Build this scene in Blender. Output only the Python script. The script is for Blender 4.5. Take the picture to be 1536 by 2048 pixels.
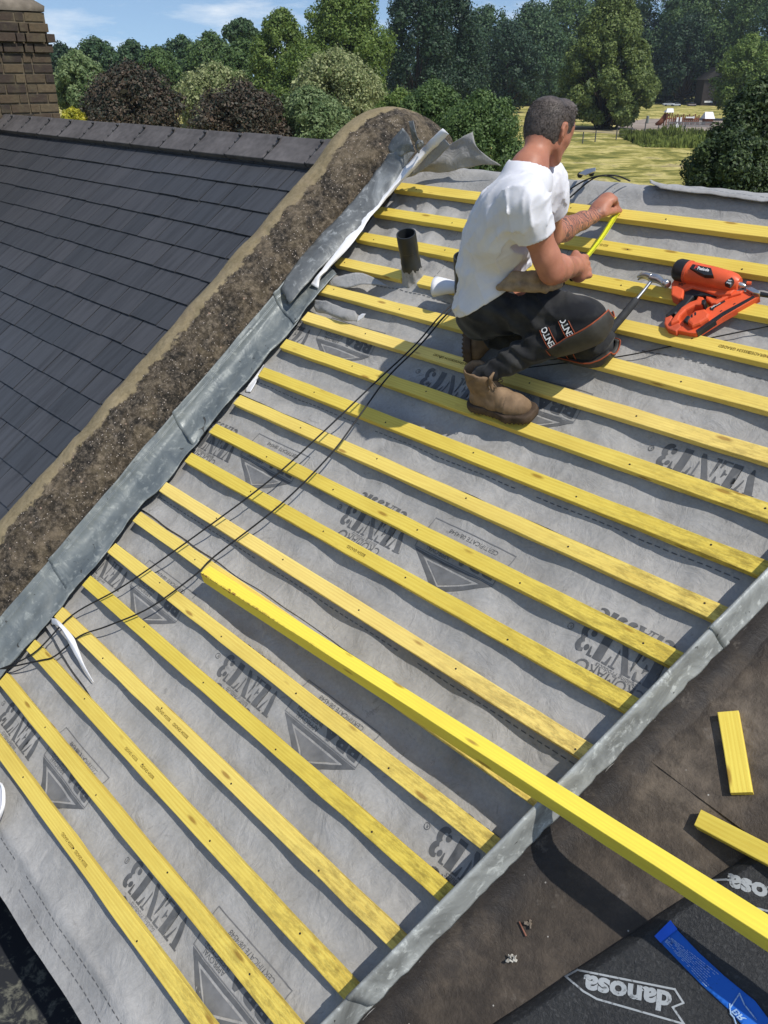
import bpy, bmesh, math, random
import numpy as np
from mathutils import Vector, Matrix, noise
random.seed(7); rng = np.random.default_rng(7)
S = bpy.context.scene
for o in list(bpy.data.objects): bpy.data.objects.remove(o)
COL = S.collection

# ------------------------------------------------------------------ frame
# roof frame: u runs along the battens (world X), v up the slope, n out of the slope.
TH = math.radians(36.4395)
CT, ST = math.cos(TH), math.sin(TH)
def W(u, v, n=0.0):
    return Vector((u, v*CT - n*ST, v*ST + n*CT))
MR = Matrix(((1, 0, 0), (0, CT, -ST), (0, ST, CT)))        # roof frame -> world
RC = np.array([[0.67961734, 0.59014318, -0.43571928],      # camera right / down / forward in the roof frame
               [0.33807153, -0.77910674, -0.52792077],
               [-0.65102066, 0.21147983, -0.72900506]])
FPX = 1684.05
CU = np.array([0.0, -2.22113, 2.07044])

# ------------------------------------------------------------------ camera
cam = bpy.data.cameras.new('camera'); co = bpy.data.objects.new('camera', cam); COL.objects.link(co)
right, down, fwd = [MR @ Vector(RC[i]) for i in range(3)]
M = Matrix((right, -down, -fwd)).transposed().to_4x4(); M.translation = W(*CU)
co.matrix_world = M
cam.sensor_fit = 'VERTICAL'; cam.sensor_height = 36.0; cam.lens = 36.0*FPX/2048
cam.clip_start = 0.02; cam.clip_end = 5000
S.camera = co

# ------------------------------------------------------------------ sky and sun
sdir = (MR @ Vector((0.86, 0.74, 1.0))).normalized()        # towards the sun
elev = math.asin(sdir.z)
sun = bpy.data.lights.new('sun', 'SUN'); sun.energy = 4.1; sun.angle = math.radians(0.5); sun.color = (1.0, 0.955, 0.88)
so = bpy.data.objects.new('sun', sun); COL.objects.link(so)
so.rotation_euler = sdir.to_track_quat('Z', 'Y').to_euler()
wd = bpy.data.worlds.new('World'); S.world = wd; wd.use_nodes = True
nt = wd.node_tree; nt.nodes.clear()
def wn(t, **k):
    n = nt.nodes.new(t)
    for a, b in k.items(): setattr(n, a, b)
    return n
sky = wn('ShaderNodeTexSky', sky_type='NISHITA', sun_disc=False)
sky.sun_elevation = elev; sky.sun_rotation = math.atan2(sdir.x, sdir.y)
sky.air_density = 1.0; sky.dust_density = 0.3; sky.ozone_density = 3.0
tc = wn('ShaderNodeTexCoord'); mp = wn('ShaderNodeMapping'); mp.inputs['Scale'].default_value = (3.0, 3.0, 14.0)
nz = wn('ShaderNodeTexNoise'); nz.inputs['Scale'].default_value = 2.2; nz.inputs['Detail'].default_value = 8; nz.inputs['Roughness'].default_value = 0.6
rp = wn('ShaderNodeValToRGB'); rp.color_ramp.elements[0].position = 0.50; rp.color_ramp.elements[1].position = 0.72
mxs = wn('ShaderNodeMixRGB'); mxs.inputs[2].default_value = (7.6, 7.9, 8.2, 1)
ml = wn('ShaderNodeMath', operation='MULTIPLY'); ml.inputs[1].default_value = 0.7
bg = wn('ShaderNodeBackground'); bg.inputs['Strength'].default_value = 0.135
wo = wn('ShaderNodeOutputWorld')
for a, b in ((tc.outputs['Generated'], mp.inputs[0]), (mp.outputs[0], nz.inputs['Vector']), (nz.outputs[0], rp.inputs[0]),
             (rp.outputs[0], ml.inputs[0]), (ml.outputs[0], mxs.inputs[0]), (sky.outputs[0], mxs.inputs[1]), (mxs.outputs[0], bg.inputs[0]), (bg.outputs[0], wo.inputs[0])):
    nt.links.new(a, b)
sv = wn('ShaderNodeVectorMath', operation='ADD'); sv.inputs[1].default_value = (0, 0, 0.13); nm_ = wn('ShaderNodeVectorMath', operation='NORMALIZE')
nt.links.new(tc.outputs['Generated'], sv.inputs[0]); nt.links.new(sv.outputs[0], nm_.inputs[0]); nt.links.new(nm_.outputs[0], sky.inputs[0])
S.view_settings.view_transform = 'Standard'; S.view_settings.look = 'None'
S.view_settings.exposure = 0.0; S.view_settings.gamma = 1.0; S.view_settings.use_curve_mapping = False
S.cycles.max_bounces = 6; S.cycles.transparent_max_bounces = 6

# ------------------------------------------------------------------ measuring helpers (photo pixel + distance or height -> real point)
def ray(x, y):
    return RC.T @ np.array([(x-768)/FPX, (y-1024)/FPX, 1.0])
def at(x, y, n=0.0):
    d = ray(x, y); t = (n-CU[2])/d[2]; q = CU+t*d
    return float(q[0]), float(q[1]), n
def dep(x, y, D):
    return W(*(CU + ray(x, y)*D))
def atw(x, y, n=0.0): return W(*at(x, y, n))
GZ = -8.2
CAMW = W(*CU)
def gnd(x, y, z=GZ):
    r = MR @ Vector(ray(x, y)); t = (z-CAMW.z)/r.z
    return CAMW + r*t
def interp(x, xs, ys): return float(np.interp(x, xs, ys))

# ------------------------------------------------------------------ object helpers
def tag(o, label=None, cat=None, group=None, kind=None):
    if label: o['label'] = label
    if cat: o['category'] = cat
    if group: o['group'] = group
    if kind: o['kind'] = kind
    return o
def empty(name, loc=(0, 0, 0)):
    o = bpy.data.objects.new(name, None); COL.objects.link(o); o.location = loc; o.empty_display_size = 0.1
    return o
def link(name, me, mats=None, parent=None, smooth=False):
    o = bpy.data.objects.new(name, me); COL.objects.link(o)
    if mats:
        for m in (mats if isinstance(mats, (list, tuple)) else [mats]): me.materials.append(m)
    if smooth: me.shade_smooth()
    if parent is not None:
        o.parent = parent
        o.matrix_parent_inverse = Matrix.Translation(-Vector(parent.location))
    return o
def mesh(name, V, F):
    me = bpy.data.meshes.new(name); me.from_pydata([tuple(v) for v in V], [], F); me.update(); return me
def npmesh(name, V, Q):
    V = np.asarray(V, np.float32); Q = np.asarray(Q, np.int32); k = Q.shape[1]
    me = bpy.data.meshes.new(name); me.vertices.add(len(V)); me.vertices.foreach_set('co', V.ravel())
    me.loops.add(Q.size); me.loops.foreach_set('vertex_index', Q.ravel())
    me.polygons.add(len(Q)); me.polygons.foreach_set('loop_start', np.arange(0, Q.size, k, dtype=np.int32))
    me.update(calc_edges=True); me.validate(); return me
def bm2(bm, name):
    me = bpy.data.meshes.new(name); bm.normal_update(); bm.to_mesh(me); bm.free(); return me
def box(bm, c, s, M3=None, bevel=0.0):
    r = bmesh.ops.create_cube(bm, size=1.0)['verts']
    for v in r:
        p = Vector((v.co.x*s[0], v.co.y*s[1], v.co.z*s[2]))
        v.co = (M3 @ p if M3 else p) + Vector(c)
    if bevel:
        es = list({e for v in r for e in v.link_edges})
        bmesh.ops.bevel(bm, geom=es, offset=bevel, segments=2, profile=0.5, affect='EDGES')
    return r
def tube_bm(bm, pts, rad, seg=8, cap=True):
    pts = [Vector(p) for p in pts]; rings = []
    up = Vector((0, 0, 1)); prev = None
    for i, p in enumerate(pts):
        d = (pts[min(i+1, len(pts)-1)] - pts[max(i-1, 0)]).normalized()
        if prev is None:
            a = d.cross(up); a = a if a.length > 1e-3 else d.cross(Vector((1, 0, 0)))
            a.normalize()
        else:
            a = (prev - d*prev.dot(d)).normalized()
        prev = a; b = d.cross(a); r = rad[i] if isinstance(rad, (list, tuple)) else rad
        rings.append([bm.verts.new(p + (a*math.cos(2*math.pi*k/seg)+b*math.sin(2*math.pi*k/seg))*r) for k in range(seg)])
    for i in range(len(rings)-1):
        for k in range(seg):
            bm.faces.new((rings[i][k], rings[i][(k+1) % seg], rings[i+1][(k+1) % seg], rings[i+1][k]))
    if cap:
        bm.faces.new(rings[0][::-1]); bm.faces.new(rings[-1])
def tube(name, pts, rad, mat, parent=None, seg=8):
    bm = bmesh.new(); tube_bm(bm, pts, rad, seg); return link(name, bm2(bm, name), mat, parent, smooth=True)
def cat_rom(pts, per=8):
    P = [Vector(p) for p in pts]; P = [2*P[0]-P[1]]+P+[2*P[-1]-P[-2]]; out = []
    for i in range(1, len(P)-2):
        for k in range(per):
            t = k/per; a, b, c, d = P[i-1], P[i], P[i+1], P[i+2]
            out.append(0.5*((2*b)+(c-a)*t+(2*a-5*b+4*c-d)*t*t+(3*b-a-3*c+d)*t**3))
    out.append(P[-2]); return out
def patch(name, rows, mat, parent=None, sub=6, thick=0.0015, jit=0.0, seed=0):
    """surface through rows of (x, y, n) photo points, smoothly interpolated, with real thickness"""
    R = [cat_rom([atw(*q) for q in r], sub) for r in rows]
    n = len(R[0]); colz = [cat_rom([R[i][j] for i in range(len(R))], sub) for j in range(n)]
    m = len(colz[0]); V = []; nn = MR @ Vector((0, 0, 1))
    for j in range(n):
        for i in range(m):
            p = colz[j][i]
            if jit: p = p + nn*jit*(noise.noise(p*14+Vector((seed, 0, 0)))+0.5*noise.noise(p*34+Vector((seed, 3, 0))))
            V.append(p)
    F = [(j*m+i, (j+1)*m+i, (j+1)*m+i+1, j*m+i+1) for j in range(n-1) for i in range(m-1)]
    me = mesh(name, V, F); o = link(name, me, mat, parent, smooth=True)
    nav = sum((p.normal for p in me.polygons), Vector())
    if nav.dot(CAMW-V[len(V)//2]) < 0: me.flip_normals()
    md = o.modifiers.new('t', 'SOLIDIFY'); md.thickness = thick; md.offset = -1
    return o
def extrude_px(bm, pts, n0, n1, bevel=0.002, f=None):
    """closed outline of photo points at height n1 above the roof, extruded down to n0"""
    P = [at(*((f(*p) if f else p)), n1) for p in pts]
    top = [bm.verts.new(W(u, v, n1)) for u, v, _ in P]; bot = [bm.verts.new(W(u, v, n0)) for u, v, _ in P]
    fs = [bm.faces.new(top), bm.faces.new(bot[::-1])]
    k = len(P)
    for i in range(k): fs.append(bm.faces.new((top[i], bot[i], bot[(i+1) % k], top[(i+1) % k])))
    bmesh.ops.recalc_face_normals(bm, faces=fs)
    if bevel:
        es = list({e for v in top for e in v.link_edges if e.other_vert(v) in top})
        bmesh.ops.bevel(bm, geom=es, offset=bevel, segments=2, profile=0.5, affect='EDGES', clamp_overlap=True)

# ------------------------------------------------------------------ materials
def mat(name, rough=0.7, spec=0.3, metal=0.0):
    m = bpy.data.materials.new(name); m.use_nodes = True
    b = m.node_tree.nodes['Principled BSDF']
    b.inputs['Roughness'].default_value = rough; b.inputs['Specular IOR Level'].default_value = spec; b.inputs['Metallic'].default_value = metal
    return m, m.node_tree, b
class NB:
    def __init__(s, nt): s.nt = nt
    def n(s, t, ins=None, **k):
        x = s.nt.nodes.new(t)
        for a, b in k.items(): setattr(x, a, b)
        for a, b in (ins or {}).items():
            if hasattr(b, 'is_output') or isinstance(b, bpy.types.NodeSocket): s.nt.links.new(b, x.inputs[a])
            else: x.inputs[a].default_value = b
        return x
    def co(s, kind='Object', sc=(1, 1, 1), rot=(0, 0, 0)):
        t = s.n('ShaderNodeTexCoord'); return s.n('ShaderNodeMapping', {0: t.outputs[kind], 'Scale': sc, 'Rotation': rot}).outputs[0]
    def noise(s, vec, sc, det=4, ro=0.55, dist=0.0):
        return s.n('ShaderNodeTexNoise', {'Vector': vec, 'Scale': sc, 'Detail': det, 'Roughness': ro, 'Distortion': dist}).outputs[0]
    def ramp(s, v, st):
        r = s.n('ShaderNodeValToRGB', {0: v}); e = r.color_ramp.elements
        while len(e) > 1: e.remove(e[0])
        e[0].position = st[0][0]; e[0].color = tuple(st[0][1])+(1,) if len(st[0][1]) == 3 else st[0][1]
        for p, c in st[1:]:
            x = e.new(p); x.color = tuple(c)+(1,)
        return r.outputs[0]
    def mix(s, f, a, b, mode='MIX'):
        def cc(q): return q if isinstance(q, bpy.types.NodeSocket) else (tuple(q)+(1,) if len(q) == 3 else q)
        return s.n('ShaderNodeMixRGB', {0: f, 1: cc(a), 2: cc(b)}, blend_type=mode).outputs[0]
    def math(s, op, a, b=0.0, c=0.0): 
        return s.n('ShaderNodeMath', {0: a, 1: b, 2: c}, operation=op).outputs[0]
    def bump(s, h, st, dist, bsdf, prev=None):
        b = s.n('ShaderNodeBump', {'Height': h, 'Strength': st, 'Distance': dist})
        if prev is not None: s.nt.links.new(prev, b.inputs['Normal'])
        s.nt.links.new(b.outputs[0], bsdf.inputs['Normal']); return b.outputs[0]
def simple(name, col, rough=0.7, spec=0.3, metal=0.0, var=0.12, sc=30, bump=0.15, bd=0.002, rv=0.0):
    m, t, b = mat(name, rough, spec, metal); N = NB(t); v = N.co()
    f = N.noise(v, sc, 5); f2 = N.noise(v, sc*0.17, 3)
    g = N.math('ADD', N.math('MULTIPLY', f, 0.5), N.math('MULTIPLY', f2, 0.5))
    lo = [c*(1-var*2) for c in col]; hi = [min(1, c*(1+var*2)) for c in col]
    t.links.new(N.ramp(g, [(0.3, lo), (0.7, hi)]), b.inputs['Base Color'])
    if bump: N.bump(f, bump, bd, b)
    return m
def wood(name, base, dark, dirt=0.0, bark=0.0):
    m, t, b = mat(name, 0.62, 0.28); N = NB(t)
    oi = N.n('ShaderNodeObjectInfo').outputs['Random']
    tcx = N.n('ShaderNodeTexCoord').outputs['Object']
    off = N.n('ShaderNodeCombineXYZ', {0: N.math('MULTIPLY', oi, 37.0), 1: N.math('MULTIPLY', oi, 1.3), 2: 0.0}).outputs[0]
    vv = N.n('ShaderNodeVectorMath', {0: tcx, 1: off}, operation='ADD').outputs[0]
    st = N.n('ShaderNodeMapping', {0: vv, 'Scale': (1.6, 20, 20)}).outputs[0]
    wv = N.n('ShaderNodeTexWave', {'Vector': st, 'Scale': 1.5, 'Distortion': 9.0, 'Detail': 3.0, 'Detail Scale': 0.6, 'Detail Roughness': 0.6}, wave_type='BANDS', bands_direction='Y').outputs[1]
    st2 = N.n('ShaderNodeMapping', {0: vv, 'Scale': (7, 300, 300)}).outputs[0]
    fine = N.noise(st2, 1.0, 4, 0.6)
    kn = N.n('ShaderNodeTexVoronoi', {'Vector': N.n('ShaderNodeMapping', {0: vv, 'Scale': (4.5, 19, 19)}).outputs[0], 'Scale': 1.0, 'Randomness': 1.0}, feature='F1').outputs['Distance']
    knm = N.ramp(kn, [(0.07, (1, 1, 1)), (0.14, (0, 0, 0))])
    c = N.mix(N.math('MULTIPLY', wv, 0.30), base, dark)
    c = N.mix(N.math('MULTIPLY', N.ramp(fine, [(0.45, (0, 0, 0)), (0.75, (1, 1, 1))]), 0.38), c, dark)
    blot = N.noise(N.n('ShaderNodeMapping', {0: vv, 'Scale': (2.5, 9, 9)}).outputs[0], 1.3, 3)
    c = N.mix(N.math('MULTIPLY', N.ramp(blot, [(0.45, (0, 0, 0)), (0.8, (1, 1, 1))]), 0.35), c, [x*0.8 for x in dark])
    c = N.mix(N.math('MULTIPLY', knm, 0.75), c, (0.28, 0.13, 0.02))
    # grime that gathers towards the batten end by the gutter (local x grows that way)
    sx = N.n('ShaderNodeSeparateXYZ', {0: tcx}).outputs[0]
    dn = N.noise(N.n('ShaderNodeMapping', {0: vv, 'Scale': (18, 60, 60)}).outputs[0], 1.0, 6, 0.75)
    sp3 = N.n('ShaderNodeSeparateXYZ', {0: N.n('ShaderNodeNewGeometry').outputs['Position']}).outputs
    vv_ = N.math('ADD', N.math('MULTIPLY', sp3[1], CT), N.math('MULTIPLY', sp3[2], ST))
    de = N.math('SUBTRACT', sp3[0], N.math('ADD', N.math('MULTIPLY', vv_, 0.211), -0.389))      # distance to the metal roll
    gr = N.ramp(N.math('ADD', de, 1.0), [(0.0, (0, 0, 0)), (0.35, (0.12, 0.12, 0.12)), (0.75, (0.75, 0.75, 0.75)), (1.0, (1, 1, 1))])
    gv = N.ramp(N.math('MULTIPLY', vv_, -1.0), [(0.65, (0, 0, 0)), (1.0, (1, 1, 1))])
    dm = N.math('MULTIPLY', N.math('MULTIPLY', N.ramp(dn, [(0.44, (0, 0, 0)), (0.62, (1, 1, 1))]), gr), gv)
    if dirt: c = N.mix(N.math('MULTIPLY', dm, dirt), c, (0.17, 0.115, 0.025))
    if bark:                                          # reddish bark left along the near arris of the timber
        o3 = N.n('ShaderNodeSeparateXYZ', {0: tcx}).outputs
        eb = N.ramp(N.math('ADD', N.math('ADD', N.math('MULTIPLY', o3[1], -10.0), N.math('MULTIPLY', o3[2], 9.0)), N.math('MULTIPLY', N.noise(tcx, 9, 4), 0.22)), [(0.49, (0, 0, 0)), (0.52, (1, 1, 1))])
        et = N.ramp(N.noise(tcx, 45, 5, 0.7), [(0.47, (0, 0, 0)), (0.56, (1, 1, 1))]); ex_ = N.ramp(o3[0], [(0.15, (1, 1, 1)), (0.85, (0, 0, 0))])
        c = N.mix(N.math('MULTIPLY', N.math('MULTIPLY', eb, et), ex_), c, (0.22, 0.07, 0.02))
    hs = N.n('ShaderNodeHueSaturation', {'Color': c, 'Value': N.math('ADD', N.math('MULTIPLY', oi, 0.22), 0.88), 'Saturation': N.math('ADD', N.math('MULTIPLY', oi, -0.12), 1.05), 'Hue': N.math('ADD', N.math('MULTIPLY', oi, -0.008), 0.504)}).outputs[0]
    t.links.new(hs, b.inputs['Base Color'])
    N.bump(fine, 0.25, 0.0015, b)
    return m
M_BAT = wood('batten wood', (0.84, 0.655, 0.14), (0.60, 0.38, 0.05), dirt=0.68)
M_TIM = wood('fresh timber', (0.84, 0.70, 0.035), (0.68, 0.50, 0.03), bark=1.0)
M_OFF = wood('offcut wood', (0.88, 0.70, 0.13), (0.66, 0.43, 0.05))

def membrane_mat():
    m, t, b = mat('roof underlay', 0.78, 0.22); N = NB(t); v = N.co()
    f = N.noise(v, 90, 5, 0.65); g = N.noise(v, 5.5, 6, 0.6, 0.3); h = N.noise(v, 23, 4, 0.6)
    c = N.mix(N.ramp(g, [(0.34, (0, 0, 0)), (0.66, (1, 1, 1))]), (0.265, 0.26, 0.25), (0.395, 0.387, 0.372))
    c = N.mix(N.math('MULTIPLY', h, 0.5), c, (0.32, 0.313, 0.302))
    st = N.ramp(N.noise(v, 2.6, 7, 0.7, 0.6), [(0.57, (0, 0, 0)), (0.7, (1, 1, 1))])
    c = N.mix(N.math('MULTIPLY', st, 0.38), c, (0.17, 0.155, 0.13))
    sc = N.ramp(N.noise(v, 17, 6, 0.75, 1.2), [(0.60, (0, 0, 0)), (0.68, (1, 1, 1))])
    c = N.mix(N.math('MULTIPLY', sc, 0.5), c, (0.15, 0.145, 0.14))
    fl = N.ramp(f, [(0.3, (0.9, 0.9, 0.9)), (0.7, (1.08, 1.08, 1.08))])
    c = N.mix(1.0, c, fl, 'MULTIPLY')
    back = N.n('ShaderNodeNewGeometry').outputs['Backfacing']
    c = N.mix(back, c, (0.78, 0.78, 0.80))
    t.links.new(c, b.inputs['Base Color'])
    p = N.bump(f, 0.25, 0.002, b)
    wr = N.noise(v, 13, 5, 0.6, 0.8)
    N.bump(wr, 0.6, 0.016, b, p)
    b.inputs['Sheen Weight'].default_value = 0.15
    return m
M_MEM = membrane_mat()
M_WHT = simple('white underside', (0.78, 0.78, 0.80), 0.55, 0.3, var=0.04, bump=0.2, bd=0.004, sc=22)
M_INK = simple('print ink', (0.115, 0.118, 0.122), 0.6, 0.25, var=0.18, sc=40, bump=0)
M_INK2 = simple('faint print ink', (0.165, 0.167, 0.17), 0.6, 0.25, var=0.15, sc=40, bump=0)

def lead_mat(name, a, bcol, c3, rough=0.42, metal=0.55):
    m, t, b = mat(name, rough, 0.5, metal); N = NB(t); v = N.co()
    g = N.noise(v, 6, 6, 0.65, 1.0); h = N.noise(v, 28, 6, 0.7, 0.5)
    c = N.ramp(g, [(0.3, a), (0.55, bcol), (0.75, c3)])
    c = N.mix(N.math('MULTIPLY', N.ramp(h, [(0.55, (0, 0, 0)), (0.66, (1, 1, 1))]), 0.5), c, [min(1, x*1.5) for x in c3])
    sp = N.ramp(N.noise(v, 16, 3, 0.5, 2.5), [(0.70, (0, 0, 0)), (0.73, (1, 1, 1))])
    c = N.mix(sp, c, (0.05, 0.05, 0.045))
    t.links.new(c, b.inputs['Base Color'])
    t.links.new(N.ramp(h, [(0.3, (0.3, 0.3, 0.3)), (0.7, (0.62, 0.62, 0.62))]), b.inputs['Roughness'])
    p = N.bump(h, 0.3, 0.003, b); N.bump(g, 0.5, 0.01, b, p)
    return m
M_LEAD = lead_mat('lead sheet', (0.10, 0.12, 0.13), (0.16, 0.18, 0.18), (0.25, 0.265, 0.25), 0.5, 0.15)
M_ZINC = lead_mat('mottled zinc', (0.09, 0.095, 0.095), (0.17, 0.18, 0.18), (0.36, 0.375, 0.37), 0.38, 0.3)
M_ROLL = lead_mat('weathered metal roll', (0.16, 0.165, 0.155), (0.34, 0.355, 0.34), (0.56, 0.58, 0.55), 0.55, 0.1)

def mortar_mat():
    m, t, b = mat('weathered coping', 0.95, 0.15); N = NB(t); v = N.co()
    ro = N.n('ShaderNodeSeparateXYZ', {0: v}).outputs[0]
    g = N.noise(v, 7, 7, 0.7, 0.5); f = N.noise(v, 48, 7, 0.85)
    vor = N.n('ShaderNodeTexVoronoi', {'Vector': v, 'Scale': 130.0, 'Randomness': 1.0}).outputs
    dark = N.ramp(f, [(0.40, (0.010, 0.010, 0.009)), (0.49, (0.055, 0.047, 0.038)), (0.60, (0.26, 0.215, 0.165))])
    moss = N.ramp(N.noise(v, 10, 6, 0.65, 0.8), [(0.42, (0.022, 0.021, 0.019)), (0.52, (0.085, 0.066, 0.043)), (0.64, (0.20, 0.16, 0.105))])
    c = N.mix(0.46, dark, moss)
    peb = N.ramp(vor['Distance'], [(0.0, (1, 1, 1)), (0.25, (1, 1, 1)), (0.34, (0, 0, 0))])
    pr = N.n('ShaderNodeSeparateColor', {0: vor['Color']}).outputs[0]
    pm = N.math('MULTIPLY', peb, N.ramp(pr, [(0.88, (0, 0, 0)), (0.89, (1, 1, 1))]))
    c = N.mix(pm, c, N.mix(pr, (0.20, 0.13, 0.08), (0.55, 0.48, 0.42)))
    vo2 = N.n('ShaderNodeTexVoronoi', {'Vector': v, 'Scale': 38.0, 'Randomness': 1.0}).outputs
    p2 = N.math('MULTIPLY', N.ramp(vo2['Distance'], [(0.12, (1, 1, 1)), (0.22, (0, 0, 0))]), N.ramp(N.n('ShaderNodeSeparateColor', {0: vo2['Color']}).outputs[1], [(0.90, (0, 0, 0)), (0.91, (1, 1, 1))]))
    c = N.mix(p2, c, (0.34, 0.24, 0.18))
    # smooth buff render on the far edge of the coping, ragged boundary
    e = N.math('ADD', ro, N.math('MULTIPLY', N.math('SUBTRACT', N.noise(v, 9, 6, 0.75), 0.5), 0.16))
    msk = N.ramp(N.math('ADD', e, 3.8), [(0.578, (1, 1, 1)), (0.588, (0, 0, 0))])
    buff = N.ramp(N.math('ADD', N.math('MULTIPLY', f, 0.6), N.math('MULTIPLY', g, 0.4)), [(0.35, (0.17, 0.135, 0.075)), (0.65, (0.31, 0.255, 0.16))])
    c = N.mix(msk, c, buff)
    c = N.mix(N.ramp(N.noise(v, 4.5, 7, 0.75, 0.4), [(0.52, (0, 0, 0)), (0.66, (0.55, 0.55, 0.55))]), c, (0.26, 0.205, 0.14))
    t.links.new(c, b.inputs['Base Color'])
    hh = N.math('ADD', N.math('MULTIPLY', f, 0.7), N.math('MULTIPLY', pm, 0.5))
    p = N.bump(hh, N.math('ADD', N.math('MULTIPLY', msk, -0.75), 0.95), 0.012, b)
    N.bump(g, 0.5, 0.03, b, p)
    return m
M_COP = mortar_mat()

def slate_mat():
    m, t, b = mat('slate', 0.5, 0.4); N = NB(t); v = N.co()
    r = N.n('ShaderNodeNewGeometry').outputs['Random Per Island']
    st = N.n('ShaderNodeMapping', {0: v, 'Scale': (14, 1.5, 1.5)}).outputs[0]
    s1 = N.noise(st, 1.6, 5, 0.6, 0.3); s2 = N.noise(v, 50, 4)
    c = N.mix(r, (0.043, 0.046, 0.051), (0.062, 0.063, 0.068))
    c = N.mix(N.math('MULTIPLY', N.ramp(s1, [(0.45, (0, 0, 0)), (0.72, (1, 1, 1))]), 0.6), c, (0.020, 0.021, 0.025))
    c = N.mix(N.math('MULTIPLY', N.ramp(s2, [(0.6, (0, 0, 0)), (0.75, (1, 1, 1))]), 0.2), c, (0.11, 0.11, 0.115))
    t.links.new(c, b.inputs['Base Color'])
    t.links.new(N.ramp(s1, [(0.3, (0.42, 0.42, 0.42)), (0.7, (0.62, 0.62, 0.62))]), b.inputs['Roughness'])
    N.bump(s2, 0.25, 0.002, b)
    return m
M_SLATE = slate_mat()
M_RIDGE = simple('ridge tile clay', (0.10, 0.092, 0.090), 0.7, 0.3, var=0.22, sc=26, bump=0.2, bd=0.002)
M_BLK = simple('black plastic', (0.018, 0.019, 0.021), 0.42, 0.45, var=0.2, sc=30, bump=0.1)
M_PIPE = simple('black pipe plastic', (0.022, 0.025, 0.027), 0.38, 0.45, var=0.25, sc=14, bump=0.2)
M_CABLE = simple('cable rubber', (0.012, 0.012, 0.013), 0.5, 0.4, var=0.1, bump=0)

def felt_mat(name, a, c2, c3, crack=True):
    m, t, b = mat(name, 0.62, 0.35); N = NB(t); v = N.co()
    g = N.noise(v, 3.2, 7, 0.62, 0.3); h = N.noise(v, 14, 7, 0.7, 0.15); f = N.noise(v, 150, 4, 0.7)
    c = N.ramp(g, [(0.32, a), (0.5, c2), (0.68, c3)])
    c = N.mix(N.math('MULTIPLY', N.ramp(h, [(0.42, (1, 1, 1)), (0.62, (0, 0, 0))]), 0.55), c, [x*0.55 for x in a])
    if crack:
        d = N.n('ShaderNodeTexVoronoi', {'Vector': N.n('ShaderNodeVectorMath', {0: v, 1: N.n('ShaderNodeTexNoise', {'Vector': v, 'Scale': 9.0}).outputs[1]}, operation='ADD').outputs[0], 'Scale': 9.0}, feature='DISTANCE_TO_EDGE').outputs[0]
        ck = N.ramp(d, [(0.0, (1, 1, 1)), (0.012, (0, 0, 0))])
        ck = N.math('MULTIPLY', ck, N.ramp(N.noise(v, 4, 3), [(0.5, (0, 0, 0)), (0.6, (1, 1, 1))]))
        c = N.mix(N.math('MULTIPLY', ck, 0.6), c, (0.22, 0.20, 0.17))
        sp = N.n('ShaderNodeTexVoronoi', {'Vector': v, 'Scale': 42.0}).outputs
        sm = N.math('MULTIPLY', N.ramp(sp['Distance'], [(0.06, (1, 1, 1)), (0.1, (0, 0, 0))]), N.ramp(N.n('ShaderNodeSeparateColor', {0: sp['Color']}).outputs[0], [(0.93, (0, 0, 0)), (0.94, (1, 1, 1))]))
        c = N.mix(sm, c, (0.42, 0.40, 0.36))
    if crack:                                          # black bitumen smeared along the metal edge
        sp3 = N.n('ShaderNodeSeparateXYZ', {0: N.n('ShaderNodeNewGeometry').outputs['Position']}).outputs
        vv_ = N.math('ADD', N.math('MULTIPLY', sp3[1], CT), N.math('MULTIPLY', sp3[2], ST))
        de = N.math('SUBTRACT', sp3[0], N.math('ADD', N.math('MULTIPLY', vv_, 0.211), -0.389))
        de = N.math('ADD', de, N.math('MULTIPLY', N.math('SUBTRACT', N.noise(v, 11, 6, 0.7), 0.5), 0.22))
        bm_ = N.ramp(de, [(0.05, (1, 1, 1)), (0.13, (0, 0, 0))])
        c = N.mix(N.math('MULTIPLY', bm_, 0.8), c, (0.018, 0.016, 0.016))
        pa = N.ramp(N.noise(v, 7, 7, 0.75), [(0.60, (0, 0, 0)), (0.68, (1, 1, 1))]); c = N.mix(N.math('MULTIPLY', pa, 0.45), c, (0.20, 0.175, 0.15))
    t.links.new(c, b.inputs['Base Color'])
    t.links.new(N.ramp(h, [(0.3, (0.45, 0.45, 0.45)), (0.7, (0.8, 0.8, 0.8))]), b.inputs['Roughness'])
    p = N.bump(f, 0.35, 0.002, b); N.bump(h, 0.6, 0.014, b, p)
    return m
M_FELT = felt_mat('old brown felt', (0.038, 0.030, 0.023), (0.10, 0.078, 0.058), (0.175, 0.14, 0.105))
def danosa_mat():
    m, t, b = mat('new black felt', 0.55, 0.45); N = NB(t); v = N.co()
    f = N.noise(v, 110, 5, 0.75, 0.6); g = N.noise(v, 5, 5, 0.6)
    c = N.mix(N.ramp(f, [(0.52, (0, 0, 0)), (0.72, (1, 1, 1))]), (0.016, 0.017, 0.018), (0.075, 0.077, 0.078))
    c = N.mix(N.math('MULTIPLY', g, 0.6), c, (0.03, 0.03, 0.031))
    t.links.new(c, b.inputs['Base Color']); p = N.bump(f, 0.8, 0.005, b); N.bump(g, 0.3, 0.02, b, p)
    return m
M_DAN = danosa_mat()
def worn(name, col, under, amt=0.5, sc=70):
    m, t, b = mat(name, 0.6, 0.3); N = NB(t); v = N.co()
    f = N.noise(v, sc, 5, 0.7, 0.4)
    t.links.new(N.mix(N.ramp(f, [(amt, (0, 0, 0)), (amt+0.12, (1, 1, 1))]), col, under), b.inputs['Base Color'])
    return m
M_DPR = worn('worn white print', (0.36, 0.38, 0.39), (0.06, 0.06, 0.06), 0.56)
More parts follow.
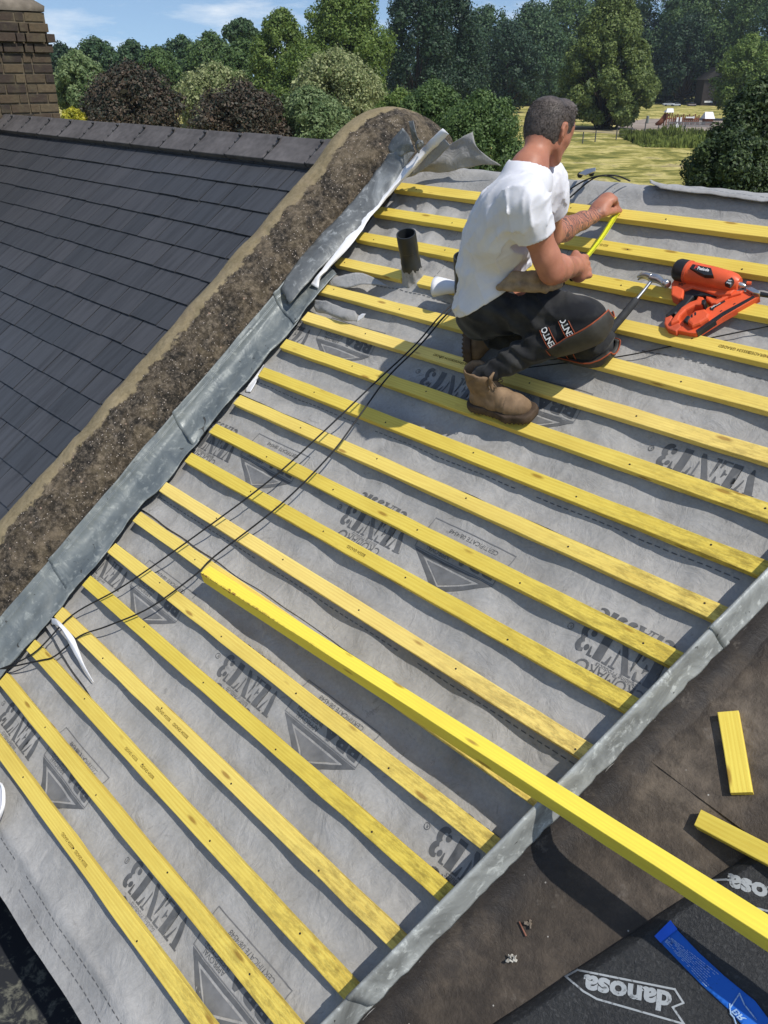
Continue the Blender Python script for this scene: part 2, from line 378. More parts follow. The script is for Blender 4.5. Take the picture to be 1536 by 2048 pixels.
M_BLUE = worn('blue tape', (0.015, 0.13, 0.55), (0.02, 0.05, 0.16), 0.60, 60)
M_BLU2 = simple('blue tape end', (0.01, 0.12, 0.72), 0.35, 0.5, var=0.1)
M_BWR = worn('tape lettering', (0.35, 0.50, 0.70), (0.03, 0.12, 0.40), 0.52, 120)
M_STEEL = simple('brushed steel', (0.55, 0.56, 0.57), 0.28, 0.5, 0.9, var=0.1, bump=0.1)
M_NAIL = simple('nail head', (0.05, 0.04, 0.03), 0.5, 0.4, 0.5, var=0.2, bump=0)
M_RUST = simple('rust', (0.22, 0.10, 0.07), 0.8, 0.2, var=0.3)
M_DECK = simple('roof boards', (0.12, 0.09, 0.06), 0.8, 0.2, var=0.2)
M_RENDER = simple('brown render', (0.25, 0.19, 0.14), 0.9, 0.2, var=0.15, sc=8)

# ------------------------------------------------------------------ park ground
def ground():
    m, t, b = mat('park grass', 0.95, 0.1); N = NB(t)
    v = N.n('ShaderNodeNewGeometry').outputs['Position']
    st = N.n('ShaderNodeMapping', {0: v, 'Scale': (1, 1, 0)}).outputs[0]
    sr = N.n('ShaderNodeMapping', {0: v, 'Rotation': (0, 0, math.radians(44)), 'Scale': (0.10, 0.10, 0)}).outputs[0]
    a = N.noise(sr, 1.7, 9, 0.70, 0.6); f = N.noise(st, 0.55, 9, 0.8); d = N.noise(st, 0.04, 3)
    c = N.ramp(a, [(0.36, (0.10, 0.12, 0.028)), (0.45, (0.22, 0.21, 0.055)), (0.50, (0.40, 0.35, 0.10)), (0.57, (0.66, 0.56, 0.22)), (0.66, (0.34, 0.27, 0.15))])
    c = N.mix(N.ramp(f, [(0.40, (0.7, 0.7, 0.7)), (0.52, (0, 0, 0))]), c, (0.17, 0.17, 0.035))
    t.links.new(c, b.inputs['Base Color']); N.bump(f, 1.0, 0.35, b)
    o = link('grass_field', mesh('g', [(-2500, -1500, GZ), (1500, -1500, GZ), (1500, 3000, GZ), (-2500, 3000, GZ)], [(0, 1, 2, 3)]), m)
    tag(o, kind='structure')
    # path / bare ground of the playground, and a darker green strip of rough grass in front of it
    def sheet(name, pts, z, mt):
        P = [gnd(x, y, GZ) for x, y in pts]
        return tag(link(name, mesh(name, [(p.x, p.y, GZ+z) for p in P], [tuple(range(len(P)))]), mt), kind='structure')
    sheet('playground_surface', [(1235, 262), (1330, 266), (1420, 262), (1536, 258), (1600, 245), (1420, 236), (1290, 238), (1230, 247)], 0.02, simple('bark chippings', (0.30, 0.25, 0.21), 0.95, 0.1, var=0.15, sc=1.0))
    sheet('dry_path', [(1130, 262), (1230, 268), (1340, 275), (1420, 275), (1480, 268), (1600, 262), (1420, 262), (1330, 264), (1240, 259), (1130, 250)], 0.035, simple('dry grass path', (0.36, 0.30, 0.17), 0.95, 0.1, var=0.12, sc=0.8))
ground()
def hn_(a, b): return noise.noise(Vector((a, b, 5.0)))
def tuft_strip():
    leaf_mat0 = simple('rough grass', (0.17, 0.21, 0.05), 0.9, 0.1, var=0.42, sc=0.45, bump=0)
    # waist-high rough grass and weeds in front of the playground: nobody could count it
    V = []; Q = []; k = 0
    for i in range(9000):
        x = rng.uniform(1240, 1440); y = 268+(x-1240)*0.02+rng.uniform(0, 1)**1.3*26*min(1, (x-1225)/60)
        p = gnd(x, y); h = rng.uniform(0.3, 0.9)*(0.25+1.5*max(0, 0.5+hn_(p.x*.25, p.y*.25))); a = rng.uniform(0, 6.28); w = rng.uniform(0.06, 0.16)
        dx, dy = math.cos(a)*w, math.sin(a)*w; lx, ly = rng.normal(0, 0.15, 2)
        V += [(p.x-dx, p.y-dy, GZ), (p.x+dx, p.y+dy, GZ), (p.x+lx+dx*0.3, p.y+ly+dy*0.3, GZ+h), (p.x+lx-dx*0.3, p.y+ly-dy*0.3, GZ+h)]
        Q.append((k, k+1, k+2, k+3)); k += 4
    o = link('rough_grass', npmesh('rough', V, Q), leaf_mat0); tag(o, 'strip of long green weeds beside the playground', 'grass', kind='stuff')
tuft_strip()

# ------------------------------------------------------------------ trees
def leaf_mat(name, dark, light, tr=0.25, hue=0.0):
    m, t, b = mat(name, 0.55, 0.3); N = NB(t)
    r = N.n('ShaderNodeNewGeometry').outputs['Random Per Island']
    v = N.co(); g = N.noise(v, 1.1, 4, 0.6)
    f = N.math('ADD', N.math('MULTIPLY', r, 0.5), N.math('MULTIPLY', g, 0.5))
    c = N.ramp(f, [(0.25, dark), (0.75, light)])
    t.links.new(c, b.inputs['Base Color'])
    tl = N.n('ShaderNodeBsdfTranslucent', {'Color': N.mix(0.5, c, [min(1, x*1.6) for x in light])})
    mx = N.n('ShaderNodeMixShader', {0: tr, 1: b.outputs[0], 2: tl.outputs[0]})
    t.links.new(mx.outputs[0], t.nodes['Material Output'].inputs[0])
    return m
LM = {
 'green': leaf_mat('leaves green', (0.06, 0.11, 0.022), (0.19, 0.26, 0.06)),
 'mid': leaf_mat('leaves mid green', (0.045, 0.088, 0.028), (0.13, 0.20, 0.06)),
 'dark': leaf_mat('leaves dark green', (0.014, 0.034, 0.020), (0.045, 0.085, 0.038), 0.12),
 'blue': leaf_mat('leaves distant green', (0.028, 0.062, 0.030), (0.085, 0.145, 0.055), 0.2),
 'copper': leaf_mat('leaves copper', (0.020, 0.032, 0.020), (0.105, 0.072, 0.048), 0.12),
 'yew': leaf_mat('leaves evergreen', (0.010, 0.026, 0.012), (0.085, 0.125, 0.038), 0.12),
 'lime': leaf_mat('leaves lime', (0.055, 0.09, 0.022), (0.20, 0.25, 0.07)),
 'cream': leaf_mat('leaves cream edged', (0.085, 0.13, 0.035), (0.42, 0.44, 0.22), 0.3),
 'pale': leaf_mat('leaves pale grey green', (0.07, 0.12, 0.04), (0.26, 0.33, 0.15), 0.3),
 'gold': leaf_mat('leaves golden', (0.22, 0.24, 0.02), (0.55, 0.50, 0.06), 0.3),
}
M_BARK = simple('bark', (0.07, 0.055, 0.045), 0.9, 0.1, var=0.3, sc=3, bump=0.8, bd=0.03)
def crown_mesh(R, z0, z1, nleaf, size, seed, shape='round'):
    g = np.random.default_rng(seed); H = z1-z0; A = max(0.8, H/(2*R)); nl = int((95 if shape == 'tall' else 52)*A**0.7)+8; L = []
    for i in range(nl):
        a = i*2.399963+g.uniform(-0.5, 0.5); f = (i+0.5)/nl; t = 2*f-1
        if shape == 'round': rr = math.sqrt(max(0, 1-abs(t)**2.4))
        elif shape == 'tall': rr = float(np.interp(t, [-1, -0.8, -0.4, 0.1, 0.6, 0.9, 1], [0.55, 0.95, 1.0, 0.86, 0.58, 0.28, 0.1]))
        else: rr = float(np.interp(t, [-1, -0.5, 0.3, 0.8, 1], [0.85, 1.0, 0.95, 0.6, 0.25]))
        lr = R*g.uniform(0.15, 0.40)*(0.72 if shape == 'tall' else 1.0)*(1-0.25*max(0, t)**3)
        k = max(0.0, rr*R-lr*0.8)*g.uniform(0.70, 1.22)
        L.append((math.cos(a)*k, math.sin(a)*k, z0+lr*0.6+(H-lr*1.5)*f, lr))
    L.append((0, 0, z1-R*0.25, R*0.28))
    L = np.array(L); n2 = len(L); w = L[:, 3]**2; nc = int(nleaf*0.12); idx = g.choice(n2, nleaf, p=w/w.sum())
    d = g.normal(size=(nleaf, 3)); d /= np.linalg.norm(d, axis=1)[:, None]
    cl = g.normal(size=(n2, 22, 3)); cl /= np.linalg.norm(cl, axis=2)[:, :, None]
    c2 = cl[idx, g.integers(0, 22, nleaf)]
    d2 = d*0.75+c2; d2 /= np.linalg.norm(d2, axis=1)[:, None]
    rad = L[idx, 3]*(0.98+0.5*(np.sum(d2*c2, 1)-0.85))*g.uniform(0.80, 1.08, nleaf)
    rad[:nc] *= g.uniform(0.2, 0.8, nc); far_ = g.uniform(0, 1, nleaf) < .10; rad[far_] *= g.uniform(1.05, 1.4, far_.sum())
    P = L[idx, :3]+d2*rad[:, None]
    nrm = d2+g.normal(size=(nleaf, 3))*0.5+np.array([0, 0, 0.3]); nrm /= np.linalg.norm(nrm, axis=1)[:, None]
    P[:, 2] -= (0.10*R*(P[:, 0]**2+P[:, 1]**2)/R**2)*(1 if shape == 'tall' else .3)
    t1 = np.cross(nrm, g.normal(size=(nleaf, 3))); t1 /= np.linalg.norm(t1, axis=1)[:, None]; t2 = np.cross(nrm, t1)
    s = size*g.uniform(0.55, 1.3, nleaf)[:, None]; s[:nc] *= 2.2
    V = np.stack([P-t1*s, P-t2*s*0.6+nrm*s*0.15, P+t1*s, P+t2*s*0.6-nrm*s*0.1], 1).reshape(-1, 3)
    return npmesh('crown', V, np.arange(nleaf*4).reshape(-1, 4)), L
def tree(name, x, ytop, hw, D, kind, label, group, shape='round', nleaf=9000, size=0.22, ybot=330, trunk=None):
    nleaf = int(nleaf*1.7); size = size*0.72
    seed = int(x*7+ytop+500)
    top = dep(x, ytop, D); base = Vector((top.x, top.y, GZ)); H = top.z-GZ; R = hw*D/FPX
    root = empty(name, base); tag(root, label, 'tree', group)
    z0 = max(dep(x, ybot, D).z-GZ, 0.3)
    me, L = crown_mesh(R, z0, H, nleaf, size, seed, shape)
    c = link('crown', me, LM[kind]); c.parent = root
    bm = bmesh.new(); tr = trunk or max(0.18, R*0.07)
    tube_bm(bm, [(0, 0, -0.2), (0.05, 0.02, z0*0.6), (0, 0.08, z0+0.25*(H-z0)), (0.05, 0, z0+0.7*(H-z0))], [tr*1.3, tr, tr*0.75, tr*0.2], 10)
    for l in L[:len(L)//2]:
        tube_bm(bm, [(0, 0, max(z0*0.8, l[2]-R*1.2)), (l[0]*0.5, l[1]*0.5, l[2]-R*0.35), (l[0], l[1], l[2])], [tr*0.45, tr*0.28, tr*0.1], 6)
    k = link('trunk', bm2(bm, 'trunk'), M_BARK, smooth=True); k.parent = root
    return root
G1 = 'garden trees just beyond the roofs'; G2 = 'far trees along the skyline'; G3 = 'tall dark trees behind the field'
T = [
 ('copper_tree', 254, 122, 100, 50, 'copper', 'dark copper leaved round tree nearest the brick chimney, above the slate ridge', G1, 'round', 20000, 0.13, 330),
 ('copper_tree', 478, 160, 104, 46, 'copper', 'dark purple brown tree above the right end of the slate ridge tiles', G1, 'round', 20000, 0.12, 350),
 ('maple_tree', 428, 124, 84, 58, 'cream', 'yellow cream leaved tree rising between the two copper trees', G1, 'round', 14000, 0.16, 300),
 ('maple_tree', 672, 96, 96, 58, 'cream', 'large cream and green leaved tree behind the hump of the coping', G1, 'round', 20000, 0.15, 330),
 ('maple_tree', 618, 172, 82, 47, 'pale', 'pale green bushy tree directly left of the coping hump, in front of the cream one', G1, 'round', 17000, 0.13, 360),
 ('maple_tree', 152, 100, 52, 66, 'pale', 'pale silvery green tree beside the brick chimney', G1, 'round', 12000, 0.17, 260),
 ('golden_shrub', 143, 214, 26, 50, 'gold', 'small golden yellow shrub low beside the foot of the chimney', None, 'round', 3500, 0.13, 280),
 ('deciduous_tree', 118, 84, 44, 150, 'dark', 'dark rounded distant tree just right of the chimney cap', G2, 'round', 6000, 0.36, 200),
 ('deciduous_tree', 185, 72, 56, 140, 'blue', 'distant green tree left end of the skyline row behind the pale tree', G2, 'round', 9000, 0.34, 220),
 ('deciduous_tree', 262, 78, 54, 150, 'blue', 'distant tree right above the first copper tree crown', G2, 'round', 9000, 0.34, 220),
 ('deciduous_tree', 312, 92, 46, 130, 'mid', 'lower distant tree over the right shoulder of the first copper tree', G2, 'round', 8000, 0.32, 220),
 ('deciduous_tree', 362, 70, 56, 150, 'blue', 'distant tree with the highest rounded top above the gap between copper trees', G2, 'round', 9000, 0.34, 220),
 ('deciduous_tree', 420, 62, 62, 140, 'mid', 'green distant tree standing behind the yellow cream tree', G2, 'round', 10000, 0.33, 220),
 ('pine_tree', 482, 36, 34, 130, 'blue', 'dark flat topped distant pine standing higher than its neighbours', None, 'round', 5000, 0.30, 90),
 ('deciduous_tree', 486, 76, 62, 110, 'mid', 'mid green distant tree under the dark flat topped pine', G2, 'round', 10000, 0.28, 230),
 ('deciduous_tree', 560, 14, 62, 98, 'green', 'tall loose green tree with a pointed top left of the highest green one', G1, 'oval', 17000, 0.22, 250),
 ('deciduous_tree', 690, -60, 92, 92, 'green', 'highest bright green tree cut off by the top of the picture', G1, 'oval', 28000, 0.21, 280),
 ('deciduous_tree', 606, 84, 66, 80, 'green', 'green tree under the highest one, left of the cream tree top', G1, 'round', 14000, 0.19, 270),
 ('conifer_tree', 838, -90, 84, 150, 'dark', 'darkest blue green conifer left of the gap of sky', G3, 'oval', 18000, 0.32, 250),
 ('conifer_tree', 906, -30, 70, 160, 'dark', 'dark conifer whose top just touches the gap of sky', G3, 'oval', 15000, 0.34, 260),
 ('deciduous_tree', 975, 8, 76, 240, 'blue', 'broad tree with its top exactly at the small gap of sky', G3, 'round', 14000, 0.5, 262),
 ('deciduous_tree', 1068, 0, 76, 250, 'blue', 'tall tree behind the kneeling man head', G3, 'oval', 14000, 0.52, 258),
 ('deciduous_tree', 1140, -30, 80, 262, 'mid', 'tall green tree left of the field tree in the back row', G3, 'oval', 15000, 0.54, 256),
 ('deciduous_tree', 1240, -60, 96, 285, 'dark', 'dark tree straight behind the field tree', G3, 'oval', 13000, 0.6, 252),
 ('deciduous_tree', 1350, -60, 90, 275, 'blue', 'tall tree above the playground roofs', G3, 'oval', 16000, 0.55, 212),
 ('deciduous_tree', 1436, -60, 90, 268, 'mid', 'tall green tree above the white gabled house', G3, 'oval', 16000, 0.55, 176),
 ('deciduous_tree', 1526, -50, 94, 255, 'mid', 'tall tree at the right edge behind the near dark tree', G3, 'oval', 16000, 0.52, 250),
 ('deciduous_tree', 1506, 66, 56, 170, 'green', 'rounder brighter green tree low in front of the tall ones at the right edge', G3, 'round', 11000, 0.34, 260),
 ('deciduous_tree', 1610, -60, 88, 240, 'blue', 'tall tree mostly outside the right edge of the picture', G3, 'oval', 9000, 0.5, 250),
 ('deciduous_tree', 1020, 40, 70, 205, 'dark', 'dark middle distance tree filling the gap left of the man head', G3, 'round', 12000, 0.40, 260),
 ('deciduous_tree', 905, 60, 78, 180, 'dark', 'dark rounded tree low below the two conifers', G3, 'round', 12000, 0.36, 260),
 ('deciduous_tree', 1390, 20, 60, 262, 'dark', 'dark narrow tree between the two tall ones over the playground', G3, 'oval', 10000, 0.5, 190),
 ('locust_tree', 868, 160, 80, 42, 'mid', 'feathery green tree behind the right side of the coping hump', G1, 'round', 19000, 0.10, 360),
 ('locust_tree', 965, 178, 90, 38, 'mid', 'feathery dark green tree between the coping hump and the man', G1, 'round', 24000, 0.09, 400),
 ('locust_tree', 800, 176, 64, 50, 'green', 'yellowish bush at the left end of the feathery trees', G1, 'round', 12000, 0.12, 330),
 ('yew_tree', 1545, 150, 108, 24, 'yew', 'near dark evergreen tree at the right edge above the ridge', None, 'round', 36000, 0.075, 440),
 ('yew_tree', 1474, 252, 86, 21, 'yew', 'lower front bough mass of dark evergreen just above the ridge on the right', None, 'round', 17000, 0.062, 440),
]
for (nm, x, yt, hw, D, kd, lb, gp, shp, nl, sz, yb) in T:
    tree(nm, x, yt, hw, D, kd, lb, gp, shp, nl, sz, yb)
# the lone lime tree standing in the field
lp = gnd(1226, 266); DL = (RC @ (np.array(MR.transposed() @ lp)-CU))[2]
tree('field_tree', 1238, -34, 92, DL, 'lime', 'lone tall lime green tree with bare trunk standing in the dry grass field', None, 'tall', 44000, 0.34, 250, trunk=0.6)
# dark undergrowth behind the playground: a hedge mass
def hedge():
    V = []; Q = []; n = 26000; g = rng
    xs = g.uniform(700, 1640, n); ys = g.uniform(0, 1, n)
    for i in range(n):
        D = 305+g.uniform(-10, 10); p = dep(xs[i], 200, D); h = ys[i]**0.9*17
        a = g.normal(size=3); a /= np.linalg.norm(a); b = np.cross(a, g.normal(size=3)); b /= np.linalg.norm(b); c = np.cross(a, b); s = g.uniform(0.4, 0.9)
        q = np.array([p.x, p.y, GZ+h])
        V += [q-b*s, q-c*s*0.6, q+b*s, q+c*s*0.6]; Q.append((4*i, 4*i+1, 4*i+2, 4*i+3))
    tag(link('far_wood', npmesh('far_wood', V, Q), LM['dark']), 'dark mass of far undergrowth closing the view behind the park', 'wood', kind='stuff')
hedge()

# ------------------------------------------------------------------ playground, park fence, far house
def boxw(name, c, s, m, parent=None, rot=0.0, bev=0.0):
    bm = bmesh.new(); box(bm, (0, 0, 0), s, bevel=bev); o = link(name, bm2(bm, name), m, None)
    o.matrix_world = Matrix.Translation(c) @ Matrix.Rotation(rot, 4, 'Z')
    if parent is not None: o.parent = parent; o.matrix_parent_inverse = Matrix.Translation(-Vector(parent.location))
    return o
M_PW = simple('playground timber', (0.20, 0.075, 0.04), 0.7, 0.3, var=0.2, sc=2, bump=0)
M_WP = simple('white boards', (0.75, 0.75, 0.75), 0.6, 0.3, var=0.05, sc=2, bump=0)
M_GP = simple('grey post', (0.12, 0.12, 0.11), 0.7, 0.3, var=0.1, sc=2, bump=0)
VR = Vector((right.x, right.y, 0)).normalized(); VA = Vector((fwd.x, fwd.y, 0)).normalized(); AR = math.atan2(VR.y, VR.x)
def wid(p, px): return px/FPX*(RC @ (np.array(MR.transposed() @ p)-CU))[2]
def play():
    # left tower with slide
    p = gnd(1334, 251); k = wid(p, 1)
    r = empty('play_tower', p); tag(r, 'wooden climbing tower with brown slide and small white roof', 'play tower')
    for sx in (-5, 5):
        for sy in (-0.7, 0.7): boxw('post', p+VR*k*sx+VA*sy+Vector((0, 0, k*12)), (0.16, 0.16, k*24), M_PW, r, AR)
    boxw('platform', p+Vector((0, 0, k*13)), (k*12, 1.6, 0.2), M_PW, r, AR)
    bm = bmesh.new(); q = [(-8, -0.9, 24), (7, -0.9, 24), (-4, 0, 31), (8, 0, 31), (-8, 0.9, 24), (7, 0.9, 24)]
    V = [bm.verts.new(p+VR*k*a+VA*b+Vector((0, 0, k*c))) for a, b, c in q]
    for f in ((0, 1, 3, 2), (2, 3, 5, 4), (0, 2, 4), (1, 5, 3), (0, 4, 5, 1)): bm.faces.new([V[i] for i in f])
    link('roof', bm2(bm, 'roof'), M_WP, r)
    for dx, w in ((-12, 1), (-8, 2)):
        bm = bmesh.new(); tube_bm(bm, [p+VR*k*(dx-10)+Vector((0, 0, k*1)), p+VR*k*(dx-2)+Vector((0, 0, k*8)), p+VR*k*(dx+7)+Vector((0, 0, k*21))], 0.35, 8)
        link('slide', bm2(bm, 'slide'), M_PW, r, smooth=True)
    # bridge of planks between the towers
    p2 = gnd(1370, 250); b = empty('climbing_bridge', p2); tag(b, 'red brown plank climbing frame with white panels between the two white roofed towers', 'climbing frame')
    for i in range(14):
        x = -25+i*3.9; boxw('post', p2+VR*k*x+Vector((0, 0, k*(8+(i % 3)))), (0.2, 0.2, k*(16+2*(i % 3))), M_PW, b, AR)
    for z in (6, 11): boxw('rail', p2+Vector((0, 0, k*z)), (k*52, 0.3, k*3.4), M_PW, b, AR)
    for x, z, w, h in ((-18, 10, 4, 8), (-11, 10, 3.5, 9), (6, 14, 16, 2.5), (14, 14, 3, 4)): boxw('panel', p2+VR*k*x-VA*0.35+Vector((0, 0, k*z)), (k*w, 0.1, k*h), M_WP, b, AR)
    # right hut
    p3 = gnd(1414, 250); h = empty('play_hut', p3); tag(h, 'small red playhouse with wide white roof right of the climbing frame', 'playhouse')
    boxw('wall', p3+Vector((0, 0, k*6)), (k*15, 2.0, k*12), M_PW, h, AR)
    bm = bmesh.new(); q = [(-11, -1.4, 12), (9, -1.4, 12), (-8, 0, 24), (8, 0, 24), (-11, 1.4, 12), (9, 1.4, 12)]
    V = [bm.verts.new(p3+VR*k*a+VA*c+Vector((0, 0, k*d))) for a, c, d in q]
    for f in ((0, 1, 3, 2), (2, 3, 5, 4), (0, 2, 4), (1, 5, 3), (0, 4, 5, 1)): bm.faces.new([V[i] for i in f])
    link('roof', bm2(bm, 'roof'), M_WP, h)
    # white triangular sign
    p4 = gnd(1353, 260); bm = bmesh.new(); V = [bm.verts.new(p4+VR*k*a+VA*c+Vector((0, 0, k*d))) for c in (0, 0.2) for a, d in ((-7, 0), (7, 0), (0, 12))]
    for f in ((0, 1, 2), (5, 4, 3), (0, 3, 4, 1), (1, 4, 5, 2), (2, 5, 3, 0)): bm.faces.new([V[i] for i in f])
    tag(link('triangle_tent', bm2(bm, 't'), M_WP), 'small white triangular tent in front of the climbing frame', 'tent')
    # grey play fence
    f = empty('play_fence', gnd(1385, 254)); tag(f, 'low grey picket fence in front of the right half of the climbing frame', 'fence')
    bm = bmesh.new()
    for i in range(40):
        q = gnd(1335+i*2.3, 254); box(bm, q+Vector((0, 0, 0.45)), (0.12, 0.06, 0.9))
    link('pickets', bm2(bm, 'p'), simple('grey pickets', (0.32, 0.32, 0.32), bump=0), f)
    boxw('rail', gnd(1380, 254)+Vector((0, 0, 0.8)), (wid(p, 92), 0.05, 0.1), M_GP, f, AR)
    # litter bin post left of the tower
    p5 = gnd(1294, 247); tag(boxw('bollard', p5+Vector((0, 0, 0.7)), (0.45, 0.45, 1.4), simple('bin green grey', (0.2, 0.22, 0.2), bump=0), bev=0.08), 'short grey green bin standing left of the play tower slide', 'bin')
play()
def park_fence():
    pts = [(1130, 292), (1165, 287), (1190, 284), (1232, 280), (1262, 275), (1288, 274), (1315, 271), (1342, 270), (1368, 270)]
    r = empty('park_fence', gnd(1232, 280)); tag(r, 'thin wire fence on dark posts crossing the dry grass field', 'fence')
    for i, (x, y) in enumerate(pts):
        p = gnd(x, y); boxw('post', p+Vector((0, 0, 0.75 if i != 5 else 1.1)), (0.12, 0.12, 1.5 if i != 5 else 2.2), M_GP, r)
    for z in (0.35, 0.75, 1.2): tube('wire', [gnd(x, y)+Vector((0, 0, z)) for x, y in pts], 0.016, M_GP, r, 4)
park_fence()
def far_house():
    D = 262; p = dep(1425, 215, D); p.z = GZ; k = D/FPX
    r = empty('gabled_house', p); tag(r, 'pale gabled house with mullioned window glimpsed between dark trees behind the playground', 'house')
    br = simple('far brick', (0.035, 0.028, 0.026), bump=0); gl = simple('dark glass', (0.02, 0.025, 0.03), 0.15, 0.5, bump=0)
    zt = dep(1425, 150, D).z-GZ
    boxw('wall', p+VA*4+Vector((0, 0, zt*0.42)), (k*46, 7.0, zt*0.84), br, r, AR)
    bm = bmesh.new()
    V = [bm.verts.new(p+VR*k*a+VA*b+Vector((0, 0, c))) for b in (0, 8) for a, c in ((-26, zt*0.84), (26, zt*0.84), (0, zt*1.25))]
    for f in ((0, 1, 2), (5, 4, 3), (0, 3, 4, 1), (1, 4, 5, 2), (2, 5, 3, 0)): bm.faces.new([V[i] for i in f])
    link('roof', bm2(bm, 'roof'), simple('far tiles', (0.035, 0.032, 0.03), bump=0), r)
    def zy(y): return dep(1425, y, D).z
    def pane(n, x0, x1, y0, y1, m, off):
        c = dep((x0+x1)/2, (y0+y1)/2, D); c = Vector((c.x, c.y, c.z))-VA*off
        return boxw(n, c, ((x1-x0)*k, 0.14, (y1-y0)*k/0.9), m, r, AR)
    pane('window', 1416, 1436, 174, 193, gl, 0.1)
    for x in (1416, 1421, 1426, 1431, 1436): pane('mullion', x-0.6, x+0.6, 174, 193, M_WP, 0.25)
    pane('sill', 1414, 1438, 192, 194, M_WP, 0.25)
    pane('bay', 1404, 1415, 186, 202, M_WP, 0.6); pane('bay', 1406, 1416, 170, 180, M_WP, 0.6)
    pane('porch', 1408, 1424, 202, 205, M_WP, 0.4)
    # parked cars glimpsed as pale shapes under the trees
    for i, (x, y, lb) in enumerate(((1337, 207, 'silver parked car under the dark trees above the play tower'), (1352, 208, 'pale parked car between the silver car and the white bay window'), (1383, 208, 'dim parked car just left of the white bay window'))):
        q = dep(x, y, 258); c = empty('parked_car', (q.x, q.y, GZ)); tag(c, lb, 'car')
        z = q.z-0.8; mm = simple('car paint', (0.35, 0.37, 0.4) if i < 2 else (0.15, 0.12, 0.12), 0.35, 0.5, bump=0)
        c.location.z = z
        boxw('body', Vector((q.x, q.y, z+0.55)), (3.6 if i == 0 else 2.6, 1.7, 0.6), mm, c, AR, 0.2)
        boxw('cabin', Vector((q.x, q.y, z+1.05)), (1.9 if i == 0 else 1.4, 1.5, 0.5), gl, c, AR, 0.2)
        for s in (-1, 1): boxw('wheel', Vector((q.x, q.y, z+0.3))+VR*s*1.0-VA*0.8, (0.6, 0.2, 0.6), M_BLK, c, AR, 0.1)
    st = boxw('street', Vector((dep(1360, 214, 258).x, dep(1360, 214, 258).y, dep(1352, 214, 258).z-1.1)), (60, 6, 0.5), simple('asphalt', (0.06, 0.06, 0.06), 0.9, bump=0), rot=AR); tag(st, kind='structure')
far_house()

# ------------------------------------------------------------------ our house: body under the sheets
G = 0.16
def edge_u(v): return -0.811+0.211*(v+2.0)          # left edge of the metal roll, in the roof plane
def profile(v):
    """point on the roof section: below the ridge on the slope, then round the ridge and down the far side (Y, Z, normal)"""
    r = 0.10; v0 = -0.055
    if v <= v0: return v*CT, v*ST, (-ST, CT)
    s = v-v0; a = s/r
    amax = 2*TH
    cy, cz = v0*CT+r*ST, v0*ST-r*CT
    if a <= amax:
        an = TH-a; return cy-r*math.sin(an), cz+r*math.cos(an), (-math.sin(an), math.cos(an))
    e = s-r*amax; y, z = cy+r*ST, cz+r*CT
    return y+e*CT, z-e*ST, (ST, CT)
def RP(u, v, h=0.0):
    y, z, nn = profile(v); return Vector((u, y+nn[0]*h, z+nn[1]*h))
def slab(name, u0f, u1f, vs, h0, h1, m, parent=None, nu=2):
    V = []; k = len(vs)
    for h in (h1, h0):
        for v in vs:
            for j in range(nu): V.append(RP(u0f(v)+(u1f(v)-u0f(v))*j/(nu-1), v, h))
    F = []; n = nu
    for i in range(k-1):
        for j in range(nu-1):
            a = i*n+j; F.append((a, a+1, a+1+n, a+n)); b = a+k*n; F.append((b, b+n, b+1+n, b+1))
    for j in range(nu-1): F.append((j, j+k*n, j+1+k*n, j+1)); a = (k-1)*n+j; F.append((a, a+1, a+1+k*n, a+k*n))
    for i in range(k-1):
        a = i*n; F.append((a, a+n, a+n+k*n, a+k*n)); a = i*n+n-1; F.append((a, a+k*n, a+n+k*n, a+n))
    return link(name, mesh(name, V, F), m, parent)
house = empty('terraced_house', W(-1.5, -3.3, -0.3)); tag(house, 'house under the stripped roof that is being battened', 'house')
slab('roof_deck', lambda v: -3.10, lambda v: edge_u(v)+0.02, [-3.30, -2, -1, -0.2]+[0.0+i*0.03 for i in range(8)]+[0.6, 3.0], -0.16, -0.072, M_DECK, house)
slab('roof_deck', lambda v: -0.55, lambda v: 2.4, [-0.1, 0.0, 0.03, 0.06, 0.09, 0.12, 0.6, 3.0], -0.30, -0.12, M_DECK, house)
def wallbox(name, x0, x1, y0, y1, z0, z1, m, parent):
    bm = bmesh.new(); box(bm, ((x0+x1)/2, (y0+y1)/2, (z0+z1)/2), (x1-x0, y1-y0, z1-z0)); return link(name, bm2(bm, name), m, parent)
M_BRK = simple('stock brick wall', (0.22, 0.17, 0.12), 0.9, 0.2, var=0.2, sc=10)
wallbox('wall', -3.2, 2.4, -2.45, 2.5, GZ, -2.3, M_BRK, house)

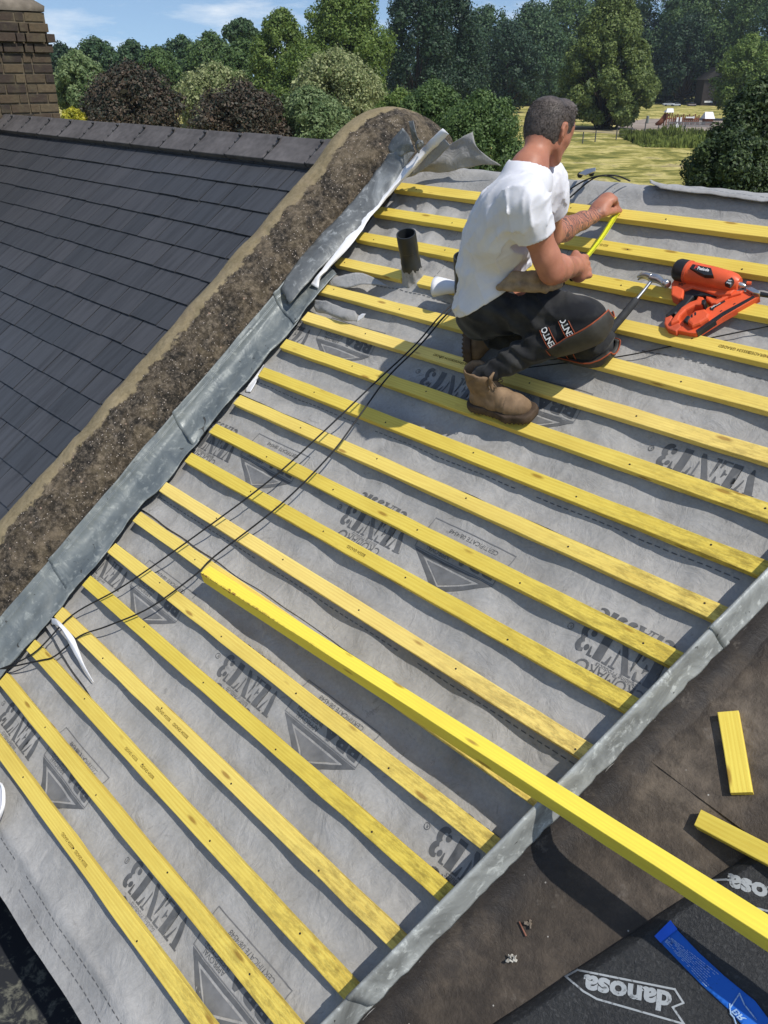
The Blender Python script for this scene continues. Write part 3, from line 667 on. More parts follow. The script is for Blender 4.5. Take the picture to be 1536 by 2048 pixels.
# ------------------------------------------------------------------ underlay sheets
def hn(u, v, s=0.0): return noise.noise(Vector((u, v, s)))
def sag(u): return 0.012+0.009*(0.5+0.5*math.cos(2*math.pi*(u+0.17)/0.42))+0.006*hn(u*5, 3.1)
def hmem(u, v):
    """height of the underlay: tight under each batten, sagging between, puckered near the top"""
    f = (-v)/G - 0.16; f = f-math.floor(f)
    s = math.sin(math.pi*f)**0.7 if v < -0.16 else 0.0
    k = math.floor((-v)/G)
    h = -0.027-s*(sag(u+0.31*k)+0.005*hn(u*7, k*1.7))
    h += 0.0034*hn(u*9, v*9, 2.0)*s+0.0018*hn(u*28, v*22, 5.0)*s
    q = 1-abs(hn(u*5.5+2*v, v*4.5-u, 12.0))*7; h += 0.0045*max(0, q)**2*s*max(0, .3+hn(u*1.7, v*1.9, 13.0))*1.6
    up = min(1, max(0, (v+1.0)/0.5))                   # near the ridge the cloth is loose and puckered down the slope
    lf = min(1, max(0, (-2.0-u)/0.4))
    h += up*s*(0.35+0.65*lf)*(0.017*(hn(u*13+v*3, v*1.7, 8.0))+0.010*abs(hn(u*30+v*6, v*3, 4.0)))
    if v > -0.2:
        w = min(1, (v+0.2)/0.15); h += w*(0.012*hn(u*2.4, v*5, 7.0)+0.010+0.006*abs(hn(u*7, v*2, 9.0)))
        h += w*0.012*math.exp(-((v+0.07-0.04*hn(u*1.5, 1.0))/0.03)**2)*min(1, max(0, (u+1.9)/0.2))
    r = math.hypot(u+2.55, (v+0.60))                     # bunched round the pipe
    if r < 0.3: h += 0.020*math.exp(-(r/0.12)**2)*(0.5+abs(hn(u*40, v*10, 1.0)))
    return h
def lower_edge(k, u):
    e = LAPS[k]-0.083
    if k == 3: e += -0.11*min(1, max(0, (u+2.9)/1.2))+0.02*hn(u*3, 1)+0.02
    if k == 2: e += 0.010*hn(u*4, 2)
    if k == 1: e += 0.008*hn(u*4, 4)
    if k == 4: e += -0.035+0.02*min(1, max(0, u+2.4))
    return e
LAPS = [-0.718, -1.345, -1.985, -2.60, -3.243]
def edge_curl(k, u, d):
    """lift of the sheet close to its free lower edge; d = distance above the edge"""
    amp = {0: 0.004, 1: 0.010, 2: 0.006, 3: 0.016, 4: 0.0}[k]
    l = min(1, max(0, (-2.1-u)/0.6))
    q = max(0, 1-d/0.06)
    return amp*(0.35+l)*q*q+0.002
def sheet(k, label):
    vt = LAPS[k-1]+0.02 if k > 0 else 0.9
    uL = -3.04; du = 0.012
    nu = int(round((edge_u(-0.0)+0.03-uL)/du))
    V = []; idx = []
    rows = []
    v = None
    nv = int((vt-(LAPS[k]-0.13))/0.011) if k > 0 else int((0.34-(LAPS[0]-0.13))/0.011)+8
    for i in range(nv+1):
        for j in range(nu+1):
            u = uL+du*j
            le = lower_edge(k, u)
            if k > 0: v = le+(vt-le)*i/nv
            else:
                v = le+(0.30-le)*i/(nv-8) if i <= nv-8 else 0.30+(i-nv+8)*0.3
            ur = edge_u(min(v, 0))+0.035
            if k == 0: ur = max(ur, -0.38) if v > -0.3 else ur
            uu = uL+(ur-uL)*j/nu
            h = hmem(uu, v)+(0.003 if k % 2 else 0.0015)*0+edge_curl(k, uu, v-le)
            top_d = (vt-v) if k > 0 else 9
            if top_d < 0.125: h -= 0.003
            V.append(RP(uu, v, h))
    n = nu+1
    F = []
    holes = [(-2.548, -0.648, 0.052), (-2.21, -0.70, 0.048)] if k == 0 else []
    for i in range(nv):
        for j in range(nu):
            F.append((i*n+j, i*n+j+1, (i+1)*n+j+1, (i+1)*n+j))
    me = npmesh('underlay', [tuple(p) for p in V], F)
    o = link('underlay_sheet', me, M_MEM, smooth=True)
    tag(o, label, 'roofing membrane', 'overlapping grey underlay sheets under the battens')
    return o
SH = [sheet(0, 'topmost grey underlay sheet folded over the ridge and pierced by the pipes'),
      sheet(1, 'grey underlay sheet whose upper lap passes below the man boots'),
      sheet(2, 'grey underlay sheet crossed by the end of the long loose timber'),
      sheet(3, 'grey underlay sheet with its lower left corner curling up white'),
      sheet(4, 'lowest grey underlay sheet whose bottom edge hangs at the eaves')]

def ridge_strip():
    V = []; n1, n2 = 150, 40; u0, u1 = -1.80, -0.30
    for i in range(n1+1):
        u = u0+(u1-u0)*i/n1
        lo = -0.075-0.02*hn(u*2.2, 1)+0.05*max(0, 1-(u-u0)/.10)
        for j in range(n2+1):
            v = lo+(0.36-lo)*(j/n2)**1.3; d = v-lo
            lift = 0.014+0.030*math.exp(-(d/0.03)**2)*(0.5+0.8*abs(hn(u*4.5, 2)))+0.012*hn(u*6, v*9, 3)*math.exp(-(d/.12)**2)
            V.append(RP(u+0.02*max(0, 1-j/10)*(1 if i < 3 else 0), v, hmem(u, v)+lift+0.006*hn(u*15, v*10, 5)))
    k = n2+1; F = [(i*k+j, (i+1)*k+j, (i+1)*k+j+1, i*k+j+1) for i in range(n1) for j in range(n2)]
    o = link('ridge_underlay_strip', mesh('ridge_strip', V, F), M_MEM, smooth=True)
    md = o.modifiers.new('s', 'SOLIDIFY'); md.thickness = .0015; md.offset = -1
    tag(o, 'separate grey underlay strip lapped over the ridge on the right, its lower edge standing open', 'membrane strip')
    d = bmesh.new(); g = 0
    u = u0+.05
    while u < u1-.02:
        g += 1
        if g % 19:
            q = []
            for x, y in ((0, 0), (.014, 0), (.014, .0035), (0, .0035)):
                v = -0.035+y+0.01*hn(u*2, 4); lo = -0.075-0.02*hn((u+x)*2.2, 1); dd = v-lo
                lift = 0.014+0.030*math.exp(-(dd/0.03)**2)*(0.5+0.8*abs(hn((u+x)*4.5, 2)))+0.012*hn((u+x)*6, v*9, 3)*math.exp(-(dd/.12)**2)
                q.append(d.verts.new(RP(u+x, v, hmem(u+x, v)+lift+0.006*hn((u+x)*15, v*10, 5)+.0015)))
            d.faces.new(q)
        u += .021
    link('lap_line', bm2(d, 'lap'), M_INK, o)
ridge_strip()

# ------------------------------------------------------------------ printing on the sheets
def arc(cx, cy, rx, ry, a0, a1, n=10):
    return [(cx+rx*math.cos(math.radians(a0+(a1-a0)*i/n)), cy+ry*math.sin(math.radians(a0+(a1-a0)*i/n))) for i in range(n+1)]
def ring(cx, cy, ro, ri, ox, a0, a1, n=14):
    return arc(cx, cy, ro, ro*1.0, a0, a1, n)+arc(cx+ox, cy, ri, ri*1.25, a1, a0, n)
GL = {
 'V': [[(0, 1), (.44, 1), (.44, .94), (.38, .94), (.60, .28), (.53, 0), (.46, 0), (.07, .94), (0, .94)], [(.58, 1), (.90, 1), (.90, .94), (.82, .94), (.66, .44), (.635, .52), (.70, .94), (.58, .94)]],
 'E': [[(0, 0), (.38, 0), (.38, 1), (0, 1), (0, .94), (.06, .94), (.06, .06), (0, .06)], [(.42, 1), (.80, 1), (.80, .70), (.75, .70), (.66, .94), (.42, .94)], [(.42, 0), (.80, 0), (.80, .32), (.75, .32), (.66, .06), (.42, .06)], [(.42, .53), (.50, .53), (.56, .66), (.60, .66), (.60, .34), (.56, .34), (.50, .47), (.42, .47)]],
 'N': [[(0, 1), (.36, 1), (.86, .12), (.86, 0), (.70, 0), (.12, .94), (0, .94)], [(0, 0), (.24, 0), (.24, .06), (.16, .06), (.16, .70), (.10, .80), (.10, .06), (0, .06)], [(.66, 1), (.92, 1), (.92, .94), (.85, .94), (.85, .30), (.78, .40), (.78, .94), (.66, .94)]],
 'T': [[(.27, 0), (.63, 0), (.63, 1), (.27, 1)], [(.23, 1), (0, 1), (0, .66), (.05, .66), (.13, .94), (.23, .94)], [(.67, 1), (.90, 1), (.90, .66), (.85, .66), (.77, .94), (.67, .94)]],
 '3': [ring(.34, .73, .27, .09, -.06, -80, 125), ring(.34, .27, .30, .11, -.06, -125, 80), arc(.12, .76, .11, .11, 0, 330, 12), arc(.12, .24, .12, .12, 30, 360, 12)],
 'C': [ring(.45, .5, .48, .24, .1, 50, 172), ring(.45, .5, .48, .24, .1, 188, 310), [(.72, .66), (.80, .66), (.80, .98), (.74, .98)]],
 'L': [[(0, 0), (.36, 0), (.36, 1), (0, 1), (0, .94), (.06, .94), (.06, .06), (0, .06)], [(.40, 0), (.76, 0), (.76, .38), (.71, .38), (.62, .06), (.40, .06)]],
 'A': [[(.30, 1), (.50, 1), (.86, .06), (.92, .06), (.92, 0), (.46, 0), (.46, .06), (.52, .06)], [(.27, .90), (.33, .78), (.10, .06), (.18, .06), (.18, 0), (-.06, 0), (-.06, .06), (.02, .06)], [(.16, .30), (.44, .30), (.42, .36), (.18, .36)]],
 'S': [arc(.36, .74, .30, .26, 20, 270, 12)+[(.38, .50)]+arc(.38, .76, .14, .16, 270, 40, 8), arc(.34, .26, .32, .26, -160, 90, 12)+[(.32, .50)]+arc(.32, .25, .14, .15, 90, -140, 8)],
 'I': [[(0, 0), (.44, 0), (.44, .06), (.38, .06), (.38, .94), (.44, .94), (.44, 1), (0, 1), (0, .94), (.06, .94), (.06, .06), (0, .06)]],
}
ADV = {'V': .92, 'E': .86, 'N': .98, 'T': .92, '3': .7, 'C': .92, 'L': .82, 'A': .96, 'S': .76, 'I': .52}
def glyph_tris(word, h, wid_):
    tot = sum(ADV[c] for c in word); sx = wid_/tot; x = 0; out = []
    bm = bmesh.new()
    for c in word:
        for poly in GL[c]:
            bm.faces.new([bm.verts.new(((x+px)*sx, py*h, 0)) for px, py in poly])
        x += ADV[c]
    return bm
def font_bm(text, h, wid_=None, bold=0.0):
    cu = bpy.data.curves.new('txt', 'FONT'); cu.body = text; cu.size = 1.0; cu.offset = bold; cu.resolution_u = 3; cu.fill_mode = 'FRONT'
    ob = bpy.data.objects.new('txt', cu); COL.objects.link(ob)
    dg = bpy.context.evaluated_depsgraph_get(); me = bpy.data.meshes.new_from_object(ob.evaluated_get(dg))
    bpy.data.objects.remove(ob); bpy.data.curves.remove(cu)
    bm = bmesh.new(); bm.from_mesh(me); bpy.data.meshes.remove(me)
    xs = [v.co.x for v in bm.verts]; ys = [v.co.y for v in bm.verts if True]
    x0, x1 = min(xs), max(xs); y0, y1 = min(ys), max(ys); hh = 0.70 if not text.islower() else 0.72
    for v in bm.verts:
        v.co.x = (v.co.x-x0)*((wid_/(x1-x0)) if wid_ else h/hh); v.co.y = (v.co.y)*h/hh; v.co.z = 0
    return bm
def place(dst, bm, f):
    """cut a flat lettering mesh finely and lay it down with f(x, y) -> world point"""
    bmesh.ops.triangulate(bm, faces=bm.faces[:])
    for ax in (0, 1):
        if not bm.verts: break
        lo = min(v.co[ax] for v in bm.verts); hi = max(v.co[ax] for v in bm.verts)
        nrm = Vector((1, 0, 0)) if ax == 0 else Vector((0, 1, 0)); c = lo+STEP
        while c < hi:
            bmesh.ops.bisect_plane(bm, geom=bm.verts[:]+bm.edges[:]+bm.faces[:], plane_co=nrm*c, plane_no=nrm, dist=1e-6); c += STEP
    mp_ = {}
    for v in bm.verts: mp_[v] = dst.verts.new(f(v.co.x, v.co.y))
    for fc in bm.faces:
        try: dst.faces.new([mp_[v] for v in fc.verts])
        except ValueError: pass
    bm.free()
STEP = 0.016
def line_bm(pts, w, closed=False):
    bm = bmesh.new(); P = [Vector((a, b, 0)) for a, b in pts]
    if closed: P.append(P[0])
    for a, b in zip(P[:-1], P[1:]):
        d = (b-a).normalized(); q = Vector((-d.y, d.x, 0))*w/2
        bm.faces.new([bm.verts.new(p) for p in (a-q-d*w*0.45, b-q+d*w*0.45, b+q+d*w*0.45, a+q-d*w*0.45)])
    return bm
def poly_bm(pts):
    bm = bmesh.new(); bm.faces.new([bm.verts.new((a, b, 0)) for a, b in pts]); return bm
def prints(k):
    d1, d2 = bmesh.new(), bmesh.new()
    def frame(u0, v0):                              # print reads upside down from here
        def f(x, y, e=0.0014):
            u = u0-x; v = v0-y; le = lower_edge(k, u)
            return RP(u, v, hmem(u, v)+edge_curl(k, u, v-le)+e)
        return f
    vmid = {1: -1.02, 2: -1.635, 3: -2.30, 4: -2.945, 0: -0.40}[k]
    u3 = {1: -1.157, 2: -1.045, 3: -1.07, 4: -0.84, 0: -1.65}[k]
    def inside(u): return -3.0 < u < edge_u(vmid)-0.02
    def flush(name):
        nonlocal d1, d2
        for d, m in ((d1, M_INK), (d2, M_INK2)):
            if d.faces:
                bmesh.ops.recalc_face_normals(d, faces=d.faces[:]); link(name, bm2(d, name), m, SH[k], smooth=True)
            else: d.free()
        d1, d2 = bmesh.new(), bmesh.new()
    for q in range(-1, 4):
        us = u3-1.0*q
        # VENT3 block: 3 ends at us, V starts at us+.32
        f = frame(us+0.325, vmid)
        clip = lambda b: b
        def put(bm, fr, dst):
            xs = [v.co.x for v in bm.verts]
            u_hi = fr(0, 0).x
            if u_hi-max(xs) < -3.0 or u_hi-min(xs) > edge_u(vmid)+0.02:
                if u_hi-min(xs) < -2.98 or u_hi-max(xs) > edge_u(vmid)-0.02: bm.free(); return
                lo = u_hi-(edge_u(vmid)+0.01); hi = u_hi+3.0
                for c, nn in ((lo, -1), (hi, 1)):
                    bmesh.ops.bisect_plane(bm, geom=bm.verts[:]+bm.edges[:]+bm.faces[:], plane_co=(c, 0, 0), plane_no=(nn, 0, 0), clear_outer=True)
                if not bm.faces: bm.free(); return
            place(dst, bm, fr)
        if k == 0: continue
        put(glyph_tris('VENT3', 0.082, 0.315), f, d1)
        put(line_bm(arc(-0.0, 0, .009, .009, 0, 330, 10), 0.0022), frame(us-0.022, vmid-0.030), d1)
        put(font_bm('R', 0.008), frame(us-0.018, vmid-0.026), d1)
        put(glyph_tris('CLASSIC', 0.045, 0.235), frame(us+0.255, vmid+0.062), d1)
        put(font_bm('CROMAR', 0.032, 0.165), frame(us+0.255, vmid-0.097), d1)
        put(line_bm(arc(0, 0, .016, .016, 0, 360, 14), 0.006), frame(us+0.070, vmid-0.113), d1)
        put(font_bm('Building Products', 0.014, 0.125), frame(us+0.225, vmid-0.086), d2)
        flush('printed_name')
        # approval triangle block starts .36 to the left
        fb = frame(us-0.302, vmid-0.034)
        put(poly_bm([(0, 0), (.335, 0), (.300, .012), (.036, .012)]), fb, d1)
        put(poly_bm([(.0, .0), (.17, .106), (.17, .082), (.042, .0115)]), fb, d1)
        put(poly_bm([(.17, .106), (.335, .0), (.292, .0115), (.17, .082)]), fb, d1)
        put(poly_bm([(.070, .019), (.17, .075), (.268, .019)]), fb, d2)
        put(line_bm([(0, 0), (.335, 0), (.335, .118), (0, .118)], .0032, True), frame(us-0.305, vmid+0.088), d2)
        put(font_bm('BBA', 0.050, 0.165, 0.045), frame(us-0.318, vmid+0.030), d1)
        put(font_bm('APPROVAL', 0.016, 0.105), frame(us-0.495, vmid-0.008), d1)
        put(font_bm('INSPECTION', 0.016, 0.115), frame(us-0.49, vmid+0.012), d1)
        put(font_bm('CERTIFICATE 08/4548', 0.015, 0.20), frame(us-0.36, vmid+0.075), d1)
        flush('approval_mark')
    # dashed lap lines
    vs = [LAPS[k]] if k < 4 else [LAPS[k]-0.005, LAPS[k]-0.052]
    for vl in vs:
        u = -2.97; g = 0
        while u < edge_u(vl)-0.02:
            g += 1
            if g % 29 not in (0, 1, 2):
                bm = bmesh.new(); w = 0.0032
                bm.faces.new([bm.verts.new(q) for q in ((0, 0, 0), (0.017, 0, 0), (0.017, w, 0), (0, w, 0))])
                off = vl+0.004*hn(u*0.8, k)
                for v in bm.verts: pass
                mp2 = [dst for dst in ()]
                vv = [d1.verts.new(RP(u+x, off+y, hmem(u+x, off+y)+edge_curl(k, u+x, off+y-lower_edge(k, u+x))+0.0013)) for x, y in ((0, 0), (.017, 0), (.017, w), (0, w))]
                d1.faces.new(vv); bm.free()
            u += 0.026
    if k == 0:                                         # lap lines that run down the slope on the top sheet
        for ul in (-2.05, -1.93, -2.42, -2.50):
            v = -0.66
            while v < 0.03:
                vv = [d2.verts.new(RP(ul+x+0.05*(v+0.3), v+y, hmem(ul+x+0.05*(v+0.3), v+y)+0.002)) for x, y in ((0, 0), (.003, 0), (.003, .02), (0, .02))]
                d2.faces.new(vv); v += 0.031
    flush('lap_line')
for k in range(5): prints(k)

# ------------------------------------------------------------------ battens
def beam(L, w, t, seed, ends=0.003, seg=0.1, jag=0.0012):
    bm = bmesh.new(); g = random.Random(seed); n = max(2, int(L/seg)); R_ = []
    for i in range(n+1):
        x = L*i/n; r = []
        for a, b in ((-1, -1), (1, -1), (1, 1), (-1, 1)):
            ex = g.uniform(-ends, ends) if i in (0, n) else 0
            r.append(bm.verts.new((x+ex, a*w/2+g.uniform(-jag, jag), b*t/2+g.uniform(-jag, jag)*0.5)))
        R_.append(r)
    for i in range(n):
        for j in range(4): bm.faces.new((R_[i][j], R_[i][(j+1) % 4], R_[i+1][(j+1) % 4], R_[i+1][j])[::-1])
    bm.faces.new(R_[0]); bm.faces.new(R_[-1][::-1])
    bmesh.ops.recalc_face_normals(bm, faces=bm.faces[:])
    es = [e for e in bm.edges if abs((e.verts[0].co-e.verts[1].co).normalized().x) > 0.9 and len(e.link_faces) == 2 and e.link_faces[0].normal.dot(e.link_faces[1].normal) < 0.5]
    bmesh.ops.bevel(bm, geom=es, offset=0.0022, segments=2, profile=0.5, affect='EDGES')
    return bm2(bm, 'batten')
LEFT = {1: (798, 364), 2: (758.8, 411.6), 3: (721, 463), 4: (682, 512.5), 5: (641.6, 564.6), 6: (615.6, 623), 7: (572.4, 679.7), 8: (528, 735.7), 9: (480, 791),
        10: (431.8, 848), 11: (385, 904), 12: (335.4, 961.5), 13: (282, 1021), 14: (230, 1086), 15: (179.7, 1151), 16: (125, 1213.8), 17: (69, 1280), 18: (11.7, 1346.6), 19: (-47, 1410)}
LB = {1: 'topmost yellow batten just below the ridge, where the man hooks the tape end',
      2: 'yellow batten second below the ridge, crossed by the stretched tape measure',
      3: 'yellow batten third below the ridge, passing under the man right hand and hammer head',
      5: 'yellow batten whose right half lies under the lower end of the orange nail gun handle',
      6: 'yellow batten directly under the man kneepads, stained at its shaded right part',
      7: 'yellow batten running behind the tan boot heel, above the stencilled word nearest the man',
      8: 'yellow batten on which the sole of the tan boot rests',
      9: 'yellow batten next below the tan boot, just above the heavy dashed lap line',
      10: 'yellow batten directly below the heavy dashed lap line',
      11: 'yellow batten starting beside the joint in the lead flashing by the pitted patch',
      12: 'grubby yellow batten second above the long loose timber end',
      13: 'yellow batten on which the end of the long loose timber rests',
      14: 'yellow batten first below the long loose timber, with dirty right end',
      15: 'yellow batten second below the long loose timber, crossed twice by the cables',
      16: 'yellow batten just above the curling white sheet corner',
      17: 'yellow batten just below the curling white sheet corner',
      18: 'yellow batten starting where the cables leave at the left edge of the picture',
      19: 'lowest yellow batten, splintered and stained near its lower right end'}
nail_me = None
def nail_mesh():
    bm = bmesh.new(); bmesh.ops.create_cone(bm, cap_ends=True, segments=10, radius1=0.0032, radius2=0.0028, depth=0.0012); return bm2(bm, 'nail')
nail_me = nail_mesh(); nail_me.materials.append(M_NAIL)
def put_batten(n, u0, u1, label, seed, dv=0.0):
    o = bpy.data.objects.new('batten', beam(u1-u0, 0.049, 0.025, seed)); COL.objects.link(o); o.data.materials.append(M_BAT)
    bow = 0.0
    o.matrix_world = Matrix.Translation(W(u0, -n*G-0.0245+dv, -0.0125)) @ MR.to_4x4()
    tag(o, label, 'batten', 'treated roofing battens nailed across the underlay'); o['row'] = n
    u = math.ceil((u0+0.03)/0.42)*0.42+0.07*(n % 2)
    while u < u1-0.02:
        q = nail_me.copy() if False else nail_me
        c = bpy.data.objects.new('nail', q); COL.objects.link(c); c.parent = o
        c.location = (u-u0+random.uniform(-.012, .012), random.uniform(-.011, .011), 0.0129); u += 0.42
    return o
for n in range(1, 20):
    u0 = at(*LEFT[n], 0)[0]
    v = -n*G-0.025; u1 = edge_u(v)+0.012
    if n == 4:
        put_batten(4, u0, at(812, 545, 0)[0], 'short piece of yellow batten between the lead flashing and the near black pipe', 104)
        put_batten(4, at(842, 552, 0)[0]+0.01, -2.235, 'stub of yellow batten between the two black pipes, under the white cuff', 204)
        put_batten(4, -2.17, u1, 'yellow batten fourth below the ridge, running from behind the man to under the nail gun', 304)
    else: put_batten(n, u0, u1, LB[n], 100+n)

def stamp(n, x, y, txt, w):
    u, v, _ = at(x, y, 0); d = bmesh.new(); bm = font_bm(txt, .010, w, .01); bmesh.ops.triangulate(bm, faces=bm.faces[:])
    for q in bm.verts: q.co = Vector(W(u+w-q.co.x, -n*G-0.0245+.005-q.co.y, .0012))
    bmesh.ops.recalc_face_normals(bm, faces=bm.faces[:])
    o = link('grading_stamp', bm2(bm, 'stamp'), M_STAMP); p = [b for b in bpy.data.objects if b.name.startswith('batten') and b.get('category') == 'batten' and abs((b.matrix_world.translation.y/CT if False else b.get('row', 0))-n) < .5]
    if p:
        q = min(p, key=lambda b: abs(b.matrix_world.translation.x+0.1-u) if b.matrix_world.translation.x < u else 9); o.parent = q; o.matrix_parent_inverse = q.matrix_world.inverted()
M_STAMP = simple('stamp ink', (0.20, 0.14, 0.03), 0.7, 0.2, bump=0)
bpy.context.view_layer.update()
for n, x, y, w in ((6, 868, 708, .10), (6, 905, 722, .10), (4, 1440, 688, .10), (4, 1500, 700, .10), (16, 318, 1408, .09), (16, 352, 1440, .09), (17, 252, 1494, .08), (17, 282, 1530, .08), (19, 120, 1672, .08), (19, 146, 1708, .08), (11, 700, 1085, .09), (2, 1190, 492, .05)):
    stamp(n, x, y, 'BS5534 GRADED', w)

# ------------------------------------------------------------------ long loose timber and offcuts
def free_beam(name, a, b, w, t, m, label, cat, seed, group=None, topn=0.0, jag=0.0012, roll=0.0):
    """a, b: world points of the top centre line; top face parallel to the roof"""
    nn = MR @ Vector((0, 0, 1)); x = (b-a).normalized(); y = nn.cross(x).normalized(); z = x.cross(y)
    y, z = y*math.cos(roll)-z*math.sin(roll), z*math.cos(roll)+y*math.sin(roll)
    o = bpy.data.objects.new(name, beam((b-a).length, w, t, seed, 0.002, 0.12, jag)); COL.objects.link(o); o.data.materials.append(m)
    R3 = Matrix((x, y, z)).transposed().to_4x4(); o.matrix_world = Matrix.Translation(a-z*t/2) @ R3
    return tag(o, label, cat, group)
nL, nR = 0.052, 0.128
aU, aL = Vector(atw(424, 1127, nL)), Vector(atw(397, 1150, nL))
bU, bL = Vector(atw(1250, 1654, nR)), Vector(atw(1250, 1688, nR))
A_ = (aU+aL)/2; B_ = (bU+bL)/2; Bx = B_+(B_-A_)*0.40
free_beam('loose_timber', A_, Bx, 0.045, 0.047, M_TIM, 'long bright yellow square timber lying diagonally over the battens and the metal roll', 'timber', 55, roll=math.radians(25))
ND = -0.075                                            # level of the old felt surface
def offcut(p0, p1, p2, L, t, label, seed, rise=0.0):
    a = (atw(*p0, ND+t)+atw(*p1, ND+t))/2; d = (atw(*p2, ND+t+rise)-atw(*p0, ND+t)).normalized(); w = (atw(*p0, ND+t)-atw(*p1, ND+t)).length
    free_beam('timber_offcut', a, a+d*L, w*0.97, t, M_OFF, label, 'offcut', seed, 'yellow timber offcuts on the old felt', jag=0.0008)
offcut((1434, 1420), (1478, 1426), (1460, 1583), 0.195, 0.026, 'short yellow timber offcut standing out upright on the brown felt near the metal roll', 61)
offcut((1404, 1619), (1385, 1650), (1536, 1686), 0.55, 0.028, 'longer yellow timber offcut entering from the right edge, with a big brown knot', 62, .030)

# ------------------------------------------------------------------ metal roll along the flat roof edge, old felt beyond
def roll():
    r = empty('metal_roll_edging', W(edge_u(-2.2), -2.2, 0.0)); tag(r, 'pale weathered metal roll edging between the battens and the brown felt roof', 'edging')
    bounds = [-3.6, -2.72, -2.08, -1.52, -0.9, -0.2]
    for s in range(len(bounds)-1):
        v0, v1 = bounds[s]-0.02, bounds[s+1]; n = int((v1-v0)/0.02); V = []; kx = 16
        prof = [(0.002, -0.05), (0.003, -0.015), (0.003, 0.024), (0.007, 0.050), (0.013, 0.062), (0.021, 0.066), (0.029, 0.062), (0.034, 0.050), (0.036, 0.034), (0.038, 0.018), (0.042, 0.004), (0.048, -0.006), (0.050, -0.010), (0.046, -0.025)]
        kx = len(prof)
        for i in range(n+1):
            v = v0+(v1-v0)*i/n; sc = 1.0+0.04*hn(v*6, s)+(0.04 if i < 2 else 0)
            for j, (a, b) in enumerate(prof):
                e = 0.0020*hn(v*6, j*0.35, s)+0.0014*hn(v*34, j*0.6, 3+s)
                rag = 0.008*hn(v*22, 1.0, s)+0.005*hn(v*60, 2.0, s) if j >= 11 else 0
                V.append(W(edge_u(v)+a*sc*0.70+rag*0.7+e*0.5, v, b*sc*(1.22 if b > 0 else 1)+e+0.002*(s % 2)))
        F = [(i*kx+j, (i+1)*kx+j, (i+1)*kx+j+1, i*kx+j+1) for i in range(n) for j in range(kx-1)]
        o = link('roll_length', mesh('roll', V, [f[::-1] for f in F]), M_ROLL, r, smooth=True)
        md = o.modifiers.new('s', 'SOLIDIFY'); md.thickness = 0.002; md.offset = -1
roll()
def old_felt():
    o = None; V = []; us = [0.014, 0.024, 0.030, 0.038, 0.052, 0.075, 0.11]+[0.15+0.035*i for i in range(1, 70)]; n = 190
    def hz(d, v):
        b = interp(d, [0.014, 0.026, 0.034, 0.044, 0.062, 0.10, 3], [-0.004, -0.010, -0.026, -0.050, -0.066, ND, ND])
        u = edge_u(v)+d
        b += 0.004*hn(u*4, v*4, 3)+0.0022*hn(u*16, v*14, 6)
        if d < 0.5: b += 0.006*max(0, hn(u*5+v*5, v*9-u*7, 11))*min(1, d/0.1)
        # a lap seam in the old felt
        sm = v+1.83+0.75*(u+0.6)*0.0
        return b
    for i in range(n+1):
        v = -3.9+(3.9-0.05)*i/n
        for d in us: V.append(W(edge_u(v)+d, v, hz(d, v)))
    k = len(us); F = [(i*k+j, i*k+j+1, (i+1)*k+j+1, (i+1)*k+j) for i in range(n) for j in range(k-1)]
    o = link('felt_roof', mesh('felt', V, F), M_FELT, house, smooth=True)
    slab('felt_roof_board', lambda v: edge_u(v)+0.05, lambda v: 2.4, [-3.9, -2, -0.1], -0.25, -0.105, M_DECK, house)
    # overlapping strip of the same felt: gives the long lap seams
    for pts, hgt in (([(1262, 1492), (1322, 1538), (1600, 1745), (1750, 1500), (1620, 1170), (1545, 1215), (1400, 1352)], 0.0035),):
        bm = bmesh.new(); P = []
        for i in range(len(pts)):
            a = Vector(pts[i]); b = Vector(pts[(i+1) % len(pts)])
            for t in range(12): 
                q = a+(b-a)*t/12; P.append((q.x+2.0*hn(q.x*.05, q.y*.05), q.y+2.0*hn(q.y*.05, q.x*.05, 4)))
        extrude_px(bm, P, ND-0.004, ND+hgt+.003, 0.0)
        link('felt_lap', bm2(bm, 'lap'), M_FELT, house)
old_felt()

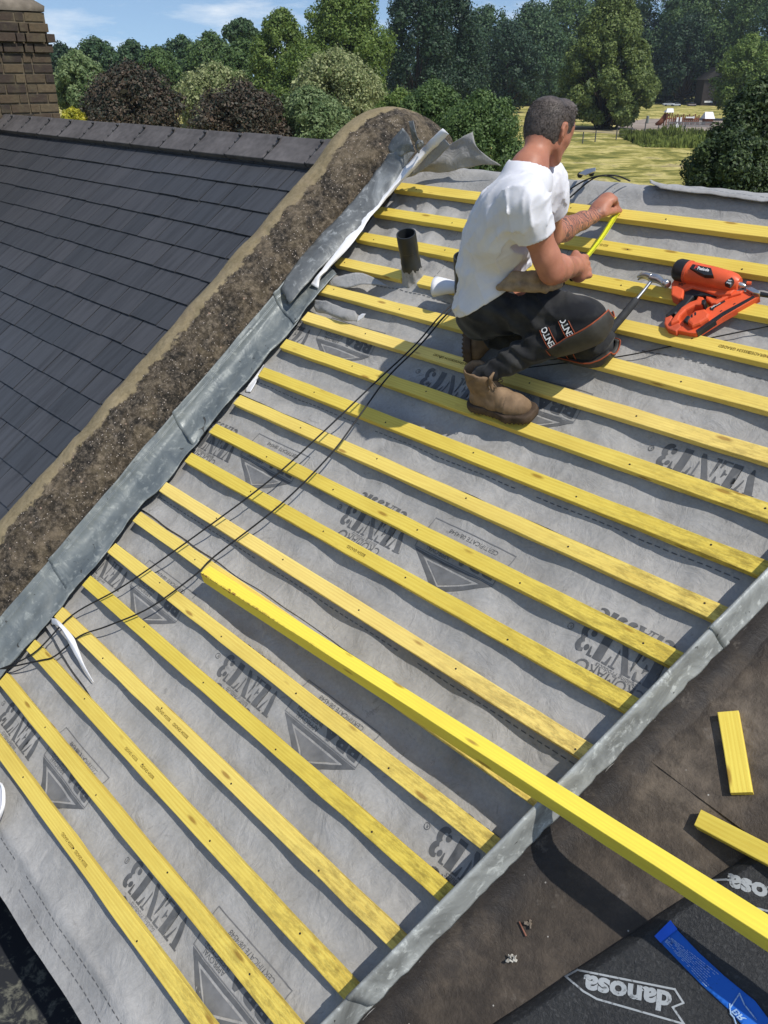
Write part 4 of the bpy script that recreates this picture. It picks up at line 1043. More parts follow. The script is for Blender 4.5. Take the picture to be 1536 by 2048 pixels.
# ------------------------------------------------------------------ party parapet with weathered coping
def PP(u, s, h):
    r = 0.26; v0 = -0.20
    if s <= v0: return W(u, s, h)
    a = (s-v0)/r; cy, cz = v0*CT+r*ST, v0*ST-r*CT
    if a <= 2*TH*1.25:
        an = TH-a; return Vector((u, cy-(r+h)*math.sin(an), cz+(r+h)*math.cos(an)))
    an = TH-2*TH*1.25; e = (s-v0)-r*2*TH*1.25
    return Vector((u, cy-(r+h)*math.sin(an)+e*math.cos(an), cz+(r+h)*math.cos(an)+e*math.sin(an)))
def parapet():
    sec = [(-3.045, -0.20), (-3.048, 0.02), (-3.052, 0.09), (-3.07, 0.135), (-3.10, 0.17), (-3.15, 0.198), (-3.20, 0.214), (-3.245, 0.222), (-3.285, 0.221), (-3.32, 0.210), (-3.35, 0.186), (-3.37, 0.15), (-3.38, 0.08), (-3.385, -0.25)]
    pts = cat_rom([(a, 0, b) for a, b in sec], 7); m = len(pts); V = []
    ss = [-3.9+0.0125*i for i in range(int(5.6/0.0125))]
    for s in ss:
        wv = 0.012*hn(s*1.7, 4.0)
        for j, p in enumerate(pts):
            u, h = p.x+wv, p.z
            top = min(1, max(0, (h-0.0)/0.12))
            buff = 1 if u < -3.22+0.07*hn(u*9, s*9, 1.0) else 0
            d = top*(0.010*hn(u*7, s*7, 3)+(0.25 if buff else 1.0)*(0.006*hn(u*24, s*24, 4)+0.0085*hn(u*52, s*52, 6)))
            if not buff: d -= 0.004*top
            sw = 1.0+0.35*math.exp(-((s-0.12)/0.25)**2)        # swollen where it turns over the ridge
            V.append(PP(u+(u+3.25)*(sw-1)*0.5, s, h*sw+d))
    F = [(i*m+j, i*m+j+1, (i+1)*m+j+1, (i+1)*m+j) for i in range(len(ss)-1) for j in range(m-1)]
    o = link('parapet_wall', npmesh('parapet', [tuple(v) for v in V], F), M_COP, smooth=True)
    o.data.flip_normals()
    tag(o, 'mossy pebbly rendered parapet coping running up between the slate roof and the battened roof', 'parapet')
parapet()

# ------------------------------------------------------------------ lead flashing lengths against the parapet
def lead_len(v0, v1, label, seed, lift=0.0):
    us = 16; sec = [(-2.912, -0.004), (-2.935, 0.006), (-2.965, 0.012), (-3.00, 0.020), (-3.020, 0.034), (-3.031, 0.054), (-3.037, 0.074), (-3.046, 0.092)]
    pts = cat_rom([(a, 0, b) for a, b in sec], 4); m = len(pts); n = int((v1-v0)/0.014); V = []
    for i in range(n+1):
        v = v0+(v1-v0)*i/n
        for j, p in enumerate(pts):
            q = 1-j/(m-1)
            ew = 0.016*hn(v*4.5, seed)*q**2+0.006*hn(v*13, seed, 2)*q**2
            b = (0.010*hn(v*5, j*0.12, seed)+0.004*hn(v*16, j*0.3, seed+1))*(0.3+q)+0.007*max(0, hn(v*7, 5, seed))*q**3+lift*(1 if i > 1 else 1.5)
            V.append(W(p.x+ew+(0.01*hn(v*6, seed, 9) if j > m-4 else 0), v+(0.06*(1-q) if i == 0 else 0.06*(1-q)), p.z+b+(0.006 if j < m-6 else 0)))
    F = [(i*m+j, (i+1)*m+j, (i+1)*m+j+1, i*m+j+1) for i in range(n) for j in range(m-1)]
    me = mesh('lead', V, [f[::-1] for f in F]); o = link('lead_flashing', me, M_LEAD, smooth=True)
    if sum((p.normal for p in me.polygons), Vector()).dot(MR @ Vector((0, 0, 1))) < 0: me.flip_normals()
    md = o.modifiers.new('s', 'SOLIDIFY'); md.thickness = 0.0022; md.offset = -1
    tag(o, label, 'flashing', 'lead flashing lengths along the parapet')
j1 = at(140, 1195, 0.02)[1]; j2 = at(392, 893, 0.02)[1]; j3 = at(596, 640, 0.02)[1]
lead_len(-3.7, j1+0.035, 'lowest blue grey lead flashing length, at the left edge of the picture', 11, 0.0)
lead_len(j1, j2+0.035, 'pitted lead flashing length in the middle with black spots', 23, 0.0035)
lead_len(j2, j3+0.03, 'upper lead flashing length ending under the loose mottled zinc strip', 37, 0.007)
lead_len(j3-0.02, -0.74, 'short crumpled lead flashing end beside the white folded edge, under the loose zinc', 41, 0.009)

def c5(x, y): return 500+x/3.072, 200+y/3.072
def prow(pts, f=c5): return [(*f(x, y), n) for x, y, n in pts]
z = patch('zinc_flashing_strip', [
    prow([(185, 1155, .10), (330, 935, .11), (500, 760, .115), (682, 560, .12), (800, 400, .13), (850, 330, .16)]),
    prow([(215, 1205, .085), (375, 1000, .095), (560, 800, .10), (740, 600, .10), (880, 440, .12), (940, 300, .17)]),
    prow([(243, 1253, .065), (430, 1040, .07), (620, 840, .07), (800, 640, .075), (900, 500, .09), (1012, 318, .12)])], M_ZINC, sub=7, thick=0.002, jit=0.007, seed=2)
tag(z, 'long loose mottled zinc strip lying against the top of the parapet', 'flashing')
z2 = patch('zinc_offcut', [prow([(845, 285, .17), (860, 325, .16), (930, 350, .15)]), prow([(880, 235, .20), (925, 270, .19), (975, 320, .16)]), prow([(938, 170, .23), (975, 220, .21), (1012, 318, .17)])], M_ZINC, sub=6, thick=0.002, jit=0.006, seed=5)
tag(z2, 'upturned mottled zinc corner standing against the coping hump', 'flashing offcut')
z3 = patch('metal_strap', [prow([(974, 128, .27), (985, 190, .24), (1000, 240, .21), (1030, 290, .17)]), prow([(1002, 124, .27), (1016, 190, .24), (1030, 235, .21), (1062, 262, .17)])], M_ZINC, sub=6, thick=0.003, jit=0.004, seed=9)
tag(z3, 'narrow bent metal strap sticking up in front of the coping hump', 'strap')
z4 = patch('crumpled_lead', [prow([(1000, 250, .2), (1030, 235, .22), (1065, 255, .2)]), prow([(1010, 285, .19), (1035, 262, .24), (1070, 270, .18)]), prow([(1025, 310, .17), (1045, 300, .19), (1060, 290, .16)])], M_ZINC, sub=6, thick=0.003, jit=0.03, seed=12)
tag(z4, 'small crumpled scrap of lead at the foot of the bent metal strap', 'scrap')
wl = patch('folded_white_edge', [
    prow([(370, 1128, .05), (425, 1062, .06), (560, 880, .075), (720, 700, .08), (855, 530, .085), (1020, 330, .13), (1090, 262, .17), (1185, 176, .22)]),
    prow([(395, 1145, .04), (445, 1070, .055), (590, 892, .07), (745, 702, .075), (885, 530, .09), (1050, 350, .13), (1130, 265, .17), (1203, 193, .22)]),
    prow([(420, 1158, .03), (455, 1068, .045), (615, 895, .06), (768, 690, .07), (915, 522, .075), (1090, 345, .11), (1160, 275, .16), (1221, 210, .21)])], M_WHT, sub=6, thick=0.0012, jit=0.008, seed=3)
tag(wl, 'long white folded back edge of underlay beside the loose zinc strip', 'membrane edge')
fl = patch('upturned_underlay_corner', [
    prow([(1000, 455, .03), (1070, 380, .06), (1180, 300, .09), (1290, 240, .12), (1366, 192, .14)]),
    prow([(1010, 450, .03), (1120, 385, .06), (1230, 320, .08), (1320, 275, .10), (1386, 275, .11)]),
    prow([(1110, 440, .02), (1200, 400, .045), (1300, 365, .06), (1380, 350, .07), (1440, 335, .075)]),
    prow([(1180, 450, .01), (1280, 430, .025), (1370, 410, .035), (1450, 400, .04), (1545, 405, .035)])], M_MEM, sub=6, thick=0.0012, jit=0.006, seed=4)
tag(fl, 'grey underlay corner standing up in a point beside the coping hump', 'membrane corner')
fl2 = patch('grey_underlay_strip', [
    prow([(1195, 240, .19), (1130, 300, .14), (1040, 390, .09), (960, 480, .05)]),
    prow([(1230, 280, .18), (1170, 345, .12), (1090, 410, .08), (1000, 470, .045)])], M_MEM, sub=6, thick=0.0012, jit=0.004, seed=6)
tag(fl2, 'narrow grey underlay strip hanging beside the white folded edge', 'membrane strip')
def cup(x, y): return 450+x/3.84, 500+y/3.84
f3 = patch('torn_underlay_flap', [prow([(680, 380, .0), (760, 390, .02), (900, 440, .03), (1000, 470, .02)], cup), prow([(680, 430, -.01), (760, 460, .012), (880, 500, .03), (1015, 500, .02)], cup), prow([(700, 475, -.02), (800, 500, .01), (920, 545, .012), (1015, 550, .006)], cup)], M_MEM, sub=6, jit=0.008, seed=8)
tag(f3, 'torn crumpled grey underlay flap lying between two battens near the lead end', 'membrane flap')
f4 = patch('white_torn_tip', [prow([(1025, 510, .025), (1050, 490, .03), (1080, 490, .03)], cup), prow([(1012, 555, .01), (1030, 545, .012), (1062, 520, .02)], cup)], M_WHT, sub=5, jit=0.003)
tag(f4, 'little white turned over tip at the end of the torn underlay flap', 'membrane tip')
f5 = patch('loose_underlay_scrap', [prow([(760, 240, .0), (900, 195, .012), (1060, 180, .02), (1240, 265, .004)], cup), prow([(760, 270, -.015), (920, 290, .0), (1060, 265, .008), (1245, 270, .003)], cup)], M_MEM, sub=6, jit=0.005, seed=15)
tag(f5, 'loose grey underlay scrap in front of the near black pipe', 'membrane scrap')
wt = patch('white_edge_tip', [prow([(300, 880, -.01), (250, 950, -.012), (240, 965, -.013)], cup), prow([(290, 905, -.018), (215, 1000, -.02), (155, 1080, -.026)], cup), prow([(260, 950, -.02), (235, 1020, -.02), (195, 1090, -.024)], cup)], M_WHT, sub=5)
tag(wt, 'small white tip of underlay poking out from under the middle of the lead flashing', 'membrane tip')
def c7(x, y): return x/3.84, 1150+y/3.84
cw = patch('white_curled_corner', [
    prow([(390, 330, .0), (440, 350, .02), (500, 470, .022), (560, 590, .012), (620, 690, -.004), (700, 810, -.02)], c7),
    prow([(400, 375, -.01), (460, 400, .026), (520, 480, .03), (575, 560, .02), (640, 690, .0), (712, 815, -.018)], c7),
    prow([(420, 330, .005), (470, 370, .02), (560, 470, .02), (600, 560, .01), (650, 690, -.004), (720, 820, -.022)], c7)], M_WHT, sub=6, thick=0.001)
tag(cw, 'white curled corner of underlay between two battens at the lower left', 'membrane corner')
le_ = patch('white_eaves_curl', [[(-60, 1540, 0.0), (-6, 1560, 0.03), (4, 1600, 0.03), (-8, 1650, 0.02)], [(-60, 1600, -0.02), (0, 1575, 0.02), (10, 1605, 0.02), (0, 1640, 0.0)], [(-60, 1650, -0.03), (-10, 1660, -0.01), (-4, 1640, 0.0), (-6, 1660, -0.01)]], M_WHT, sub=5)
tag(le_, 'white curled underlay edge peeping in at the left border of the picture', 'membrane edge')

# ------------------------------------------------------------------ neighbour house with slate roof, ridge tiles and chimney
nb = empty('neighbour_house', W(-7, -2.5, -0.4)); tag(nb, 'neighbouring house with dark slate roof, ridge tiles and brick chimney', 'house')
def slates():
    V = []; Q = []; g = random.Random(3); k = 0
    for r in range(-6, 20):
        vb = -1.124-0.161*r
        if vb > -0.10: continue
        u = -3.405-g.uniform(0, 0.2)+0.12*(r % 2)
        u = -3.35
        first = True
        while u > -11.5:
            w = g.uniform(0.20, 0.27)
            if first: w = 0.1+0.12*(r % 2)+g.uniform(0, .03); first = False
            u2 = u-w; gp = 0.0075; l = 0.007+g.uniform(-0.0012, 0.0018); dv = g.uniform(-0.003, 0.003); tw = g.uniform(-0.0015, 0.0015)
            t = vb+0.19
            P = [W(u2+gp, vb+dv, l+tw+0.004), W(u-gp*0, vb+dv, l-tw+0.004), W(u, t, 0.0015), W(u2+gp, t, 0.0015), W(u2+gp, vb+dv, l+tw-0.003), W(u, vb+dv, l-tw-0.003)]
            V += P; Q += [(k, k+1, k+2, k+3), (k+4, k+5, k+1, k), (k+4, k, k+3, k+3), (k+1, k+5, k+2, k+2)]; k += 6
            u = u2
    me = mesh('slates', V, [tuple(dict.fromkeys(q)) for q in Q]); rf = link('roof', me, M_SLATE, nb)
    md = slab('roof_boards', lambda v: -14, lambda v: -3.40, [-4.2, -1, -0.05, 0.0], -0.12, -0.004, M_BLK, nb)
    bm = bmesh.new(); V = [bm.verts.new(p) for p in (Vector((-14, 0, 0)), Vector((-3.4, 0, 0)), Vector((-3.4, 2.6, -2.0)), Vector((-14, 2.6, -2.0)), Vector((-14, 0, -.1)), Vector((-3.4, 0, -.1)), Vector((-3.4, 2.6, -2.1)), Vector((-14, 2.6, -2.1)))]
    for f in ((0, 1, 2, 3), (7, 6, 5, 4), (0, 3, 7, 4), (1, 5, 6, 2), (2, 6, 7, 3)): bm.faces.new([V[i] for i in f])
    link('back_slope', bm2(bm, 'bs'), M_SLATE, nb)
    # ridge tiles
    w = 0.372; u = -3.33; n = 0
    while u > -11.5:
        bm = bmesh.new(); g2 = random.Random(n); l = w-0.008
        dz = g2.uniform(-0.003, 0.003)
        sec = [(-0.135, 0.006), (-0.135, 0.036), (-0.03, 0.038), (0.0, 0.040)]
        pts = []
        for s in (0, 1):
            uu = u-s*l-0.004
            a = W(uu, -0.150, 0.008+dz); b = W(uu, -0.152, 0.040+dz); c = W(uu, -0.015, 0.036+dz); top = Vector((uu, 0.0, 0.052+dz))
            d = Vector((uu, 0.12, -0.05+dz)); e = Vector((uu, 0.12, -0.085)); pts.append([bm.verts.new(p) for p in (a, b, c, top, d, e)])
        A, B = pts
        for j in range(5): bm.faces.new((A[j], B[j], B[j+1], A[j+1]))
        bm.faces.new((A[5], B[5], B[0], A[0])); bm.faces.new(A); bm.faces.new(B[::-1])
        bmesh.ops.recalc_face_normals(bm, faces=bm.faces[:])
        es = [e for e in bm.edges if len(e.link_faces) == 2]
        bmesh.ops.bevel(bm, geom=es, offset=0.005, segments=2, profile=0.5, affect='EDGES')
        o = link('ridge_tile', bm2(bm, 'ridge_tile'), M_RIDGE, nb)
        tb = bmesh.new()
        for v_, h_ in ((-0.148, 0.040), (-0.10, 0.042), (-0.05, 0.043), (0.0, 0.048)):
            p = W(u-w+0.003, v_, h_); s = 0.011 if v_ == 0 else 0.007
            bmesh.ops.create_icosphere(tb, subdivisions=1, radius=s, matrix=Matrix.Translation(p))
        tube_bm(tb, [W(u-w+0.003, -0.15, 0.034), W(u-w+0.003, -0.01, 0.038)], 0.005, 6)
        link('joint', bm2(tb, 'joint'), M_BLK, nb, smooth=True)
        u -= w; n += 1
slates()
wallbox('wall', -12.5, -3.4, -2.45, 2.5, GZ, -2.2, M_BRK, nb)
def chimney():
    P = dep(124, 244, 7.5); X, Y = P.x, P.y
    def zof(y):
        # height of the picture row y on the corner edge
        lo, hi = -2.0, 3.0
        for _ in range(40):
            m = (lo+hi)/2; q = RC @ (np.array(MR.transposed() @ Vector((X, Y, m)))-CU); py = 1024+FPX*q[1]/q[2]
            if py > y: lo = m
            else: hi = m
        return lo
    zb, zt = zof(300), zof(112); ch = 0.0765
    g = random.Random(5); bm = bmesh.new(); mm, t, b = mat('chimney brick', 0.9, 0.15); N = NB(t)
    r = N.n('ShaderNodeNewGeometry').outputs['Random Per Island']; v = N.co(); f = N.noise(v, 35, 6, 0.7); f2 = N.noise(v, 9, 5, 0.6)
    c = N.ramp(r, [(0.0, (0.045, 0.036, 0.032)), (0.4, (0.075, 0.055, 0.042)), (0.75, (0.11, 0.08, 0.05)), (1.0, (0.15, 0.115, 0.07))])
    c = N.mix(N.math('MULTIPLY', N.ramp(f2, [(0.45, (0, 0, 0)), (0.7, (1, 1, 1))]), 0.5), c, (0.14, 0.12, 0.07))
    c = N.mix(N.math('MULTIPLY', N.ramp(f, [(0.4, (0, 0, 0)), (0.7, (1, 1, 1))]), 0.4), c, (0.035, 0.03, 0.028))
    t.links.new(c, b.inputs['Base Color']); N.bump(f, 0.8, 0.008, b)
    ms = empty('chimney_stack', (X, Y, zb)); ms.parent = nb; ms.matrix_parent_inverse = Matrix.Translation(-Vector(nb.location))
    W2, DP = 1.6, 0.75
    def course(z, out, h, g):
        # visible side face (towards +X) and the two returns
        y = Y+out; e = Y-W2-out
        head = g.random() < 0.5; y -= 0
        k = 0
        while y > e:
            L = 0.085 if (k % 2 == (1 if head else 0)) else 0.172
            L += g.uniform(-0.006, 0.006); y2 = max(y-L, e)
            box(bm, (X+out-0.05+g.uniform(-0.003, 0.003), (y+y2)/2, z+h/2), (0.10, y-y2-0.011, h-0.013), bevel=0.004)
            y = y2; k += 1
        x = X+out-0.10
        while x > X-DP:
            L = 0.215; box(bm, (x-L/2, Y+out-0.05, z+h/2), (L-0.011, 0.10, h-0.013), bevel=0.004); box(bm, (x-L/2, e+0.05, z+h/2), (L-0.011, 0.10, h-0.013), bevel=0.004); x -= L
    z = zb
    while z < zt-0.02: course(z, 0.0, ch, g); z += ch
    z1 = z
    course(z, 0.022, ch, g); z += ch; course(z, 0.045, ch, g); z += ch; course(z, 0.012, ch, g); z += ch; course(z, -0.010, ch, g); z += ch
    o = link('brickwork', bm2(bm, 'bricks'), mm); o.parent = ms; o.matrix_parent_inverse = (Matrix.Translation(-Vector((X, Y, zb))))
    core = bmesh.new(); box(core, (X-DP/2-0.006, Y-W2/2, (zb+z1)/2-1), (DP-0.012, W2-0.012, z1-zb+2)); box(core, (X-DP/2, Y-W2/2, (z1+z)/2), (DP-0.03, W2-0.0, z-z1-0.004))
    o = link('mortar', bm2(core, 'mortar'), simple('chimney mortar', (0.135, 0.11, 0.075), 0.95, 0.1, var=0.2, sc=30, bump=0.5, bd=0.004)); o.parent = ms; o.matrix_parent_inverse = (Matrix.Translation(-Vector((X, Y, zb))))
    cap = bmesh.new(); n = 10; rings = []
    hs = [(0.0, 0.005), (0.01, 0.045), (-0.06, 0.10), (-0.16, 0.16), (-0.24, 0.19)]
    for off, hh in hs:
        ring_ = []; x0, x1, y0, y1 = X-DP-off, X+off, Y-W2-off, Y+off
        for a, bq in ((x0, y0), (x1, y0), (x1, y1), (x0, y1)): pass
        C_ = [(x0, y0), (x1, y0), (x1, y1), (x0, y1)]
        for q in range(4):
            a, c2 = Vector(C_[q]), Vector(C_[(q+1) % 4])
            for w_ in range(n):
                p = a+(c2-a)*w_/n; ring_.append(cap.verts.new((p.x+0.01*hn(p.y*8, hh*9), p.y+0.01*hn(p.x*8, hh*9, 3), z+hh+0.012*hn(p.x*6, p.y*6, hh))))
        rings.append(ring_)
    for i in range(len(rings)-1):
        for q in range(4*n): cap.faces.new((rings[i][q], rings[i][(q+1) % (4*n)], rings[i+1][(q+1) % (4*n)], rings[i+1][q]))
    cap.faces.new(rings[-1])
    o = link('flaunching', bm2(cap, 'cap'), simple('cement cap', (0.17, 0.145, 0.115), 0.95, 0.1, var=0.25, sc=14, bump=0.7, bd=0.01), smooth=True); o.parent = ms; o.matrix_parent_inverse = (Matrix.Translation(-Vector((X, Y, zb))))
    bm = bmesh.new(); tube_bm(bm, [(X-0.38, Y-0.42, z+0.15), (X-0.38, Y-0.42, z+0.30), (X-0.38, Y-0.42, z+0.85)], [0.19, 0.16, 0.15], 24)
    tube_bm(bm, [(X-0.38, Y-1.0, z+0.15), (X-0.38, Y-1.0, z+0.30), (X-0.38, Y-1.0, z+0.85)], [0.19, 0.16, 0.15], 24)
    o = link('chimney_pot', bm2(bm, 'pot'), simple('pot clay', (0.24, 0.15, 0.10), 0.9, 0.1), smooth=True); o.parent = ms; o.matrix_parent_inverse = (Matrix.Translation(-Vector((X, Y, zb))))
chimney()

# lower felt roof seen beyond the eaves at the bottom left
m_low = worn('lichen spotted felt', (0.022, 0.024, 0.028), (0.15, 0.15, 0.12), 0.52, 14)
bm = bmesh.new(); box(bm, (-3, -5.2, -2.75), (9, 5.56, 0.3)); lo = link('lower_felt_roof', bm2(bm, 'low'), m_low); tag(lo, 'dark lichen spotted lower roof below the eaves at the bottom left', 'roof')

# ------------------------------------------------------------------ black vent pipes
def pipe(name, base, top, r, label):
    o = empty(name, base); tag(o, label, 'pipe', 'black vent pipes through the underlay')
    d = (top-base).normalized(); bm = bmesh.new(); sg = 40; rings = []
    a = d.cross(Vector((0, 0, 1))); a = a.normalized() if a.length > 1e-3 else Vector((1, 0, 0)); b = d.cross(a); L = (top-base).length
    prof = [(-0.14, r), (0.035, r), (0.037, r*1.045), (0.075, r*1.045), (0.078, r), (L*0.62, r*0.995), (L*0.625, r*1.02), (L-0.002, r*1.02), (L, r*1.01), (L, r*0.88), (L-0.15, r*0.88), (L-0.152, 0.001)]
    for z_, rr in prof: rings.append([bm.verts.new(base+d*z_+(a*math.cos(2*math.pi*k/sg)+b*math.sin(2*math.pi*k/sg))*rr) for k in range(sg)])
    for i in range(len(rings)-1):
        for k in range(sg): bm.faces.new((rings[i][k], rings[i][(k+1) % sg], rings[i+1][(k+1) % sg], rings[i+1][k]))
    bmesh.ops.recalc_face_normals(bm, faces=bm.faces[:])
    p = link('tube', bm2(bm, 'tube'), M_PIPE, o, smooth=True); md = p.modifiers.new('e', 'EDGE_SPLIT'); md.split_angle = math.radians(40)
    # gathered underlay sleeve round the foot, open towards the eaves
    V = []; n = 48
    for i, (h, e) in enumerate(((-0.02, 1.35), (0.0, 1.18), (0.025, 1.09), (0.045, 1.06))):
        for k in range(n):
            an = 2*math.pi*k/n; rr = r*e*(1+0.05*math.sin(an*9+i)+0.05*hn(an*3, i)); V.append(base+(a*math.cos(an)+b*math.sin(an))*rr+d*(h+0.015*hn(math.cos(an)*3, math.sin(an)*3, 1)))
    F = [(i*n+k, i*n+(k+1) % n, (i+1)*n+(k+1) % n, (i+1)*n+k) for i in range(3) for k in range(n)]
    c = link('sleeve', mesh('sleeve', V, F), M_MEM, o, smooth=True)
nW = MR @ Vector((0, 0, 1))
b1 = Vector(atw(826, 552, -0.02)); 
def on_ray_near(x, y, A, L, far=False):
    r = MR @ Vector(ray(x, y)); d0 = CAMW-A; a = r.dot(r); b = 2*r.dot(d0); c = d0.dot(d0)-L*L; D = b*b-4*a*c
    t = -b/2/a if D < 0 else (-b+(1 if far else -1)*math.sqrt(D))/2/a
    return CAMW+r*t
t1 = on_ray_near(812, 467, b1, 0.20)
pipe('vent_pipe', b1, t1, 0.039, 'nearer black vent pipe standing open between the battens left of the man')
b2 = Vector(atw(931, 604, -0.02)); t2 = on_ray_near(928, 512, b2, 0.20)
pipe('vent_pipe', b2, t2, 0.039, 'further black vent pipe half hidden behind the man white shirt')
# white cuff of folded underlay lying by the pipes: a loose cone
bm = bmesh.new(); V = []; n = 22
ca, cb = Vector(atw(872, 577, .035)), Vector(atw(930, 578, .02)); ax = (cb-ca).normalized(); a = ax.cross(nW).normalized(); b = a.cross(ax)
for i in range(9):
    t = i/8; rr = 0.034*(1-t)+0.012*t
    for k in range(n):
        an = math.pi*(-0.35+1.75*k/(n-1)); V.append(ca+(cb-ca)*t+(a*math.cos(an)*1.25+b*math.sin(an))*rr*(1+0.08*hn(t*4, an))+nW*0.01)
F = [(i*n+k, i*n+k+1, (i+1)*n+k+1, (i+1)*n+k) for i in range(8) for k in range(n-1)]
cu_ = link('white_underlay_cuff', mesh('cuff', V, F), M_WHT, smooth=True); cu_.modifiers.new('s', 'SOLIDIFY').thickness = 0.0012
tag(cu_, 'white rolled cuff of underlay lying between the two black pipes', 'membrane cuff')

# ------------------------------------------------------------------ cables
def cable(name, pts, label, r=0.0032, group='two thin black cables across the battens'):
    P = cat_rom([atw(*q) for q in pts], 8); o = tube(name, P, r, M_CABLE, None, 8); tag(o, label, 'cable', group)
cable('cable', [(-30, 1350, .02), (65, 1308, .012), (145, 1230, .008), (250, 1170, .02), (400, 1065, .03), (540, 960, .045), (640, 870, .05), (745, 770, .05), (830, 690, .04), (880, 632, .04), (925, 592, .03)], 'upper of two thin black cables running from the lead up to the man seat')
cable('cable', [(-30, 1345, .018), (75, 1322, .006), (110, 1312, .006), (160, 1272, .010), (215, 1252, .016), (300, 1215, .02), (390, 1150, .012), (430, 1112, .012), (560, 1010, .03), (660, 910, .04), (720, 830, .045), (775, 755, .045), (840, 690, .04), (890, 632, .035), (928, 595, .03)], 'lower of two thin black cables, bent where it crosses the battens')
cable('cable', [(1075, 430, .012), (1107, 405, .02), (1150, 372, .055), (1185, 355, .07), (1215, 352, .07), (1240, 362, -.02)], 'cable looping over the ridge behind the man, left one of the pair', .003, 'cable pair over the ridge')
cable('cable', [(1112, 420, .012), (1140, 395, .03), (1175, 365, .06), (1200, 352, .075), (1235, 352, .06), (1260, 362, .0)], 'cable looping over the ridge behind the man, right one of the pair', .003, 'cable pair over the ridge')
cable('thin_cable', [(1040, 737, -.02), (1130, 726, -.02), (1240, 713, -.022), (1340, 693, -.024), (1440, 672, -.022), (1560, 648, -.022)], 'thin dark cable slanting under the battens below the nail gun', .0022, None)

# aluminium plate clamp on the ridge
r = empty('ridge_clamp', W(-2.15, 0.0, 0.05)); tag(r, 'small shiny flat bracket on black knobs standing on the ridge', 'bracket')
bm = bmesh.new(); q = [Vector(atw(x, y, 0.08)) for x, y in ((1157, 347), (1172, 338), (1191, 335), (1190, 342), (1170, 350))]
tp = [bm.verts.new(p) for p in q]; bt = [bm.verts.new(p-nW*0.004) for p in q]; bm.faces.new(tp); bm.faces.new(bt[::-1])
for i in range(5): bm.faces.new((tp[i], bt[i], bt[(i+1) % 5], tp[(i+1) % 5]))
bmesh.ops.recalc_face_normals(bm, faces=bm.faces[:]); link('plate', bm2(bm, 'plate'), M_STEEL, r)
for x, y in ((1160, 350), (1183, 347)): tube('knob', [Vector(atw(x, y, 0.072)), Vector(atw(x, y, 0.0))], 0.006, M_BLK, r, 8); tube('foot', [Vector(atw(x, y, 0.05)), Vector(atw(x, y, 0.035))], 0.011, M_BLK, r, 10)

# ------------------------------------------------------------------ new black felt pieces with worn lettering, blue tape
def c4(x, y): return 936+x/2.56, 1748+y/2.56
FH = 0.035
def felt_h(p):   # p = (x, y) photo point: height of the felt piece top
    d = ((p[0]-987)*0.665+(p[1]-2048))/1.2            # distance in px from the left edge line
    return ND+FH*min(1, (max(0, d)/22.0)**0.5)+0.004*hn(p[0]*.012, p[1]*.012)
def felt_piece():
    V = []; A0 = Vector((900, 2106)); A1 = Vector((1520, 1694)); dx = Vector((0.60, 0.80)); n1, n2 = 70, 70
    for i in range(n1+1):
        a = A0+(A1-A0)*i/n1; a = a+Vector((hn(i*.15, 1)*3, hn(i*.2, 2)*3))
        for j in range(n2+1):
            p = a+dx*(460*(j/n2)**1.7); h = felt_h(p) if j > 0 else ND-0.001
            V.append(atw(p.x, p.y, h))
    k = n2+1; F = [(i*k+j, i*k+j+1, (i+1)*k+j+1, (i+1)*k+j) for i in range(n1) for j in range(n2)]
    me = mesh('felt', [tuple(v) for v in V], F); o = link('felt_sheet', me, M_DAN, smooth=True)
    if sum((p.normal for p in me.polygons), Vector()).dot(nW) < 0: me.flip_normals()
    tag(o, 'new black roofing felt lying on the old brown felt, with worn white lettering', 'roofing felt')
    return o
FS = felt_piece()
def on_felt(x, y, e=0.0015): return atw(x, y, felt_h((x, y))+e)
STEP = 9.0
def felt_print(parts, m, name):
    d = bmesh.new()
    for bm, f in parts: place(d, bm, f)
    bmesh.ops.recalc_face_normals(d, faces=d.faces[:]); me = bm2(d, name); o = link(name, me, m, FS, smooth=True)
    if sum((p.normal*p.area for p in me.polygons), Vector()).dot(nW) < 0: me.flip_normals()
def aff(o, ex, ey):
    """lettering x,y (px along ex, px along ey) from origin o"""
    return lambda x, y: on_felt(o[0]+ex[0]*x+ey[0]*y, o[1]+ex[1]*x+ey[1]*y)
def arrow(pts, w): return (line_bm([c4(*p) for p in pts], w, True), lambda x, y: on_felt(x, y))
d0, d1_ = Vector(c4(1040, 668)), Vector(c4(588, 575)); ex = (d1_-d0); L_ = ex.length; ex = ex/L_; ey = Vector((-0.06, 0.998)); 
felt_print([(font_bm('danosa', 40, L_, 0.04), aff(c4(1046, 610), ex, Vector((-0.08, 1.0)))),
            arrow([(500, 524), (560, 491), (1058, 590), (1103, 660), (1048, 682), (1106, 768), (660, 640), (590, 600)], 4.0)], M_DPR, 'lettering')
e2 = (Vector((1440, 1765))-Vector((1600, 1815))).normalized()
felt_print([(font_bm('danosa', 36, 170, 0.04), aff((1618, 1798), e2, Vector((-0.05, 1.0)))),
            (line_bm([(1427, 1760), (1452, 1759), (1536, 1775), (1660, 1810)], 4.0), lambda x, y: on_felt(x, y)),
            (line_bm([(1431, 1762), (1436, 1785), (1470, 1806), (1536, 1822), (1640, 1850)], 4.0), lambda x, y: on_felt(x, y))], M_DPR, 'lettering')
